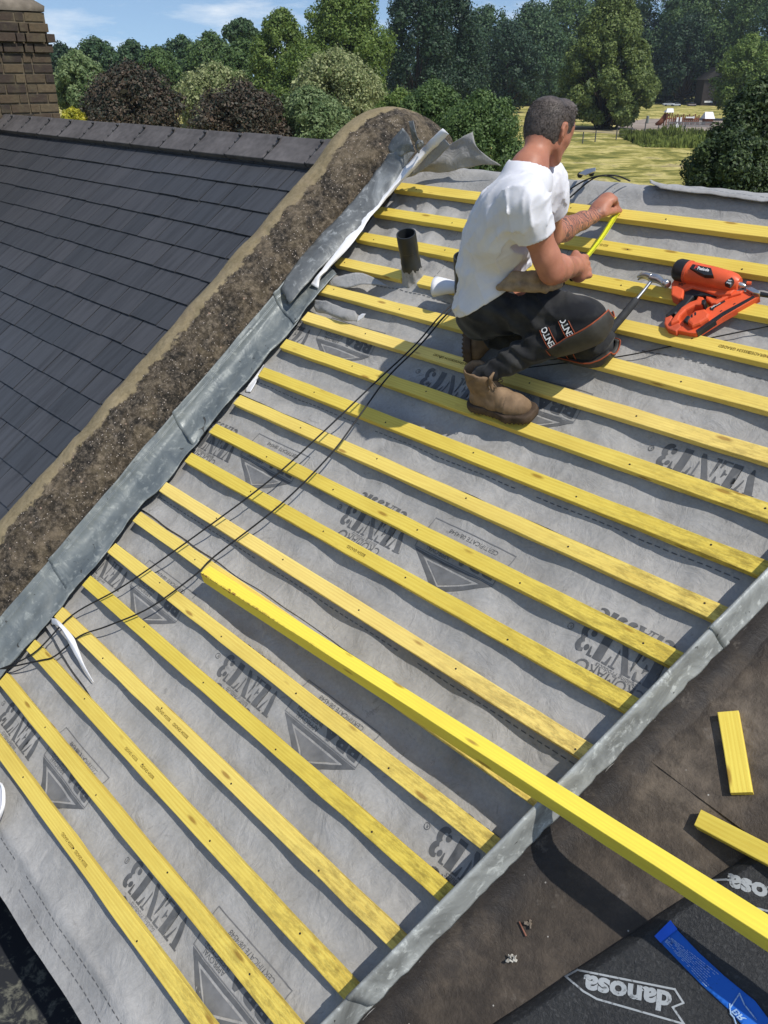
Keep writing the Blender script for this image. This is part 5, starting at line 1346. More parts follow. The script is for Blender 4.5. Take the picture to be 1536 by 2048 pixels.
# blue tape
bl = [c4(*p) for p in ((960, 322), (1004, 370), (1100, 470), (1200, 572), (1330, 690), (1400, 770), (1440, 830), (1600, 960), (1700, 900), (1560, 770), (1470, 650), (1310, 520), (1180, 400), (1070, 285), (1040, 240))]
def bt(x, y): return on_felt(x, y, 0.003)
bm = bmesh.new(); place(bm, poly_bm(bl), bt); bmesh.ops.recalc_face_normals(bm, faces=bm.faces[:]); me = bm2(bm, 'tape')
if sum((p.normal*p.area for p in me.polygons), Vector()).dot(nW) < 0: me.flip_normals()
tape = link('blue_tape', me, M_BLUE, smooth=True); tape.modifiers.new('s', 'SOLIDIFY').thickness = 0.001; tag(tape, 'bright blue printed tape strip stuck along the black felt', 'tape')
bm = bmesh.new(); place(bm, poly_bm([c4(*p) for p in ((954, 318), (1036, 236), (1072, 282), (985, 352))]), lambda x, y: on_felt(x, y, 0.0065)); bmesh.ops.recalc_face_normals(bm, faces=bm.faces[:]); me = bm2(bm, 'end')
if sum((p.normal*p.area for p in me.polygons), Vector()).dot(nW) < 0: me.flip_normals()
link('folded_end', me, M_BLU2, tape, smooth=True)
d = bmesh.new(); g = random.Random(8)
dirv = (Vector(c4(1330, 560))-Vector(c4(1060, 320))).normalized(); per = Vector((-dirv.y, dirv.x))
for row in range(8):
    t = 6.0
    while t < 128:
        ln = g.uniform(2, 7); w0 = 7+ t*0.10
        p = Vector(c4(1016, 316))+dirv*t+per*(-w0*0.75+row*w0*0.25+3)
        if g.random() < 0.85: place(d, line_bm([p, p+dirv*ln], 1.1), lambda x, y: on_felt(x, y, 0.0048))
        t += ln+g.uniform(1.5, 3)
place(d, line_bm([c4(*p) for p in ((1340, 690), (1390, 612), (1415, 668), (1475, 745))], 2.6), lambda x, y: on_felt(x, y, 0.0048))
place(d, line_bm([c4(*p) for p in ((1340, 665), (1345, 715), (1362, 735), (1380, 790))], 2.6), lambda x, y: on_felt(x, y, 0.0048))
place(d, font_bm('BR', 15, 30, 0.03), lambda x, y: on_felt(c4(1372, 690)[0]+x*0.72-y*0.65, c4(1372, 690)[1]+x*0.7+y*0.4, 0.0048))
bmesh.ops.recalc_face_normals(d, faces=d.faces[:]); me = bm2(d, 'txt')
if sum((p.normal*p.area for p in me.polygons), Vector()).dot(nW) < 0: me.flip_normals()
link('tape_lettering', me, M_BWR, tape)
# debris
o = tube('rusty_nail', [atw(*c4(262, 245), ND+.006), atw(*c4(298, 318), ND+.006)], 0.0022, M_RUST); tag(o, 'thin rusty nail lying on the brown felt below the roll', 'nail')
def scraps(name, px, n, R_, m, label, cat):
    bm = bmesh.new(); g = random.Random(int(px[0]))
    for i in range(n):
        p = atw(px[0]+g.uniform(-R_, R_), px[1]+g.uniform(-R_, R_)*0.7, ND+g.uniform(.002, .012)); s = g.uniform(0.002, 0.007)
        M3 = Matrix.Rotation(g.uniform(0, 6), 3, Vector((g.random(), g.random(), g.random()+.1)).normalized()); box(bm, p, (s*g.uniform(1, 3), s, s*0.4), M3)
    tag(link(name, bm2(bm, name), m), label, cat)
scraps('mortar_crumbs', (1024, 1916), 16, 9, simple('pale crumbs', (0.45, 0.43, 0.38)), 'pale crumbled debris on the brown felt left of the lettering', 'debris')
scraps('mortar_crumbs', (1057, 1847), 12, 6, simple('brown crumbs', (0.16, 0.13, 0.10)), 'brownish crumbs beside the rusty nail', 'debris')

# ------------------------------------------------------------------ orange nail gun lying on its side
def g4(x, y): return 1180+x/4.315, 480+y/4.315
M_ORG = simple('orange plastic', (0.72, 0.105, 0.035), 0.42, 0.45, var=0.08, sc=25, bump=0.12, bd=0.001)
M_ORG2 = simple('orange plastic dusty', (0.58, 0.10, 0.045), 0.55, 0.35, var=0.15, sc=25, bump=0.15)
M_TXW = simple('white marking', (0.7, 0.7, 0.7), 0.6, 0.3, var=0.1, bump=0)
gun = empty('nail_gun', Vector(atw(*g4(950, 520), 0.02))); tag(gun, 'orange and black cordless nail gun lying on its side across the battens', 'nail gun')
def gp(name, pts, n0, n1, m, bev=0.003):
    bm = bmesh.new(); extrude_px(bm, pts, n0, n1, bev, g4); o = link(name, bm2(bm, name), m, gun); 
    return o
def gcyl(name, prof, m, a, b, na, nb_, seg=28, flat=1.0):
    """turned shape: axis from photo point a to b (crop coordinates) at heights na, nb_; prof = [(t, r)]"""
    A = Vector(atw(*g4(*a), na)); B = Vector(atw(*g4(*b), nb_)); d = (B-A).normalized(); x = d.cross(nW).normalized(); y = x.cross(d); bm = bmesh.new(); R_ = []
    for t, rr in prof: R_.append([bm.verts.new(A+(B-A)*t+(x*math.cos(2*math.pi*k/seg)+y*math.sin(2*math.pi*k/seg)*flat)*max(rr, 1e-4)) for k in range(seg)])
    for i in range(len(R_)-1):
        for k in range(seg): bm.faces.new((R_[i][k], R_[i][(k+1) % seg], R_[i+1][(k+1) % seg], R_[i+1][k]))
    bmesh.ops.recalc_face_normals(bm, faces=bm.faces[:]); o = link(name, bm2(bm, name), m, gun, smooth=True); o.modifiers.new('e', 'EDGE_SPLIT').split_angle = math.radians(35); return o
gcyl('motor_housing', [(0, .010), (0, .0345), (.02, .036), (.06, .0362), (.55, .0352), (.80, .033), (.93, .028), (1.0, .019), (1.0, .001)], M_ORG, (800, 268), (1290, 380), .047, .036)
gcyl('end_cap', [(0, .001), (0, .026), (.10, .033), (.3, .0368), (.92, .0375), (1.0, .0372), (1.0, .02)], M_BLK, (742, 252), (842, 276), .047, .0465)
gcyl('cap_ring', [(0, .034), (0, .0378), (1, .0378), (1, .034)], M_ORG2, (842, 276), (862, 281), .0465, .046)
gp('body_shell', [(700, 372), (722, 340), (800, 322), (960, 350), (1240, 402), (1262, 420), (1215, 462), (1110, 476), (1000, 440), (880, 408), (812, 432), (798, 500), (760, 505), (700, 470)], -0.002, .034, M_ORG, .005)
gp('grip', [(810, 432), (880, 402), (990, 420), (1100, 462), (1090, 486), (985, 478), (900, 480), (850, 540), (790, 610), (700, 640), (660, 660), (650, 640), (740, 560), (800, 505)], -0.004, .026, M_BLK, .006)
gp('grip_cover', [(930, 480), (975, 488), (1000, 520), (975, 555), (905, 560), (830, 600), (780, 650), (765, 690), (700, 720), (690, 700), (735, 640), (790, 575), (860, 530), (915, 512)], -0.004, .033, M_ORG, .006)
gp('trigger', [(965, 515), (995, 505), (1002, 530), (985, 560), (962, 545)], .0, .036, M_BLK, .003)
gp('foot', [(645, 668), (700, 645), (712, 660), (700, 690), (770, 712), (790, 745), (740, 790), (668, 762), (640, 720)], -0.004, .022, M_ORG2, .004)
gp('magazine', [(690, 745), (790, 690), (960, 640), (1010, 580), (1200, 500), (1330, 445), (1390, 430), (1462, 470), (1462, 486), (1140, 664), (915, 806), (860, 802), (700, 768)], -0.006, .018, M_ORG, .003)
gp('magazine_rail', [(915, 776), (1140, 622), (1408, 478), (1425, 492), (1150, 650), (925, 800)], .0, .0205, M_BLK, .001)
gp('feed_bridge', [(1000, 480), (1085, 496), (1200, 440), (1330, 430), (1300, 458), (1190, 488), (1090, 545), (1045, 545), (1000, 500)], .0, .026, M_ORG, .004)
gp('battery_shell', [(850, 650), (905, 605), (990, 588), (1035, 630), (1020, 668), (950, 712), (880, 738), (838, 700)], .0, .036, M_ORG, .008)
gcyl('battery_knob', [(0, .001), (0, .012), (.1, .0135), (.85, .0135), (1, .011), (1, .001)], M_BLK, (868, 672), (828, 722), .026, .020, 14)
gcyl('nose', [(0, .001), (0, .011), (.3, .012), (.32, .008), (.8, .007), (1, .003), (1, .001)], M_STEEL, (1262, 372), (1345, 400), .036, .030, 16)
gp('nose_plate', [(1345, 395), (1392, 400), (1470, 440), (1462, 462), (1400, 450), (1345, 420)], .010, .030, M_STEEL, .003)
gcyl('nose_tip', [(0, .001), (0, .008), (.7, .0075), (1, .006), (1, .001)], M_BLK, (1400, 455), (1600, 490), .018, .014, 14)
gcyl('depth_dial', [(0, .001), (0, .006), (1, .006), (1, .001)], M_ORG, (1352, 372), (1392, 374), .036, .034, 10)
gp('label_plate', [(885, 205), (1045, 240), (1065, 305), (985, 300), (862, 240)], .070, .0838, M_BLK, .0015)
gp('spec_plate', [(1225, 318), (1242, 340), (1205, 388), (1160, 368), (1180, 345)], .052, .068, M_BLK, .002)
gp('name_strip', [(1032, 584), (1158, 512), (1168, 530), (1075, 585), (1062, 606), (1038, 604)], .017, .0195, M_BLK, .0005)
for x0, y0 in ((1005, 680), (1130, 612), (1245, 550), (905, 745)): gp('slot', [(x0-10, y0+2), (x0+8, y0-8), (x0+12, y0-3), (x0-6, y0+8)], .017, .0187, M_BLK, 0)
for x0, y0 in ((878, 655), (908, 637)): gp('slot', [(x0-8, y0-12), (x0+8, y0-16), (x0+8, y0+10), (x0-6, y0+14)], .034, .0368, M_BLK, 0)
for x0, y0 in ((738, 640), (1370, 442), (1320, 415)): gcyl('screw', [(0, .0045), (1, .0045), (1, .001)], M_BLK, (x0, y0), (x0+4, y0-10), .018, .024 if x0 > 1000 else .026, 10)
def gun_text(txt, h, w, o, e, n, m=None, it=0.0):
    d = bmesh.new(); bm = font_bm(txt, h, w, 0.03); ex = Vector(e).normalized(); ey = Vector((ex.y, -ex.x))
    bmesh.ops.triangulate(bm, faces=bm.faces[:])
    for v in bm.verts:
        p = Vector(o)+ex*(v.co.x+v.co.y*it)+ey*v.co.y; v.co = Vector(atw(*g4(p.x, p.y), n))
    bmesh.ops.recalc_face_normals(bm, faces=bm.faces[:]); link('lettering', bm2(bm, 't'), m or M_TXW, gun)
gun_text('Paslode', 26, 100, (925, 252), (1, .20), .0843, None, .2)
gun_text('P', 30, 24, (898, 245), (1, .20), .0843, simple('red mark', (0.6, 0.05, 0.04), bump=0), .3)
gun_text('30°', 20, 62, (760, 388), (1, .12), .0345, M_BLK)
gun_text('IMPULSE', 11, 90, (1050, 588), (0.86, -0.5), .0200)
gun_text('IM350', 12, 40, (1178, 372), (0.9, 0.2), .0685)
gun_text('30°', 12, 34, (1190, 352), (0.9, 0.2), .0685)

# ------------------------------------------------------------------ claw hammer
ham = empty('claw_hammer', Vector(atw(*g4(380, 520), 0.02))); tag(ham, 'steel claw hammer with dark grey rubber grip lying beside the kneepad', 'hammer')
def hp(name, pts, m, sx=1.0, seg=12, sm=6):
    """pts: (crop x, crop y, height, radius)"""
    P = cat_rom([atw(*g4(x, y), n) for x, y, n, r in pts], sm); rr = list(np.interp(np.linspace(0, len(pts)-1, len(P)), range(len(pts)), [p[3] for p in pts]))
    return tube(name, P, [float(q) for q in rr], m, ham, seg)
hp('handle', [(535, 345, .038, .0062), (470, 430, .033, .0055), (395, 520, .029, .0055)], M_STEEL)
hp('grip', [(400, 512, .029, .0105), (385, 532, .028, .0125), (330, 600, .025, .0135), (255, 690, .02, .0140), (195, 755, .014, .0155), (168, 790, .010, .0150), (160, 800, .009, .011)], simple('rubber grip', (0.035, 0.037, 0.04), 0.75, 0.3, var=0.2, sc=60, bump=0.5, bd=0.002))
hp('head', [(500, 318, .040, .011), (535, 325, .042, .0155), (580, 335, .041, .0150), (610, 352, .040, .0125), (630, 368, .039, .011)], M_STEEL)
hp('poll', [(625, 362, .039, .0110), (645, 372, .038, .0150), (668, 382, .037, .0150), (674, 385, .037, .0125)], M_STEEL)
hp('claw', [(530, 318, .047, .0105), (480, 300, .048, .0085), (435, 305, .044, .006), (408, 322, .038, .0025)], M_STEEL)
hp('claw', [(530, 335, .037, .0105), (480, 318, .034, .0085), (440, 325, .030, .006), (412, 345, .026, .0025)], M_STEEL)

# ------------------------------------------------------------------ implicit-surface modelling for the person
class Field:
    def __init__(s, lo, hi, h):
        s.lo = np.array(lo, float); s.h = h; s.n = np.ceil((np.array(hi)-s.lo)/h).astype(int)+1; s.F = np.full(s.n, 0.08, np.float32)
    def _sub(s, lo, hi):
        a = np.clip(np.floor((np.array(lo)-s.lo)/s.h).astype(int), 0, s.n-1); b = np.clip(np.ceil((np.array(hi)-s.lo)/s.h).astype(int)+1, 1, s.n)
        X = [s.lo[i]+s.h*np.arange(a[i], b[i]) for i in range(3)]
        return (slice(a[0], b[0]), slice(a[1], b[1]), slice(a[2], b[2])), np.meshgrid(*X, indexing='ij', sparse=True)
    def add(s, a, b, ra, rb=None, k=0.02, sub=False, flat=None, fk=1.0):
        """tapered capsule a-b joined smoothly; flat=(axis, factor) squashes it along a world direction"""
        rb = ra if rb is None else rb; a = np.array(a, float); b = np.array(b, float); R = max(ra, rb)*max(1.0, fk)+k+0.03
        sl, (X, Y, Z) = s._sub(np.minimum(a, b)-R, np.maximum(a, b)+R)
        d = b-a; L2 = float(d@d)+1e-12
        t = np.clip(((X-a[0])*d[0]+(Y-a[1])*d[1]+(Z-a[2])*d[2])/L2, 0, 1)
        px, py, pz = X-(a[0]+t*d[0]), Y-(a[1]+t*d[1]), Z-(a[2]+t*d[2])
        if flat is not None:
            ax, q = np.array(flat[0], float)/np.linalg.norm(flat[0]), flat[1]
            m = px*ax[0]+py*ax[1]+pz*ax[2]; D = np.sqrt(px*px+py*py+pz*pz+m*m*(1/q**2-1))
            D = (D-(ra+t*(rb-ra)))*min(1.0, (q+1)/2)
        else: D = np.sqrt(px*px+py*py+pz*pz)-(ra+t*(rb-ra))
        f = s.F[sl]
        if sub: hh = np.maximum(0, 1-np.abs(f+D)/max(k, 1e-6)); s.F[sl] = np.maximum(f, -D)+hh*hh*k*0.25
        else: hh = np.maximum(0, 1-np.abs(f-D)/max(k, 1e-6)); s.F[sl] = np.minimum(f, D)-hh*hh*k*0.25
    def chain(s, pts, k=0.02, **kw):
        for p, q in zip(pts[:-1], pts[1:]): s.add(p[0], q[0], p[1], q[1], k, **kw)
    def coords(s): return np.meshgrid(*[s.lo[i]+s.h*np.arange(s.n[i]) for i in range(3)], indexing='ij', sparse=True)
    def clip(s, p, n, k=0.0):
        """keep the side n points away from"""
        X, Y, Z = s.coords(); n = np.array(n, float); n /= np.linalg.norm(n); D = ((X-p[0])*n[0]+(Y-p[1])*n[1]+(Z-p[2])*n[2]).astype(np.float32); s.F = np.maximum(s.F, D)
    def wrinkle(s, fn, amp):
        X, Y, Z = s.coords(); s.F = s.F+(amp*fn(X, Y, Z)).astype(np.float32)
    def mesh(s, name, smooth=2):
        F = s.F; n = F.shape; ins = F < 0
        c = np.zeros([q-1 for q in n], np.int8)
        for i in (0, 1):
            for j in (0, 1):
                for k in (0, 1): c += ins[i:n[0]-1+i, j:n[1]-1+j, k:n[2]-1+k]
        act = (c > 0) & (c < 8); I = np.argwhere(act); idm = -np.ones(act.shape, np.int64); idm[act] = np.arange(len(I))
        P = np.zeros((len(I), 3)); W_ = np.zeros(len(I))
        cor = [(i, j, k) for i in (0, 1) for j in (0, 1) for k in (0, 1)]
        for a in cor:
            for ax in range(3):
                if a[ax]: continue
                b = list(a); b[ax] = 1
                fa = F[I[:, 0]+a[0], I[:, 1]+a[1], I[:, 2]+a[2]]; fb = F[I[:, 0]+b[0], I[:, 1]+b[1], I[:, 2]+b[2]]
                m = (fa < 0) != (fb < 0); t = np.where(m, fa/np.where(m, fa-fb, 1), 0)
                q = np.tile(np.array(a, float), (len(I), 1)); q[:, ax] = t
                P[m] += q[m]; W_[m] += 1
        V = s.lo+s.h*(I+P/W_[:, None]); Q = []
        for ax in range(3):
            o1, o2 = [(1, 2), (2, 0), (0, 1)][ax]
            sl = [slice(1, n[i]-1) for i in range(3)]; sl[ax] = slice(0, n[ax]-1); sl2 = list(sl); sl2[ax] = slice(1, n[ax])
            A, B = ins[tuple(sl)], ins[tuple(sl2)]; E_ = np.argwhere(A != B); off = np.array([1, 1, 1]); off[ax] = 0; E_ = E_+off
            if not len(E_): continue
            d1 = np.zeros(3, int); d1[o1] = 1; d2 = np.zeros(3, int); d2[o2] = 1
            q = [idm[tuple((E_-d1-d2).T)], idm[tuple((E_-d2).T)], idm[tuple(E_.T)], idm[tuple((E_-d1).T)]]
            q = np.stack(q, 1); fl = ~ins[tuple(E_.T)]; q[fl] = q[fl][:, ::-1]; Q.append(q)
        Q = np.concatenate(Q); Q = Q[(Q >= 0).all(1)]
        for _ in range(smooth):
            S_ = np.zeros_like(V); C = np.zeros(len(V))
            for a in range(4):
                b = (a+1) % 4; np.add.at(S_, Q[:, a], V[Q[:, b]]); np.add.at(C, Q[:, a], 1); np.add.at(S_, Q[:, b], V[Q[:, a]]); np.add.at(C, Q[:, b], 1)
            V = V*0.5+0.5*S_/np.maximum(C, 1)[:, None]
        me = npmesh(name, V, Q[:, ::-1]); me.shade_smooth(); return me
nv_ = lambda p: np.array(tuple(p), float)

# joints of the kneeling man: photo position and distance
def J(x, y, D): return nv_(dep(x, y, D))
hipR = J(985, 602, 2.74); hipL = J(1003, 585, 2.90); pel = J(982, 588, 2.82)
kneR = J(1172, 640, 2.615); ankR = J(990, 748, 2.84)
kneL = nv_(Vector(atw(1186, 684, 0.066))); ankL = J(962, 668, 3.03)
bh_, bt_ = nv_(atw(953, 806, .012)), nv_(atw(1062, 833, .012)); bf_ = (bt_-bh_)/np.linalg.norm(bt_-bh_); bu_ = nv_(nW)*.75+np.array([0, 0, .6]); bu_ -= bf_*(bu_@bf_); bu_ /= np.linalg.norm(bu_); ankR = bh_+bf_*.055+bu_*.125
mid = J(988, 500, 2.72); chest = J(1026, 415, 2.54); neck = J(1058, 330, 2.47)
shR = J(1050, 405, 2.38); shL = J(1084, 368, 2.66)
elR = J(1104, 543, 2.50); wrR = J(1146, 532, 2.70)
elL = J(1100, 470, 2.86); wrL = J(1186, 432, 3.02)
headc = J(1100, 264, 2.50); HS = 0.73
UPv = np.array([0, 0, 1.0]); LAT = (shR-shL); LAT /= np.linalg.norm(LAT)
HF = np.array([0.06, 0.96, -0.30]); HF /= np.linalg.norm(HF)          # where the head looks
HR_ = np.cross(HF, UPv); HR_ /= np.linalg.norm(HR_); HU = np.cross(HR_, HF)
M_SKIN = None
def skin_mat():
    m, t, b = mat('skin', 0.5, 0.35); N = NB(t); v = N.co()
    g = N.noise(v, 14, 4, 0.6); f = N.noise(v, 120, 3)
    c = N.ramp(g, [(0.3, (0.33, 0.130, 0.080)), (0.7, (0.49, 0.215, 0.135))])
    # tattoo on the left forearm only: curling dark lines
    P = N.n('ShaderNodeNewGeometry').outputs['Position']
    c0 = (elL*0.45+wrL*0.55); d = N.n('ShaderNodeVectorMath', {0: P, 1: tuple(c0)}, operation='DISTANCE').outputs['Value']
    near = N.ramp(d, [(0.115, (1, 1, 1)), (0.150, (0, 0, 0))])
    w = N.n('ShaderNodeTexWave', {'Vector': v, 'Scale': 26.0, 'Distortion': 14.0, 'Detail': 3.0, 'Detail Scale': 1.2}, wave_type='RINGS').outputs[1]
    tat = N.math('MULTIPLY', N.ramp(w, [(0.55, (0, 0, 0)), (0.75, (1, 1, 1))]), near)
    c = N.mix(N.math('MULTIPLY', tat, 0.78), c, (0.07, 0.06, 0.06))
    t.links.new(c, b.inputs['Base Color']); N.bump(f, 0.15, 0.001, b)
    b.inputs['Subsurface Weight'].default_value = 0.08; b.inputs['Subsurface Radius'].default_value = (0.01, 0.004, 0.002)
    return m
M_SKIN = skin_mat()
allp = np.array([hipR, hipL, kneR, ankR, kneL, ankL, chest, neck, shR, shL, elR, wrR, elL, wrL, headc])
def lerp(a, b, t): return a+(b-a)*t
def person():
    root = empty('person', tuple(J(985, 700, 2.85))); root.location = Vector(atw(985, 705, 0.0))
    tag(root, 'kneeling man in white T-shirt and black work trousers measuring between battens with a yellow tape', 'person')
    # ---------------- body
    lo = allp.min(0)-0.17; hi = allp.max(0)+0.2
    B = Field(lo, hi, 0.0045)
    # torso (under the shirt)
    for sgn in (-1, 1):
        o = LAT*0.06*sgn
        B.chain([(pel+o*1.2, .072), (mid+o*0.9, .072), (chest+o*1.1, .076)], k=0.05)
    B.add(chest+LAT*0.08, shR+UPv*-0.01, .07, .055, k=0.05); B.add(chest-LAT*0.08, shL+UPv*-0.01, .07, .055, k=0.05)
    B.add(chest, neck-UPv*0.02, .09, .055, k=0.05)
    # neck
    nb0 = neck-UPv*0.03; B.add(nb0, lerp(neck, headc, 0.62)-HF*0.012, .044, .039, k=0.03)
    B.add(nb0+LAT*0.06-UPv*.03, neck-UPv*.005, .030, .034, k=0.03); B.add(nb0-LAT*0.06-UPv*.03, neck-UPv*.005, .030, .034, k=0.03)
    # head
    def H(f, r, u): return headc+(HF*f+HR_*r+HU*u)*HS
    def Bh(p, q, ra, rb=None, k=0.02, **kw): B.add(p, q, ra*HS, (ra if rb is None else rb)*HS, k*HS, **kw)
    Bh(H(-.030, 0, .030), H(.022, 0, .035), .078, .072, k=0.03)      # cranium
    Bh(H(-.045, 0, -.01), H(.0, 0, .0), .068, .066, k=0.03)
    Bh(H(.035, 0, -.03), H(.042, 0, .03), .057, .060, k=0.03)         # face mass
    Bh(H(.040, 0, -.075), H(.035, 0, -.03), .036, .052, k=0.025)      # jaw
    Bh(H(.066, 0, -.095), H(.060, 0, -.09), .020, .022, k=0.02)       # chin
    for s_ in (-1, 1):
        Bh(H(-.008, .050*s_, -.055), H(.058, .020*s_, -.094), .017, .016, k=0.03)   # jaw line
        Bh(H(.062, .036*s_, -.018), H(.030, .056*s_, -.014), .016, .014, k=0.02)    # cheekbone
        Bh(H(.083, .014*s_, .018), H(.072, .044*s_, .015), .009, .008, k=0.012)     # brow
        Bh(H(.086, .030*s_, .002), H(.087, .030*s_, .002), .010, .010, k=0.01, sub=True)
        Bh(H(.078, .030*s_, .001), H(.0785, .030*s_, .001), .0115, .0115, k=0.004)   # eye
        # ear: rim, lobe and hollow
        e0 = lambda f, u, o=0: H(-.010+f, (.077+o)*s_, u)
        rim = [e0(.010, -.002, -.004), e0(.012, .020), e0(.002, .032, .004), e0(-.014, .026, .010), e0(-.018, .006, .011), e0(-.011, -.016, .008), e0(.000, -.030, .001)]
        B.chain([(p, .0046) for p in rim], k=0.005)
        Bh(e0(.000, -.026, 0), e0(.004, -.028, -.002), .0075, .0075, k=0.006)
        Bh(e0(-.004, .008, -.002), e0(-.002, -.012, -.003), .012, .009, k=0.006, flat=(HR_, 0.5))
    Bh(H(.092, 0, .012), H(.112, 0, -.018), .008, .011, k=0.014); Bh(H(.098, .008, -.024), H(.098, -.008, -.024), .008, .008, k=0.01)   # nose
    Bh(H(.092, -.018, -.050), H(.092, .018, -.050), .0055, .0055, k=0.010); Bh(H(.090, -.015, -.060), H(.090, .015, -.060), .0065, .0065, k=0.010)
    Bh(H(.101, -.020, -.0550), H(.101, .020, -.0550), .0020, .0020, k=0.002, sub=True)
    # arms
    B.chain([(shR, .047), (lerp(shR, elR, .35), .044), (lerp(shR, elR, .8), .037), (elR, .036)], k=0.025)
    fa = lerp(elR, wrR, .3); B.chain([(elR, .036), (fa+UPv*0.004, .040), (lerp(elR, wrR, .72), .031), (wrR, .026)], k=0.02)
    B.chain([(shL, .058), (lerp(shL, elL, .4), .052), (elL, .041)], k=0.025)
    B.chain([(elL, .037), (lerp(elL, wrL, .3), .040), (lerp(elL, wrL, .75), .029), (wrL, .024)], k=0.02)
    # left hand pinching the tape end on the top batten
    tip = nv_(Vector(atw(1237, 420, 0.016)))
    kn = J(1214, 398, 3.04)                         # knuckles
    fw = kn-wrL; fw /= np.linalg.norm(fw); nW_ = nv_(nW)
    sd = np.cross(fw, nW_); sd /= np.linalg.norm(sd)
    B.add(wrL, lerp(wrL, kn, .5), .027, .031, k=0.015, flat=(nW_, .75)); B.add(lerp(wrL, kn, .45), kn-fw*.006, .033, .034, k=0.015, flat=(nW_, .62))
    for i, (o, l, c) in enumerate(((.030, .036, 1.0), (.011, .041, 1.15), (-.009, .038, 1.25), (-.027, .030, 1.3))):
        k0 = kn+sd*o*0.95-fw*.004; k1 = k0+fw*l*.55+nW_*.006; k1 = lerp(k1, k0+(tip-k0)*.45+nW_*.016, .55); 
        if i == 0: k2, k3 = lerp(k1, tip, .62)+nW_*.012, tip+nW_*.004
        else: k2 = k1+(tip-k1)*.35-nW_*.010*c+sd*o*.3; k3 = k2-fw*.018*c-nW_*.012
        B.chain([(k0, .0105), (k1, .0096), (k2, .0088), (k3, .0078)], k=0.004)
    th0 = lerp(wrL, kn, .30)+sd*.026-nW_*.006; th1 = lerp(th0, tip, .48)+nW_*.002+sd*.004
    B.chain([(th0, .016), (th1, .0125), (tip+sd*.006-nW_*.002, .0095)], k=0.008)
    # right fist round the tape case
    gr = J(1156, 536, 2.765); f2 = gr-wrR; f2 /= np.linalg.norm(f2); dn_ = nv_(atw(1152, 560, .04))-nv_(atw(1152, 520, .04)); dn_ -= f2*(dn_@f2); dn_ /= np.linalg.norm(dn_); s2 = np.cross(f2, dn_)
    B.add(wrR, gr-f2*.015, .029, .033, k=0.015); B.add(gr-f2*.01-dn_*.018, gr-f2*.008+dn_*.022, .030, .027, k=0.015)
    for i, (o, l) in enumerate(((-.030, .030), (-.010, .034), (.010, .033), (.029, .027))):
        k0 = gr+dn_*o+s2*.016*0+f2*.008-s2*.022; k1 = k0+f2*l*.75-s2*.004; k2 = k1+s2*.026+f2*.004; k3 = k2+s2*.016-f2*.020
        B.chain([(k0, .0112), (k1, .0104), (k2, .0097), (k3, .0088)], k=0.004)
    B.chain([(gr-dn_*.028-f2*.020, .015), (gr-dn_*.046+f2*.006, .0125), (gr-dn_*.046+f2*.034, .0100)], k=0.008)
    # legs and feet inside the trousers and boots
    B.chain([(hipR, .07), (lerp(hipR, kneR, .5), .06), (kneR, .045), (lerp(kneR, ankR, .35), .040), (ankR, .024)], k=0.02)
    B.chain([(hipL, .07), (lerp(hipL, kneL, .5), .06), (kneL, .045), (lerp(kneL, ankL, .35), .040), (ankL, .024)], k=0.02)
    body = link('body', B.mesh('body'), M_SKIN, root)
    # ---------------- T-shirt
    lo = np.minimum.reduce([pel, mid, chest, neck, shR, shL])-0.24; hi = np.maximum.reduce([pel, mid, chest, neck, shR, shL])+0.22
    T_ = Field(lo, hi, 0.0045)
    s_ax = (J(925, 560, 2.8)-J(1105, 430, 2.5)); s_ax /= np.linalg.norm(s_ax)
    for sgn in (-1, 1):
        o = LAT*0.066*sgn
        sh_ = s_ax*-.012
        T_.chain([(pel+o*1.25-UPv*.075+sh_*2.2, .092), (pel+o*1.25-UPv*.03+sh_*1.6, .091), (lerp(pel, mid, .5)+o*1.1+sh_, .088), (mid+o+sh_, .088), (lerp(mid, chest, .5)+o*1.1, .091), (chest+o*1.2, .089)], k=0.05)
    T_.add(chest+LAT*0.06+UPv*0.0, shR, .066, .050, k=0.04); T_.add(chest-LAT*0.06+UPv*0.0, shL, .066, .050, k=0.04)
    T_.add(lerp(chest, neck, .75), shR+UPv*.004, .050, .050, k=0.05); T_.add(lerp(chest, neck, .75), shL+UPv*.004, .050, .050, k=0.05)
    T_.add(chest, neck-UPv*0.050, .085, .060, k=0.05)
    slv = lerp(shR, elR, .50); T_.chain([(shR, .051), (lerp(shR, elR, .25), .053), (slv+UPv*-.004, .057)], k=0.03)
    sll = lerp(shL, elL, .50); T_.chain([(shL, .068), (lerp(shL, elL, .25), .068), (sll, .069)], k=0.03)
    # back hem sags over the belt
    hem = J(938, 606, 2.80); T_.add(lerp(pel, mid, .3)-HF*.0+(hem-lerp(pel, mid, .3))*.55, hem, .06, .030, k=0.05)
    ax_t = neck-pel; ax_t /= np.linalg.norm(ax_t)
    s_ax = (J(925, 560, 2.8)-J(1105, 430, 2.5)); s_ax /= np.linalg.norm(s_ax)
    def wr(X, Y, Z):
        a = X*LAT[0]+Y*LAT[1]+Z*LAT[2]; b = X*ax_t[0]+Y*ax_t[1]+Z*ax_t[2]; c = X*s_ax[0]+Y*s_ax[1]+Z*s_ax[2]
        return np.sin(c*58+3*np.sin(a*17)+2*np.sin(b*11))*np.clip(0.5+0.8*np.sin(a*15+b*19), 0, 1)+0.7*np.sin(b*85+4*np.sin(a*21)+c*30)*np.clip(np.sin(a*26-c*14), 0, 1)
    lat_ = np.random.default_rng(21).random((32, 32, 32)).astype(np.float32)
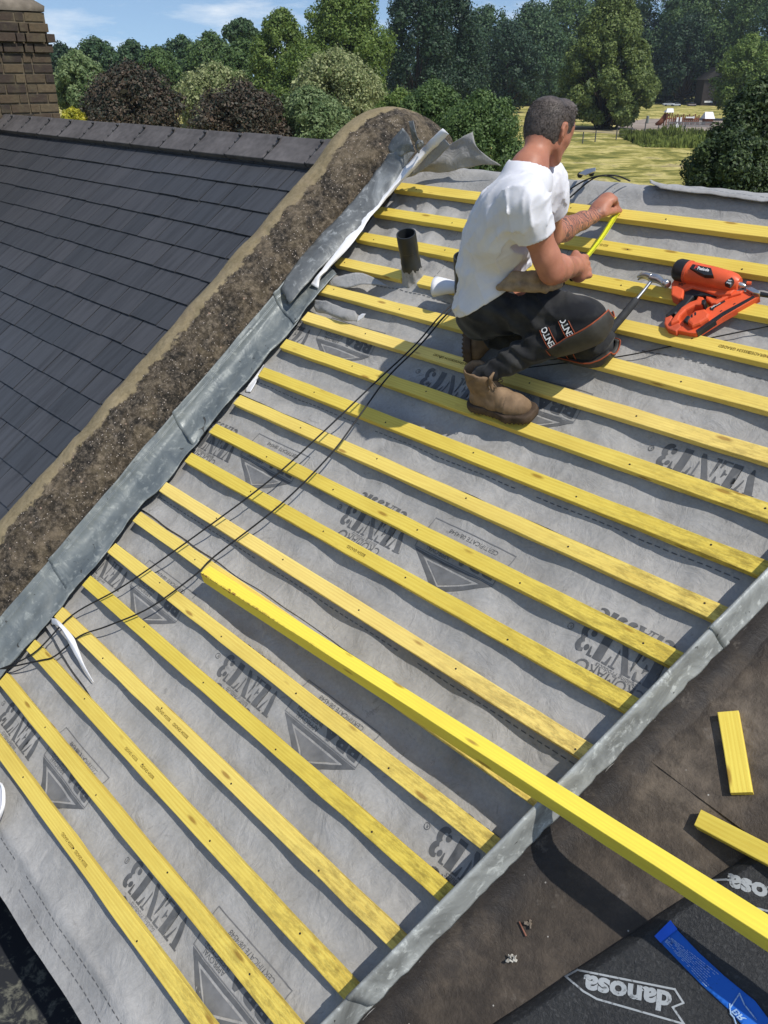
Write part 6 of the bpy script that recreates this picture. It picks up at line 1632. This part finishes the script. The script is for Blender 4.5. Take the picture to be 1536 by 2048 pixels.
    def vn(p, q, r):
        p, q, r = np.broadcast_arrays(p, q, r); i, j, k = np.floor(p).astype(int), np.floor(q).astype(int), np.floor(r).astype(int); x, y, z = p-i, q-j, r-k
        x, y, z = x*x*(3-2*x), y*y*(3-2*y), z*z*(3-2*z); o = 0
        for a in (0, 1):
            for b in (0, 1):
                for c in (0, 1): o = o+lat_[(i+a) % 32, (j+b) % 32, (k+c) % 32]*(x if a else 1-x)*(y if b else 1-y)*(z if c else 1-z)
        return o
    def fold(X, Y, Z, d, al, ac, off):
        d = np.array(d, float); d /= np.linalg.norm(d); e = np.cross(d, LAT); e /= np.linalg.norm(e); g_ = np.cross(d, e)
        t = X*d[0]+Y*d[1]+Z*d[2]; p = X*e[0]+Y*e[1]+Z*e[2]; q = X*g_[0]+Y*g_[1]+Z*g_[2]
        wv = vn(t*al+off, p*ac*.3, q*ac*.3)
        n = vn(t*al+off, p*ac+wv*1.5, q*ac*.8+wv)
        return np.maximum(0, 1-np.abs(n-.5)*5.0)**1.6
    def wr(X, Y, Z):
        b = X*ax_t[0]+Y*ax_t[1]+Z*ax_t[2]; pl_ = b-float(pel@ax_t)
        low_ = np.clip(1-(pl_-.02)/.16, 0, 1); arm = np.exp(-((X-shR[0])**2+(Y-shR[1])**2+(Z-(shR[2]-.07))**2)/.13**2)
        nk_ = np.clip((np.sqrt((X-neck[0])**2+(Y-neck[1])**2+(Z-neck[2])**2)-.09)/.06, 0, 1)
        f1 = fold(X, Y, Z, ax_t+s_ax*.55, 5, 26, 3.1); f2 = fold(X, Y, Z, s_ax*1.0+ax_t*.25, 5, 30, 9.7); f3 = fold(X, Y, Z, ax_t-s_ax*.8, 6, 30, 14.2)
        se_ = np.clip((np.sqrt((X-slv[0])**2+(Y-slv[1])**2+(Z-slv[2])**2)-.055)/.05, 0.12, 1)
        return -nk_*se_*(f1*.75*(1-low_*.6)+f2*(.25+1.1*low_)+f3*(.35+1.2*arm))
    T_.wrinkle(wr, 0.0088)
    T_.wrinkle(lambda X, Y, Z: np.sin((X*s_ax[0]+Y*s_ax[1]+Z*s_ax[2])*26+2*np.sin(Z*14)), 0.003)
    aR = lerp(shR, elR, .47); T_.F_keep = T_.F.copy()
    # cut the sleeve end square, the neck opening and the hem
    X, Y, Z = T_.coords(); d = (elR-shR)/np.linalg.norm(elR-shR); cut = ((X-aR[0])*d[0]+(Y-aR[1])*d[1]+(Z-aR[2])*d[2]); farR = np.sqrt((X-aR[0])**2+(Y-aR[1])**2+(Z-aR[2])**2)
    T_.F = np.where(farR < .088, np.maximum(T_.F, cut), T_.F).astype(np.float32)
    aL = lerp(shL, elL, .47); d = (elL-shL)/np.linalg.norm(elL-shL); cut = ((X-aL[0])*d[0]+(Y-aL[1])*d[1]+(Z-aL[2])*d[2]); farL = np.sqrt((X-aL[0])**2+(Y-aL[1])**2+(Z-aL[2])**2)
    T_.F = np.where(farL < .088, np.maximum(T_.F, cut), T_.F).astype(np.float32)
    T_.add(neck+UPv*.0, lerp(neck, headc, .5), .058, .10, k=0.006, sub=True)
    # hollow the sleeve mouth so the cloth stands off the arm
    T_.add(lerp(shR, elR, .47), elR, .047, .043, k=0.003, sub=True); T_.add(lerp(shL, elL, .50), elL, .053, .050, k=0.003, sub=True)
    hp_ = lerp(pel, mid, .02); hn_ = -(ax_t*0.86+nv_(right)*-0.50); 
    hA, hB = J(936, 618, 2.82), J(1034, 570, 2.60); hn_ = np.cross(hB-hA, LAT); hn_ = hn_ if hn_[2] < 0 else -hn_
    T_.clip(hA, hn_)
    shirt = link('t_shirt', T_.mesh('t_shirt', 1), M_SHIRT, root)
    # ---------------- trousers
    lo = np.minimum.reduce([pel, hipR, hipL, kneR, kneL, ankR, ankL])-0.16; hi = np.maximum.reduce([pel, hipR, hipL, kneR, kneL, ankR, ankL])+0.16
    P_ = Field(lo, hi, 0.0048)
    P_.chain([(pel+UPv*.03+LAT*.05, .084), (hipR-UPv*.01, .092)], k=0.05); P_.chain([(pel+UPv*.03-LAT*.05, .084), (hipL-UPv*.01, .092)], k=0.05)
    butt = J(960, 632, 2.84); P_.add(hipR, butt, .090, .080, k=0.05); P_.add(hipL, butt+LAT*-.12, .095, .08, k=0.05)
    P_.chain([(hipR, .096), (lerp(hipR, kneR, .45), .079), (lerp(hipR, kneR, .85), .064), (kneR, .060)], k=0.03)
    P_.chain([(kneR, .058), (lerp(kneR, ankR, .3)-UPv*.004, .056), (lerp(kneR, ankR, .7), .041), (ankR, .032)], k=0.02)
    P_.chain([(hipL, .094), (lerp(hipL, kneL, .5), .076), (kneL, .060)], k=0.03)
    P_.chain([(kneL, .064), (lerp(kneL, ankL, .35), .062), (lerp(kneL, ankL, .85), .048)], k=0.02)
    tR = (kneR-hipR)/np.linalg.norm(kneR-hipR); sR = (ankR-kneR)/np.linalg.norm(ankR-kneR)
    def wr2(X, Y, Z):
        a = X*tR[0]+Y*tR[1]+Z*tR[2]; b = X*sR[0]+Y*sR[1]+Z*sR[2]
        return -1.3*np.maximum(0, 1-2*np.abs(((a*95+5*np.sin(Z*22)+3*np.sin(Y*17))/np.pi) % 2-1))**2*np.clip(.4+np.sin(b*20+Z*24), 0, 1)+0.8*np.sin(b*62+4*np.sin(Z*31+X*9))*np.clip(np.sin(a*17+1), 0, 1)+0.5*np.sin(Z*120+X*40+3*np.sin(Y*40))
    P_.wrinkle(wr2, 0.0055)
    tp_ = lerp(pel, mid, .75); X, Y, Z = P_.coords(); cut = (X-tp_[0])*ax_t[0]+(Y-tp_[1])*ax_t[1]+(Z-tp_[2])*ax_t[2]; rr = np.sqrt((X-tp_[0])**2+(Y-tp_[1])**2+(Z-tp_[2])**2); P_.F = np.where(rr < .2, np.maximum(P_.F, cut), P_.F).astype(np.float32)
    tr = link('trousers', P_.mesh('trousers', 2), M_TROU, root)
    # belt pouch of rolled tan cloth at the waist
    Q_ = Field(J(1060, 560, 2.6)-.26, J(1060, 560, 2.6)+.26, 0.004)
    pts = [(J(1008, 569, 2.60), .014), (J(1030, 556, 2.58), .019), (J(1070, 556, 2.57), .020), (J(1095, 550, 2.60), .016)]
    Q_.chain(pts, k=.012); Q_.chain([(J(1000, 574, 2.60), .013), (J(1040, 572, 2.575), .016), (J(1090, 575, 2.575), .017), (J(1118, 568, 2.60), .012)], k=.004)
    Q_.wrinkle(lambda X, Y, Z: np.sin(X*140+Z*90+4*np.sin(Y*50))*np.sin(Z*60), .0022)
    link('tool_pouch', Q_.mesh('pouch', 1), simple('tan cloth', (0.33, 0.24, 0.15), 0.9, 0.1, var=0.25, sc=40, bump=0.3), root)
    for off in (0, 6): tube('pouch_cord', cat_rom([tuple(J(*q)) for q in ((1100, 548+off, 2.60), (1112, 545+off, 2.62), (1125, 550+off, 2.63), (1128, 562+off, 2.63), (1118, 570+off, 2.62))], 5), .0025, M_CABLE, root, 6)
    # ---------------- hair
    C = Field(headc-.16, headc+.16, 0.0032)
    def Ch(p, q, ra, rb, k): C.add(p, q, ra*HS, rb*HS, k*HS)
    Ch(H(-.030, 0, .030), H(.022, 0, .035), .078, .072, .03); Ch(H(-.045, 0, -.01), H(.0, 0, .0), .068, .066, .03); Ch(H(-.035, 0, -.050), H(-.03, 0, -.01), .054, .062, .03)
    X, Y, Z = C.coords(); X, Y, Z = X-headc[0], Y-headc[1], Z-headc[2]
    f_ = (X*HF[0]+Y*HF[1]+Z*HF[2])/HS; r_ = (X*HR_[0]+Y*HR_[1]+Z*HR_[2])/HS; u_ = (X*HU[0]+Y*HU[1]+Z*HU[2])/HS
    low = u_+.072+0.45*np.maximum(0, f_+.02)                    # nape line, rising towards the ear
    frt = .058-f_-0.0*u_+np.clip(u_-.05, -.03, .05)*.5           # forehead and temple line
    sid = np.where(f_ > .004, u_-.0+(.030-f_)*1.2+.012, 1.0)      # sideburn stops in front of the ear
    ear = np.sqrt((f_+.012)**2+(u_-.002)**2*.7+((np.abs(r_)-.080)*.6)**2)-.024
    e_ = np.minimum(np.minimum(low, frt), np.minimum(sid, ear))
    th = np.clip(e_/.030, -.4, 1); top = np.clip((u_-.0)/.09, 0, 1)
    tuft = .010*np.clip((u_-.075)/.03, 0, 1)*np.clip(1-np.abs(f_-.03)/.05, 0, 1)
    thick = th*(.0035+.0085*top)+tuft+.0007*np.sin(X*420+3*np.sin(Z*120))*np.sin(Z*330+Y*200)
    C.F = (C.F-thick-.0008).astype(np.float32)
    hr = link('hair', C.mesh('hair', 1), M_HAIR, root)
    # short hair strands standing off the scalp
    me = hr.data; nvz = len(me.vertices); co_ = np.empty(nvz*3, np.float32); me.vertices.foreach_get('co', co_); co_ = co_.reshape(-1, 3); no_ = np.empty(nvz*3, np.float32); me.vertices.foreach_get('normal', no_); no_ = no_.reshape(-1, 3)
    g = np.random.default_rng(4); pk = g.choice(nvz, 12000); p = co_[pk]; n_ = no_[pk]; rel = p-headc
    th_ = np.array([interp(q, [-.062, -.03, 0, .05], [0, .4, .8, 1]) for q in rel@HU]); okk = (n_@HU > -0.6) & (np.linalg.norm(rel, axis=1) > .055) & (g.uniform(0, 1, len(pk)) < th_) & ((rel@HF) < .050); p, n_ = p[okk], n_[okk]; m_ = len(p)
    hgt = (p-headc)@HU; ln = np.interp(hgt, [-.06, 0, .06, .11], [.004, .008, .017, .028])*g.uniform(.5, 1.2, m_)
    d = n_*0.55+HF*0.25-HU*0.42+g.normal(size=(m_, 3))*.22; d += np.outer(np.clip(hgt/.1, 0, 1), HU*0.75+HF*.2); d /= np.linalg.norm(d, axis=1)[:, None]
    t1 = np.cross(d, n_+g.normal(size=(m_, 3))*.3); t1 /= np.linalg.norm(t1, axis=1)[:, None]; w_ = .0012
    V = np.stack([p-n_*.001-t1*w_, p-n_*.001+t1*w_, p+d*ln[:, None]], 1).reshape(-1, 3)
    gm = g.uniform(0, 1, m_) < np.interp(((p-headc)@HF), [-.06, .04], [.10, .5]); V = V.reshape(m_, 9)
    for nm_, q, mt_ in (('hair_strands', ~gm, M_HAIR), ('grey_strands', gm, M_GREY)):
        st = link(nm_, npmesh('strands', V[q].reshape(-1, 3), np.arange(int(q.sum())*3).reshape(-1, 3)), mt_, root); st['kind'] = 'stuff'
    # ---------------- boots
    def boot(name, heel, toe, ank, up, m_sole):
        heel, toe, ank, up = map(nv_, (heel, toe, ank, up)); first = ank is ankR; up = up/np.linalg.norm(up); f = toe-heel; L = np.linalg.norm(f); f /= L; up = up-f*(up@f); up /= np.linalg.norm(up); s = np.cross(f, up)
        r = empty(name, tuple(heel)); r.parent = root; r.matrix_parent_inverse = Matrix.Translation(-Vector(root.location))
        def lk(nm, me, m):
            o = link(nm, me, m); o.parent = r; o.matrix_parent_inverse = (Matrix.Translation(-Vector(root.location)) @ Matrix.Identity(4)) if False else Matrix.Translation(-Vector(heel)); o.data.shade_smooth(); return o
        U = Field(np.minimum(np.minimum(heel, toe), ank)-.13, np.maximum(np.maximum(heel, toe), ank)+.13, .0036)
        q = lambda a, b, c=0: heel+f*a*L+up*b+s*c
        for c in (-.010, .010):
            U.chain([(q(.10, .032, c), .030), (q(.42, .032, c), .031), (q(.70, .030, c*1.3), .030), (q(.86, .030, c), .027)], k=.02)
        U.chain([(q(.14, .060), .031), (q(.13, .10), .034), (q(.12, .140), .036)], k=.02); U.chain([(q(.26, .065), .034), (q(.27, .10), .033), (q(.28, .140), .036)], k=.02)
        U.chain([(q(.34, .085), .026), (q(.52, .062), .025), (q(.68, .044), .024)], k=.022)
        U.chain([(q(.78, .040, c), .022) for c in (-.012, .012)], k=.01)
        U.add(q(.10, .128, -.012), q(.28, .128, .0), .041, .040, k=.006)       # padded collar
        def seams(X, Y, Z):
            a_ = ((X-heel[0])*f[0]+(Y-heel[1])*f[1]+(Z-heel[2])*f[2])/L; b_ = (X-heel[0])*up[0]+(Y-heel[1])*up[1]+(Z-heel[2])*up[2]
            g1 = np.exp(-((a_-.66-.6*(b_-.05))/.012)**2); g2 = np.exp(-((b_-.105-.12*a_)/.0022)**2)*(a_ < .36); g3 = np.exp(-((a_-.04-b_*.9)/.012)**2)*(b_ < .11)
            return g1+g2+g3+.35*np.maximum(0, np.sin(a_*60+b_*40))**3*(a_ > .3)*(a_ < .8)
        U.wrinkle(seams, .0022)
        U.clip(q(0, .020), -up); U.clip(q(.2, .148), up+f*.12)
        for c in (0,): U.chain([(q(.13, .105), .026), (q(.12, .2), .036)], k=.003, sub=True); U.chain([(q(.27, .105), .024), (q(.28, .2), .036)], k=.003, sub=True)
        lk('upper', U.mesh('upper', 1), M_BOOT)
        So = Field(np.minimum(heel, toe)-.1, np.maximum(heel, toe)+.1, .0034)
        for c in (-.016, .016): So.chain([(q(.07, .010, c), .035), (q(.40, .010, c*.7), .034), (q(.70, .010, c*1.25), .038), (q(.92, .010, c*.9), .034)], k=.012)
        So.clip(q(0, .024), up); So.clip(q(0, -.012), -up)
        cut = lambda X, Y, Z: np.sin((X*f[0]+Y*f[1]+Z*f[2])*420)
        X, Y, Z = So.coords(); hgt = (X-heel[0])*up[0]+(Y-heel[1])*up[1]+(Z-heel[2])*up[2]; So.F = np.where(hgt < -.002, np.maximum(So.F, So.F+.003*(1+cut(X, Y, Z))), So.F).astype(np.float32)
        lk('sole', So.mesh('sole', 1), m_sole)
        bm = bmesh.new()
        for i in range(6):                                   # laces
            a = .37+.055*i; b = .112-(a-.33)*.125
            tube_bm(bm, cat_rom([tuple(q(a+.02, b-.010, -.024)), tuple(q(a+.005, b+.001, -.012)), tuple(q(a, b+.003, 0)), tuple(q(a+.005, b+.001, .012)), tuple(q(a+.02, b-.010, .024))], 4), .0019, 6)
            if i < 5: tube_bm(bm, cat_rom([tuple(q(a+.02, b-.010, -.022)), tuple(q(a+.035, b+.001, 0)), tuple(q(a+.065, b-.014, .022))], 4), .0018, 6)
        for dx, da in ((.030, .10), (-.030, .10), (.016, .17), (-.02, .16)): tube_bm(bm, cat_rom([tuple(q(.37, .112, 0)), tuple(q(.37+da*.3, .126, dx*.6)), tuple(q(.37+da, .105, dx*1.1)), tuple(q(.37+da*.5, .098, dx*.7)), tuple(q(.38, .108, dx*.1))], 5), .0017, 6)
        tg = bmesh.new(); R_ = []
        for i in range(6):
            t = i/5; R_.append([tg.verts.new(tuple(q(.38+.10*t*(1 if t > .2 else 1), .095+.058*t, c*(1+.3*t))+f*(.004*abs(c)/.02))) for c in (-.026, -.013, 0, .013, .026)])
        for i in range(5):
            for j in range(4): tg.faces.new((R_[i][j], R_[i][j+1], R_[i+1][j+1], R_[i+1][j]))
        o = lk('tongue', bm2(tg, 'tongue'), M_BOOT); o.modifiers.new('s', 'SOLIDIFY').thickness = .006
        lk('laces', bm2(bm, 'laces'), simple('laces', (0.16, 0.12, 0.08), 0.9, 0.1, bump=0) if name else None)
        return r
    tr_ = Vector(nW)
    boot('boot', atw(953, 806, .012), atw(1062, 833, .012), ankR, nv_(nW)*.75+UPv*.6, M_SOLE)
    boot('boot', atw(934, 655, .080), atw(934, 712, .012), J(972, 664, 2.99), -nv_(right)*-0.9+nv_(nW)*.35, M_SOLE)
    # socks / trouser cuff
    # ---------------- kneepads
    def kneepad(name, knee, shin, front, sz, lbl=None):
        knee, shin, front = map(nv_, (knee, shin, front)); a = shin/np.linalg.norm(shin); f = front-a*(front@a); f /= np.linalg.norm(f); s = np.cross(a, f)
        r = empty(name, tuple(knee)); r.parent = root; r.matrix_parent_inverse = Matrix.Translation(-Vector(root.location))
        def lk(nm, me, m, sm=True):
            o = link(nm, me, m); o.parent = r; o.matrix_parent_inverse = Matrix.Translation(-Vector(knee)); 
            if sm: o.data.shade_smooth()
            return o
        V = []; nu_, nv2 = 22, 26
        for j in range(nv2+1):
            t = -0.072+0.205*j/nv2
            for i in range(nu_+1):
                an = (-1+2*i/nu_)*1.25*(1-0.35*max(0, (t-.06)/.12)); rr = sz*math.sqrt(max(0.03, 1-(min(0, t-.01)/.090)**2))*(1-0.22*max(0, t/.13))
                rib = 0.0028*max(0, math.sin((t+.075)*260)) if t < -0.005 else 0
                V.append(knee+a*t+f*(math.cos(an)*(rr+rib)+0.010*(1-(2*j/nv2-1)**2))+s*math.sin(an)*(rr+rib)*1.05)
        k = nu_+1; F = [(j*k+i, j*k+i+1, (j+1)*k+i+1, (j+1)*k+i) for j in range(nv2) for i in range(nu_)]
        o = lk('pad', mesh('pad', [tuple(v) for v in V], F), M_PAD); md = o.modifiers.new('s', 'SOLIDIFY'); md.thickness = .016; md.offset = 0
        rimp = [V[i] for i in range(k)]+[V[j*k+nu_] for j in range(1, nv2+1)]+[V[nv2*k+i] for i in range(nu_-1, -1, -1)]+[V[j*k] for j in range(nv2-1, -1, -1)]
        bm = bmesh.new(); tube_bm(bm, [Vector(tuple(p+ (p-knee)/np.linalg.norm(p-knee)*.007)) for p in rimp], .0024, 6); lk('orange_piping', bm2(bm, 'rim'), M_PIPING)
        # straps round the calf
        for t in (.050, .115):
            bm = bmesh.new(); R_ = []; n = 40; rs = .073-.10*t
            for i in range(n):
                an = 2*math.pi*i/n; p = knee+a*t+(f*math.cos(an)+s*math.sin(an))*rs-f*.004
                R_.append((bm.verts.new(tuple(p-a*.017)), bm.verts.new(tuple(p+a*.017))))
            for i in range(n): bm.faces.new((R_[i][0], R_[(i+1) % n][0], R_[(i+1) % n][1], R_[i][1]))
            bmesh.ops.recalc_face_normals(bm, faces=bm.faces[:]); o = lk('strap', bm2(bm, 'strap'), M_STRAP); md = o.modifiers.new('s', 'SOLIDIFY'); md.thickness = .003
            for e in (-.0145, .0145):
                bm = bmesh.new(); tube_bm(bm, [Vector(tuple(knee+a*(t+e)+(f*math.cos(2*math.pi*i/n)+s*math.sin(2*math.pi*i/n))*(rs+.0022)-f*.004)) for i in range(n+1)], .0014, 5); lk('strap_edge', bm2(bm, 'edge'), M_PIPING)
            # lettering on the strap, towards the viewer
            bm = font_bm('FENTO', .019, .075, .02); bmesh.ops.triangulate(bm, faces=bm.faces[:])
            for c_ in np.arange(.004, .08, .006): bmesh.ops.bisect_plane(bm, geom=bm.verts[:]+bm.edges[:]+bm.faces[:], plane_co=(c_, 0, 0), plane_no=(1, 0, 0))
            vw = nv_(CAMW)-knee; a0 = math.atan2(vw@s, vw@f); sg = 1 if np.cross(f, s)@a > 0 else -1
            for v in bm.verts:
                an = a0+TXS*(v.co.x-.0375)/rs; rr = rs+.0052; p = knee+a*(t+TXU*(v.co.y-.0095))+(f*math.cos(an)+s*math.sin(an))*rr-f*.004; v.co = Vector(tuple(p))
            bmesh.ops.recalc_face_normals(bm, faces=bm.faces[:]); lk('lettering', bm2(bm, 't'), M_TXW, False)
    kneepad('kneepad', kneR, ankR-kneR, (kneR-hipR)+(kneR-ankR)*.6, .069)
    kneepad('kneepad', kneL, ankL-kneL, (kneL-hipL)-nv_(nW)*.2, .068)
    # red print on the shirt back, seen edge on
    from mathutils.bvhtree import BVHTree
    me = shirt.data; bv = BVHTree.FromPolygons([v.co for v in me.vertices], [tuple(p.vertices) for p in me.polygons])
    dst = bmesh.new()
    def onshirt(x, y):
        for k_ in range(30):
            d = (MR @ Vector(ray(x+k_, y))).normalized(); h = bv.ray_cast(CAMW, d)
            if h[0] is not None: return h[0]+h[1]*.0015
        return Vector((0, 0, 0))
    for txt, cx, cy, hh_, ww in (('-', 981, 370, 10, 7), ('NO', 974, 382, 11, 14), ('-', 970, 396, 10, 7), ('Q', 962, 411, 11, 13), ('2', 957, 428, 11, 12)):
        bm = font_bm(txt, hh_, ww, .02); bmesh.ops.triangulate(bm, faces=bm.faces[:])
        xs = [v.co.x for v in bm.verts]; ys = [v.co.y for v in bm.verts]; mx_, my_ = (min(xs)+max(xs))/2, (min(ys)+max(ys))/2
        for f_ in bm.faces:
            P3 = [onshirt(cx+5+(v.co.y-my_)*.9, cy+(v.co.x-mx_)) for v in f_.verts]
            try: dst.faces.new([dst.verts.new(p) for p in P3])
            except ValueError: pass
        bm.free()
    bmesh.ops.recalc_face_normals(dst, faces=dst.faces[:]); link('back_print', bm2(dst, 'print'), simple('red print', (0.50, 0.12, 0.10), 0.7, 0.2, bump=0), root)
    return root, body
def cloth(name, a, b2, rough=0.85, sc=260):
    m, t, b = mat(name, rough, 0.15); N = NB(t); v = N.co(); f = N.noise(v, sc, 3); g = N.noise(v, 12, 5, 0.6)
    t.links.new(N.ramp(g, [(0.35, a), (0.68, b2)]), b.inputs['Base Color']); p = N.bump(f, 0.15, 0.0008, b); N.bump(g, 0.25, 0.006, b, p); b.inputs['Sheen Weight'].default_value = 0.1
    return m
M_SHIRT = cloth('white cotton', (0.66, 0.66, 0.70), (0.74, 0.74, 0.77))
M_TROU = cloth('black work trousers', (0.012, 0.013, 0.016), (0.042, 0.042, 0.041))
M_BOOT = simple('tan nubuck', (0.20, 0.135, 0.082), 0.85, 0.15, var=0.3, sc=30, bump=0.15, bd=0.001)
M_SOLE = simple('brown rubber sole', (0.075, 0.052, 0.036), 0.8, 0.2, var=0.25, sc=40, bump=0.3)
M_HAIR = simple('dark greying hair', (0.085, 0.070, 0.062), 0.6, 0.35, var=0.4, sc=150, bump=0.4, bd=0.002)
M_GREY = simple('grey hair', (0.22, 0.20, 0.19), 0.55, 0.4, var=0.3, sc=120, bump=0)
M_PAD = simple('kneepad rubber', (0.045, 0.043, 0.038), 0.6, 0.3, var=0.25, sc=30, bump=0.2)
M_PIPING = simple('orange piping', (0.30, 0.07, 0.03), 0.6, 0.3, bump=0)
M_STRAP = simple('black elastic', (0.015, 0.015, 0.016), 0.8, 0.2, bump=0)
TXS, TXU = 1, 1
man, man_body = person()

# ------------------------------------------------------------------ tape measure stretched from the fist to the top batten
tp = empty('tape_measure', Vector(atw(1168, 530, .06))); tag(tp, 'yellow steel tape measure stretched from the man right fist to the top batten', 'tape measure')
A_, B_ = dep(1166, 523, 2.775), Vector(atw(1238, 419, 0.006)); x = (B_-A_).normalized(); y = nW.cross(x).normalized(); z = x.cross(y); L = (B_-A_).length
bm = bmesh.new(); R_ = []; nn_ = 24
for i in range(nn_+1):
    p = A_+(B_-A_)*i/nn_-z*0.010*math.sin(math.pi*i/nn_); R_.append([bm.verts.new(p+y*w*0.0115+z*(0.0022*w*w)) for w in (-1, -.5, 0, .5, 1)])
for i in range(nn_):
    for k in range(4): bm.faces.new((R_[i][k], R_[i+1][k], R_[i+1][k+1], R_[i][k+1]))
bl_ = link('blade', bm2(bm, 'blade'), simple('tape yellow', (0.80, 0.83, 0.03), 0.4, 0.4, var=0.03, bump=0), tp, smooth=True); bl_.modifiers.new('s', 'SOLIDIFY').thickness = .0004
bm = bmesh.new()
for i in range(int(L/0.005)):
    t = i*0.005/L; p = A_+(B_-A_)*t-z*0.010*math.sin(math.pi*t)+z*0.0024
    for sd_ in (-1, 1):
        w = .006 if i % 10 == 0 else (.0045 if i % 2 == 0 else .003)
        box(bm, p+y*sd_*(.0105-w/2), (0.0011, w, 0.0004), Matrix((x, y, z)).transposed())
link('graduation', bm2(bm, 'g'), M_BLK, tp)['kind'] = 'stuff'
bm = bmesh.new(); box(bm, (0, 0, 0), (.060, .034, .056), bevel=.009); c_ = link('case', bm2(bm, 'case'), M_BLK, None); cc = dep(1150, 541, 2.775)
c_.matrix_world = Matrix.Translation(cc) @ Matrix((x, y, z)).transposed().to_4x4(); c_.parent = tp; c_.matrix_parent_inverse = Matrix.Translation(-Vector(tp.location))
bm = bmesh.new(); box(bm, B_+x*.002-z*.003, (.002, .018, .012), Matrix((x, y, z)).transposed()); link('end_hook', bm2(bm, 'hook'), M_STEEL, tp)

# ------------------------------------------------------------------ thin summer haze
def haze():
    m = bpy.data.materials.new('haze'); m.use_nodes = True; t = m.node_tree; t.nodes.clear()
    v = t.nodes.new('ShaderNodeVolumePrincipled'); v.inputs['Color'].default_value = (0.80, 0.90, 1.0, 1); v.inputs['Density'].default_value = 0.00016; v.inputs['Anisotropy'].default_value = 0.2
    o_ = t.nodes.new('ShaderNodeOutputMaterial'); t.links.new(v.outputs[0], o_.inputs['Volume'])
    bm = bmesh.new(); box(bm, (-120, 140, (GZ-1+45)/2), (700, 640, 45-GZ+1)); tag(link('haze', bm2(bm, 'haze'), m), kind='stuff')
haze()
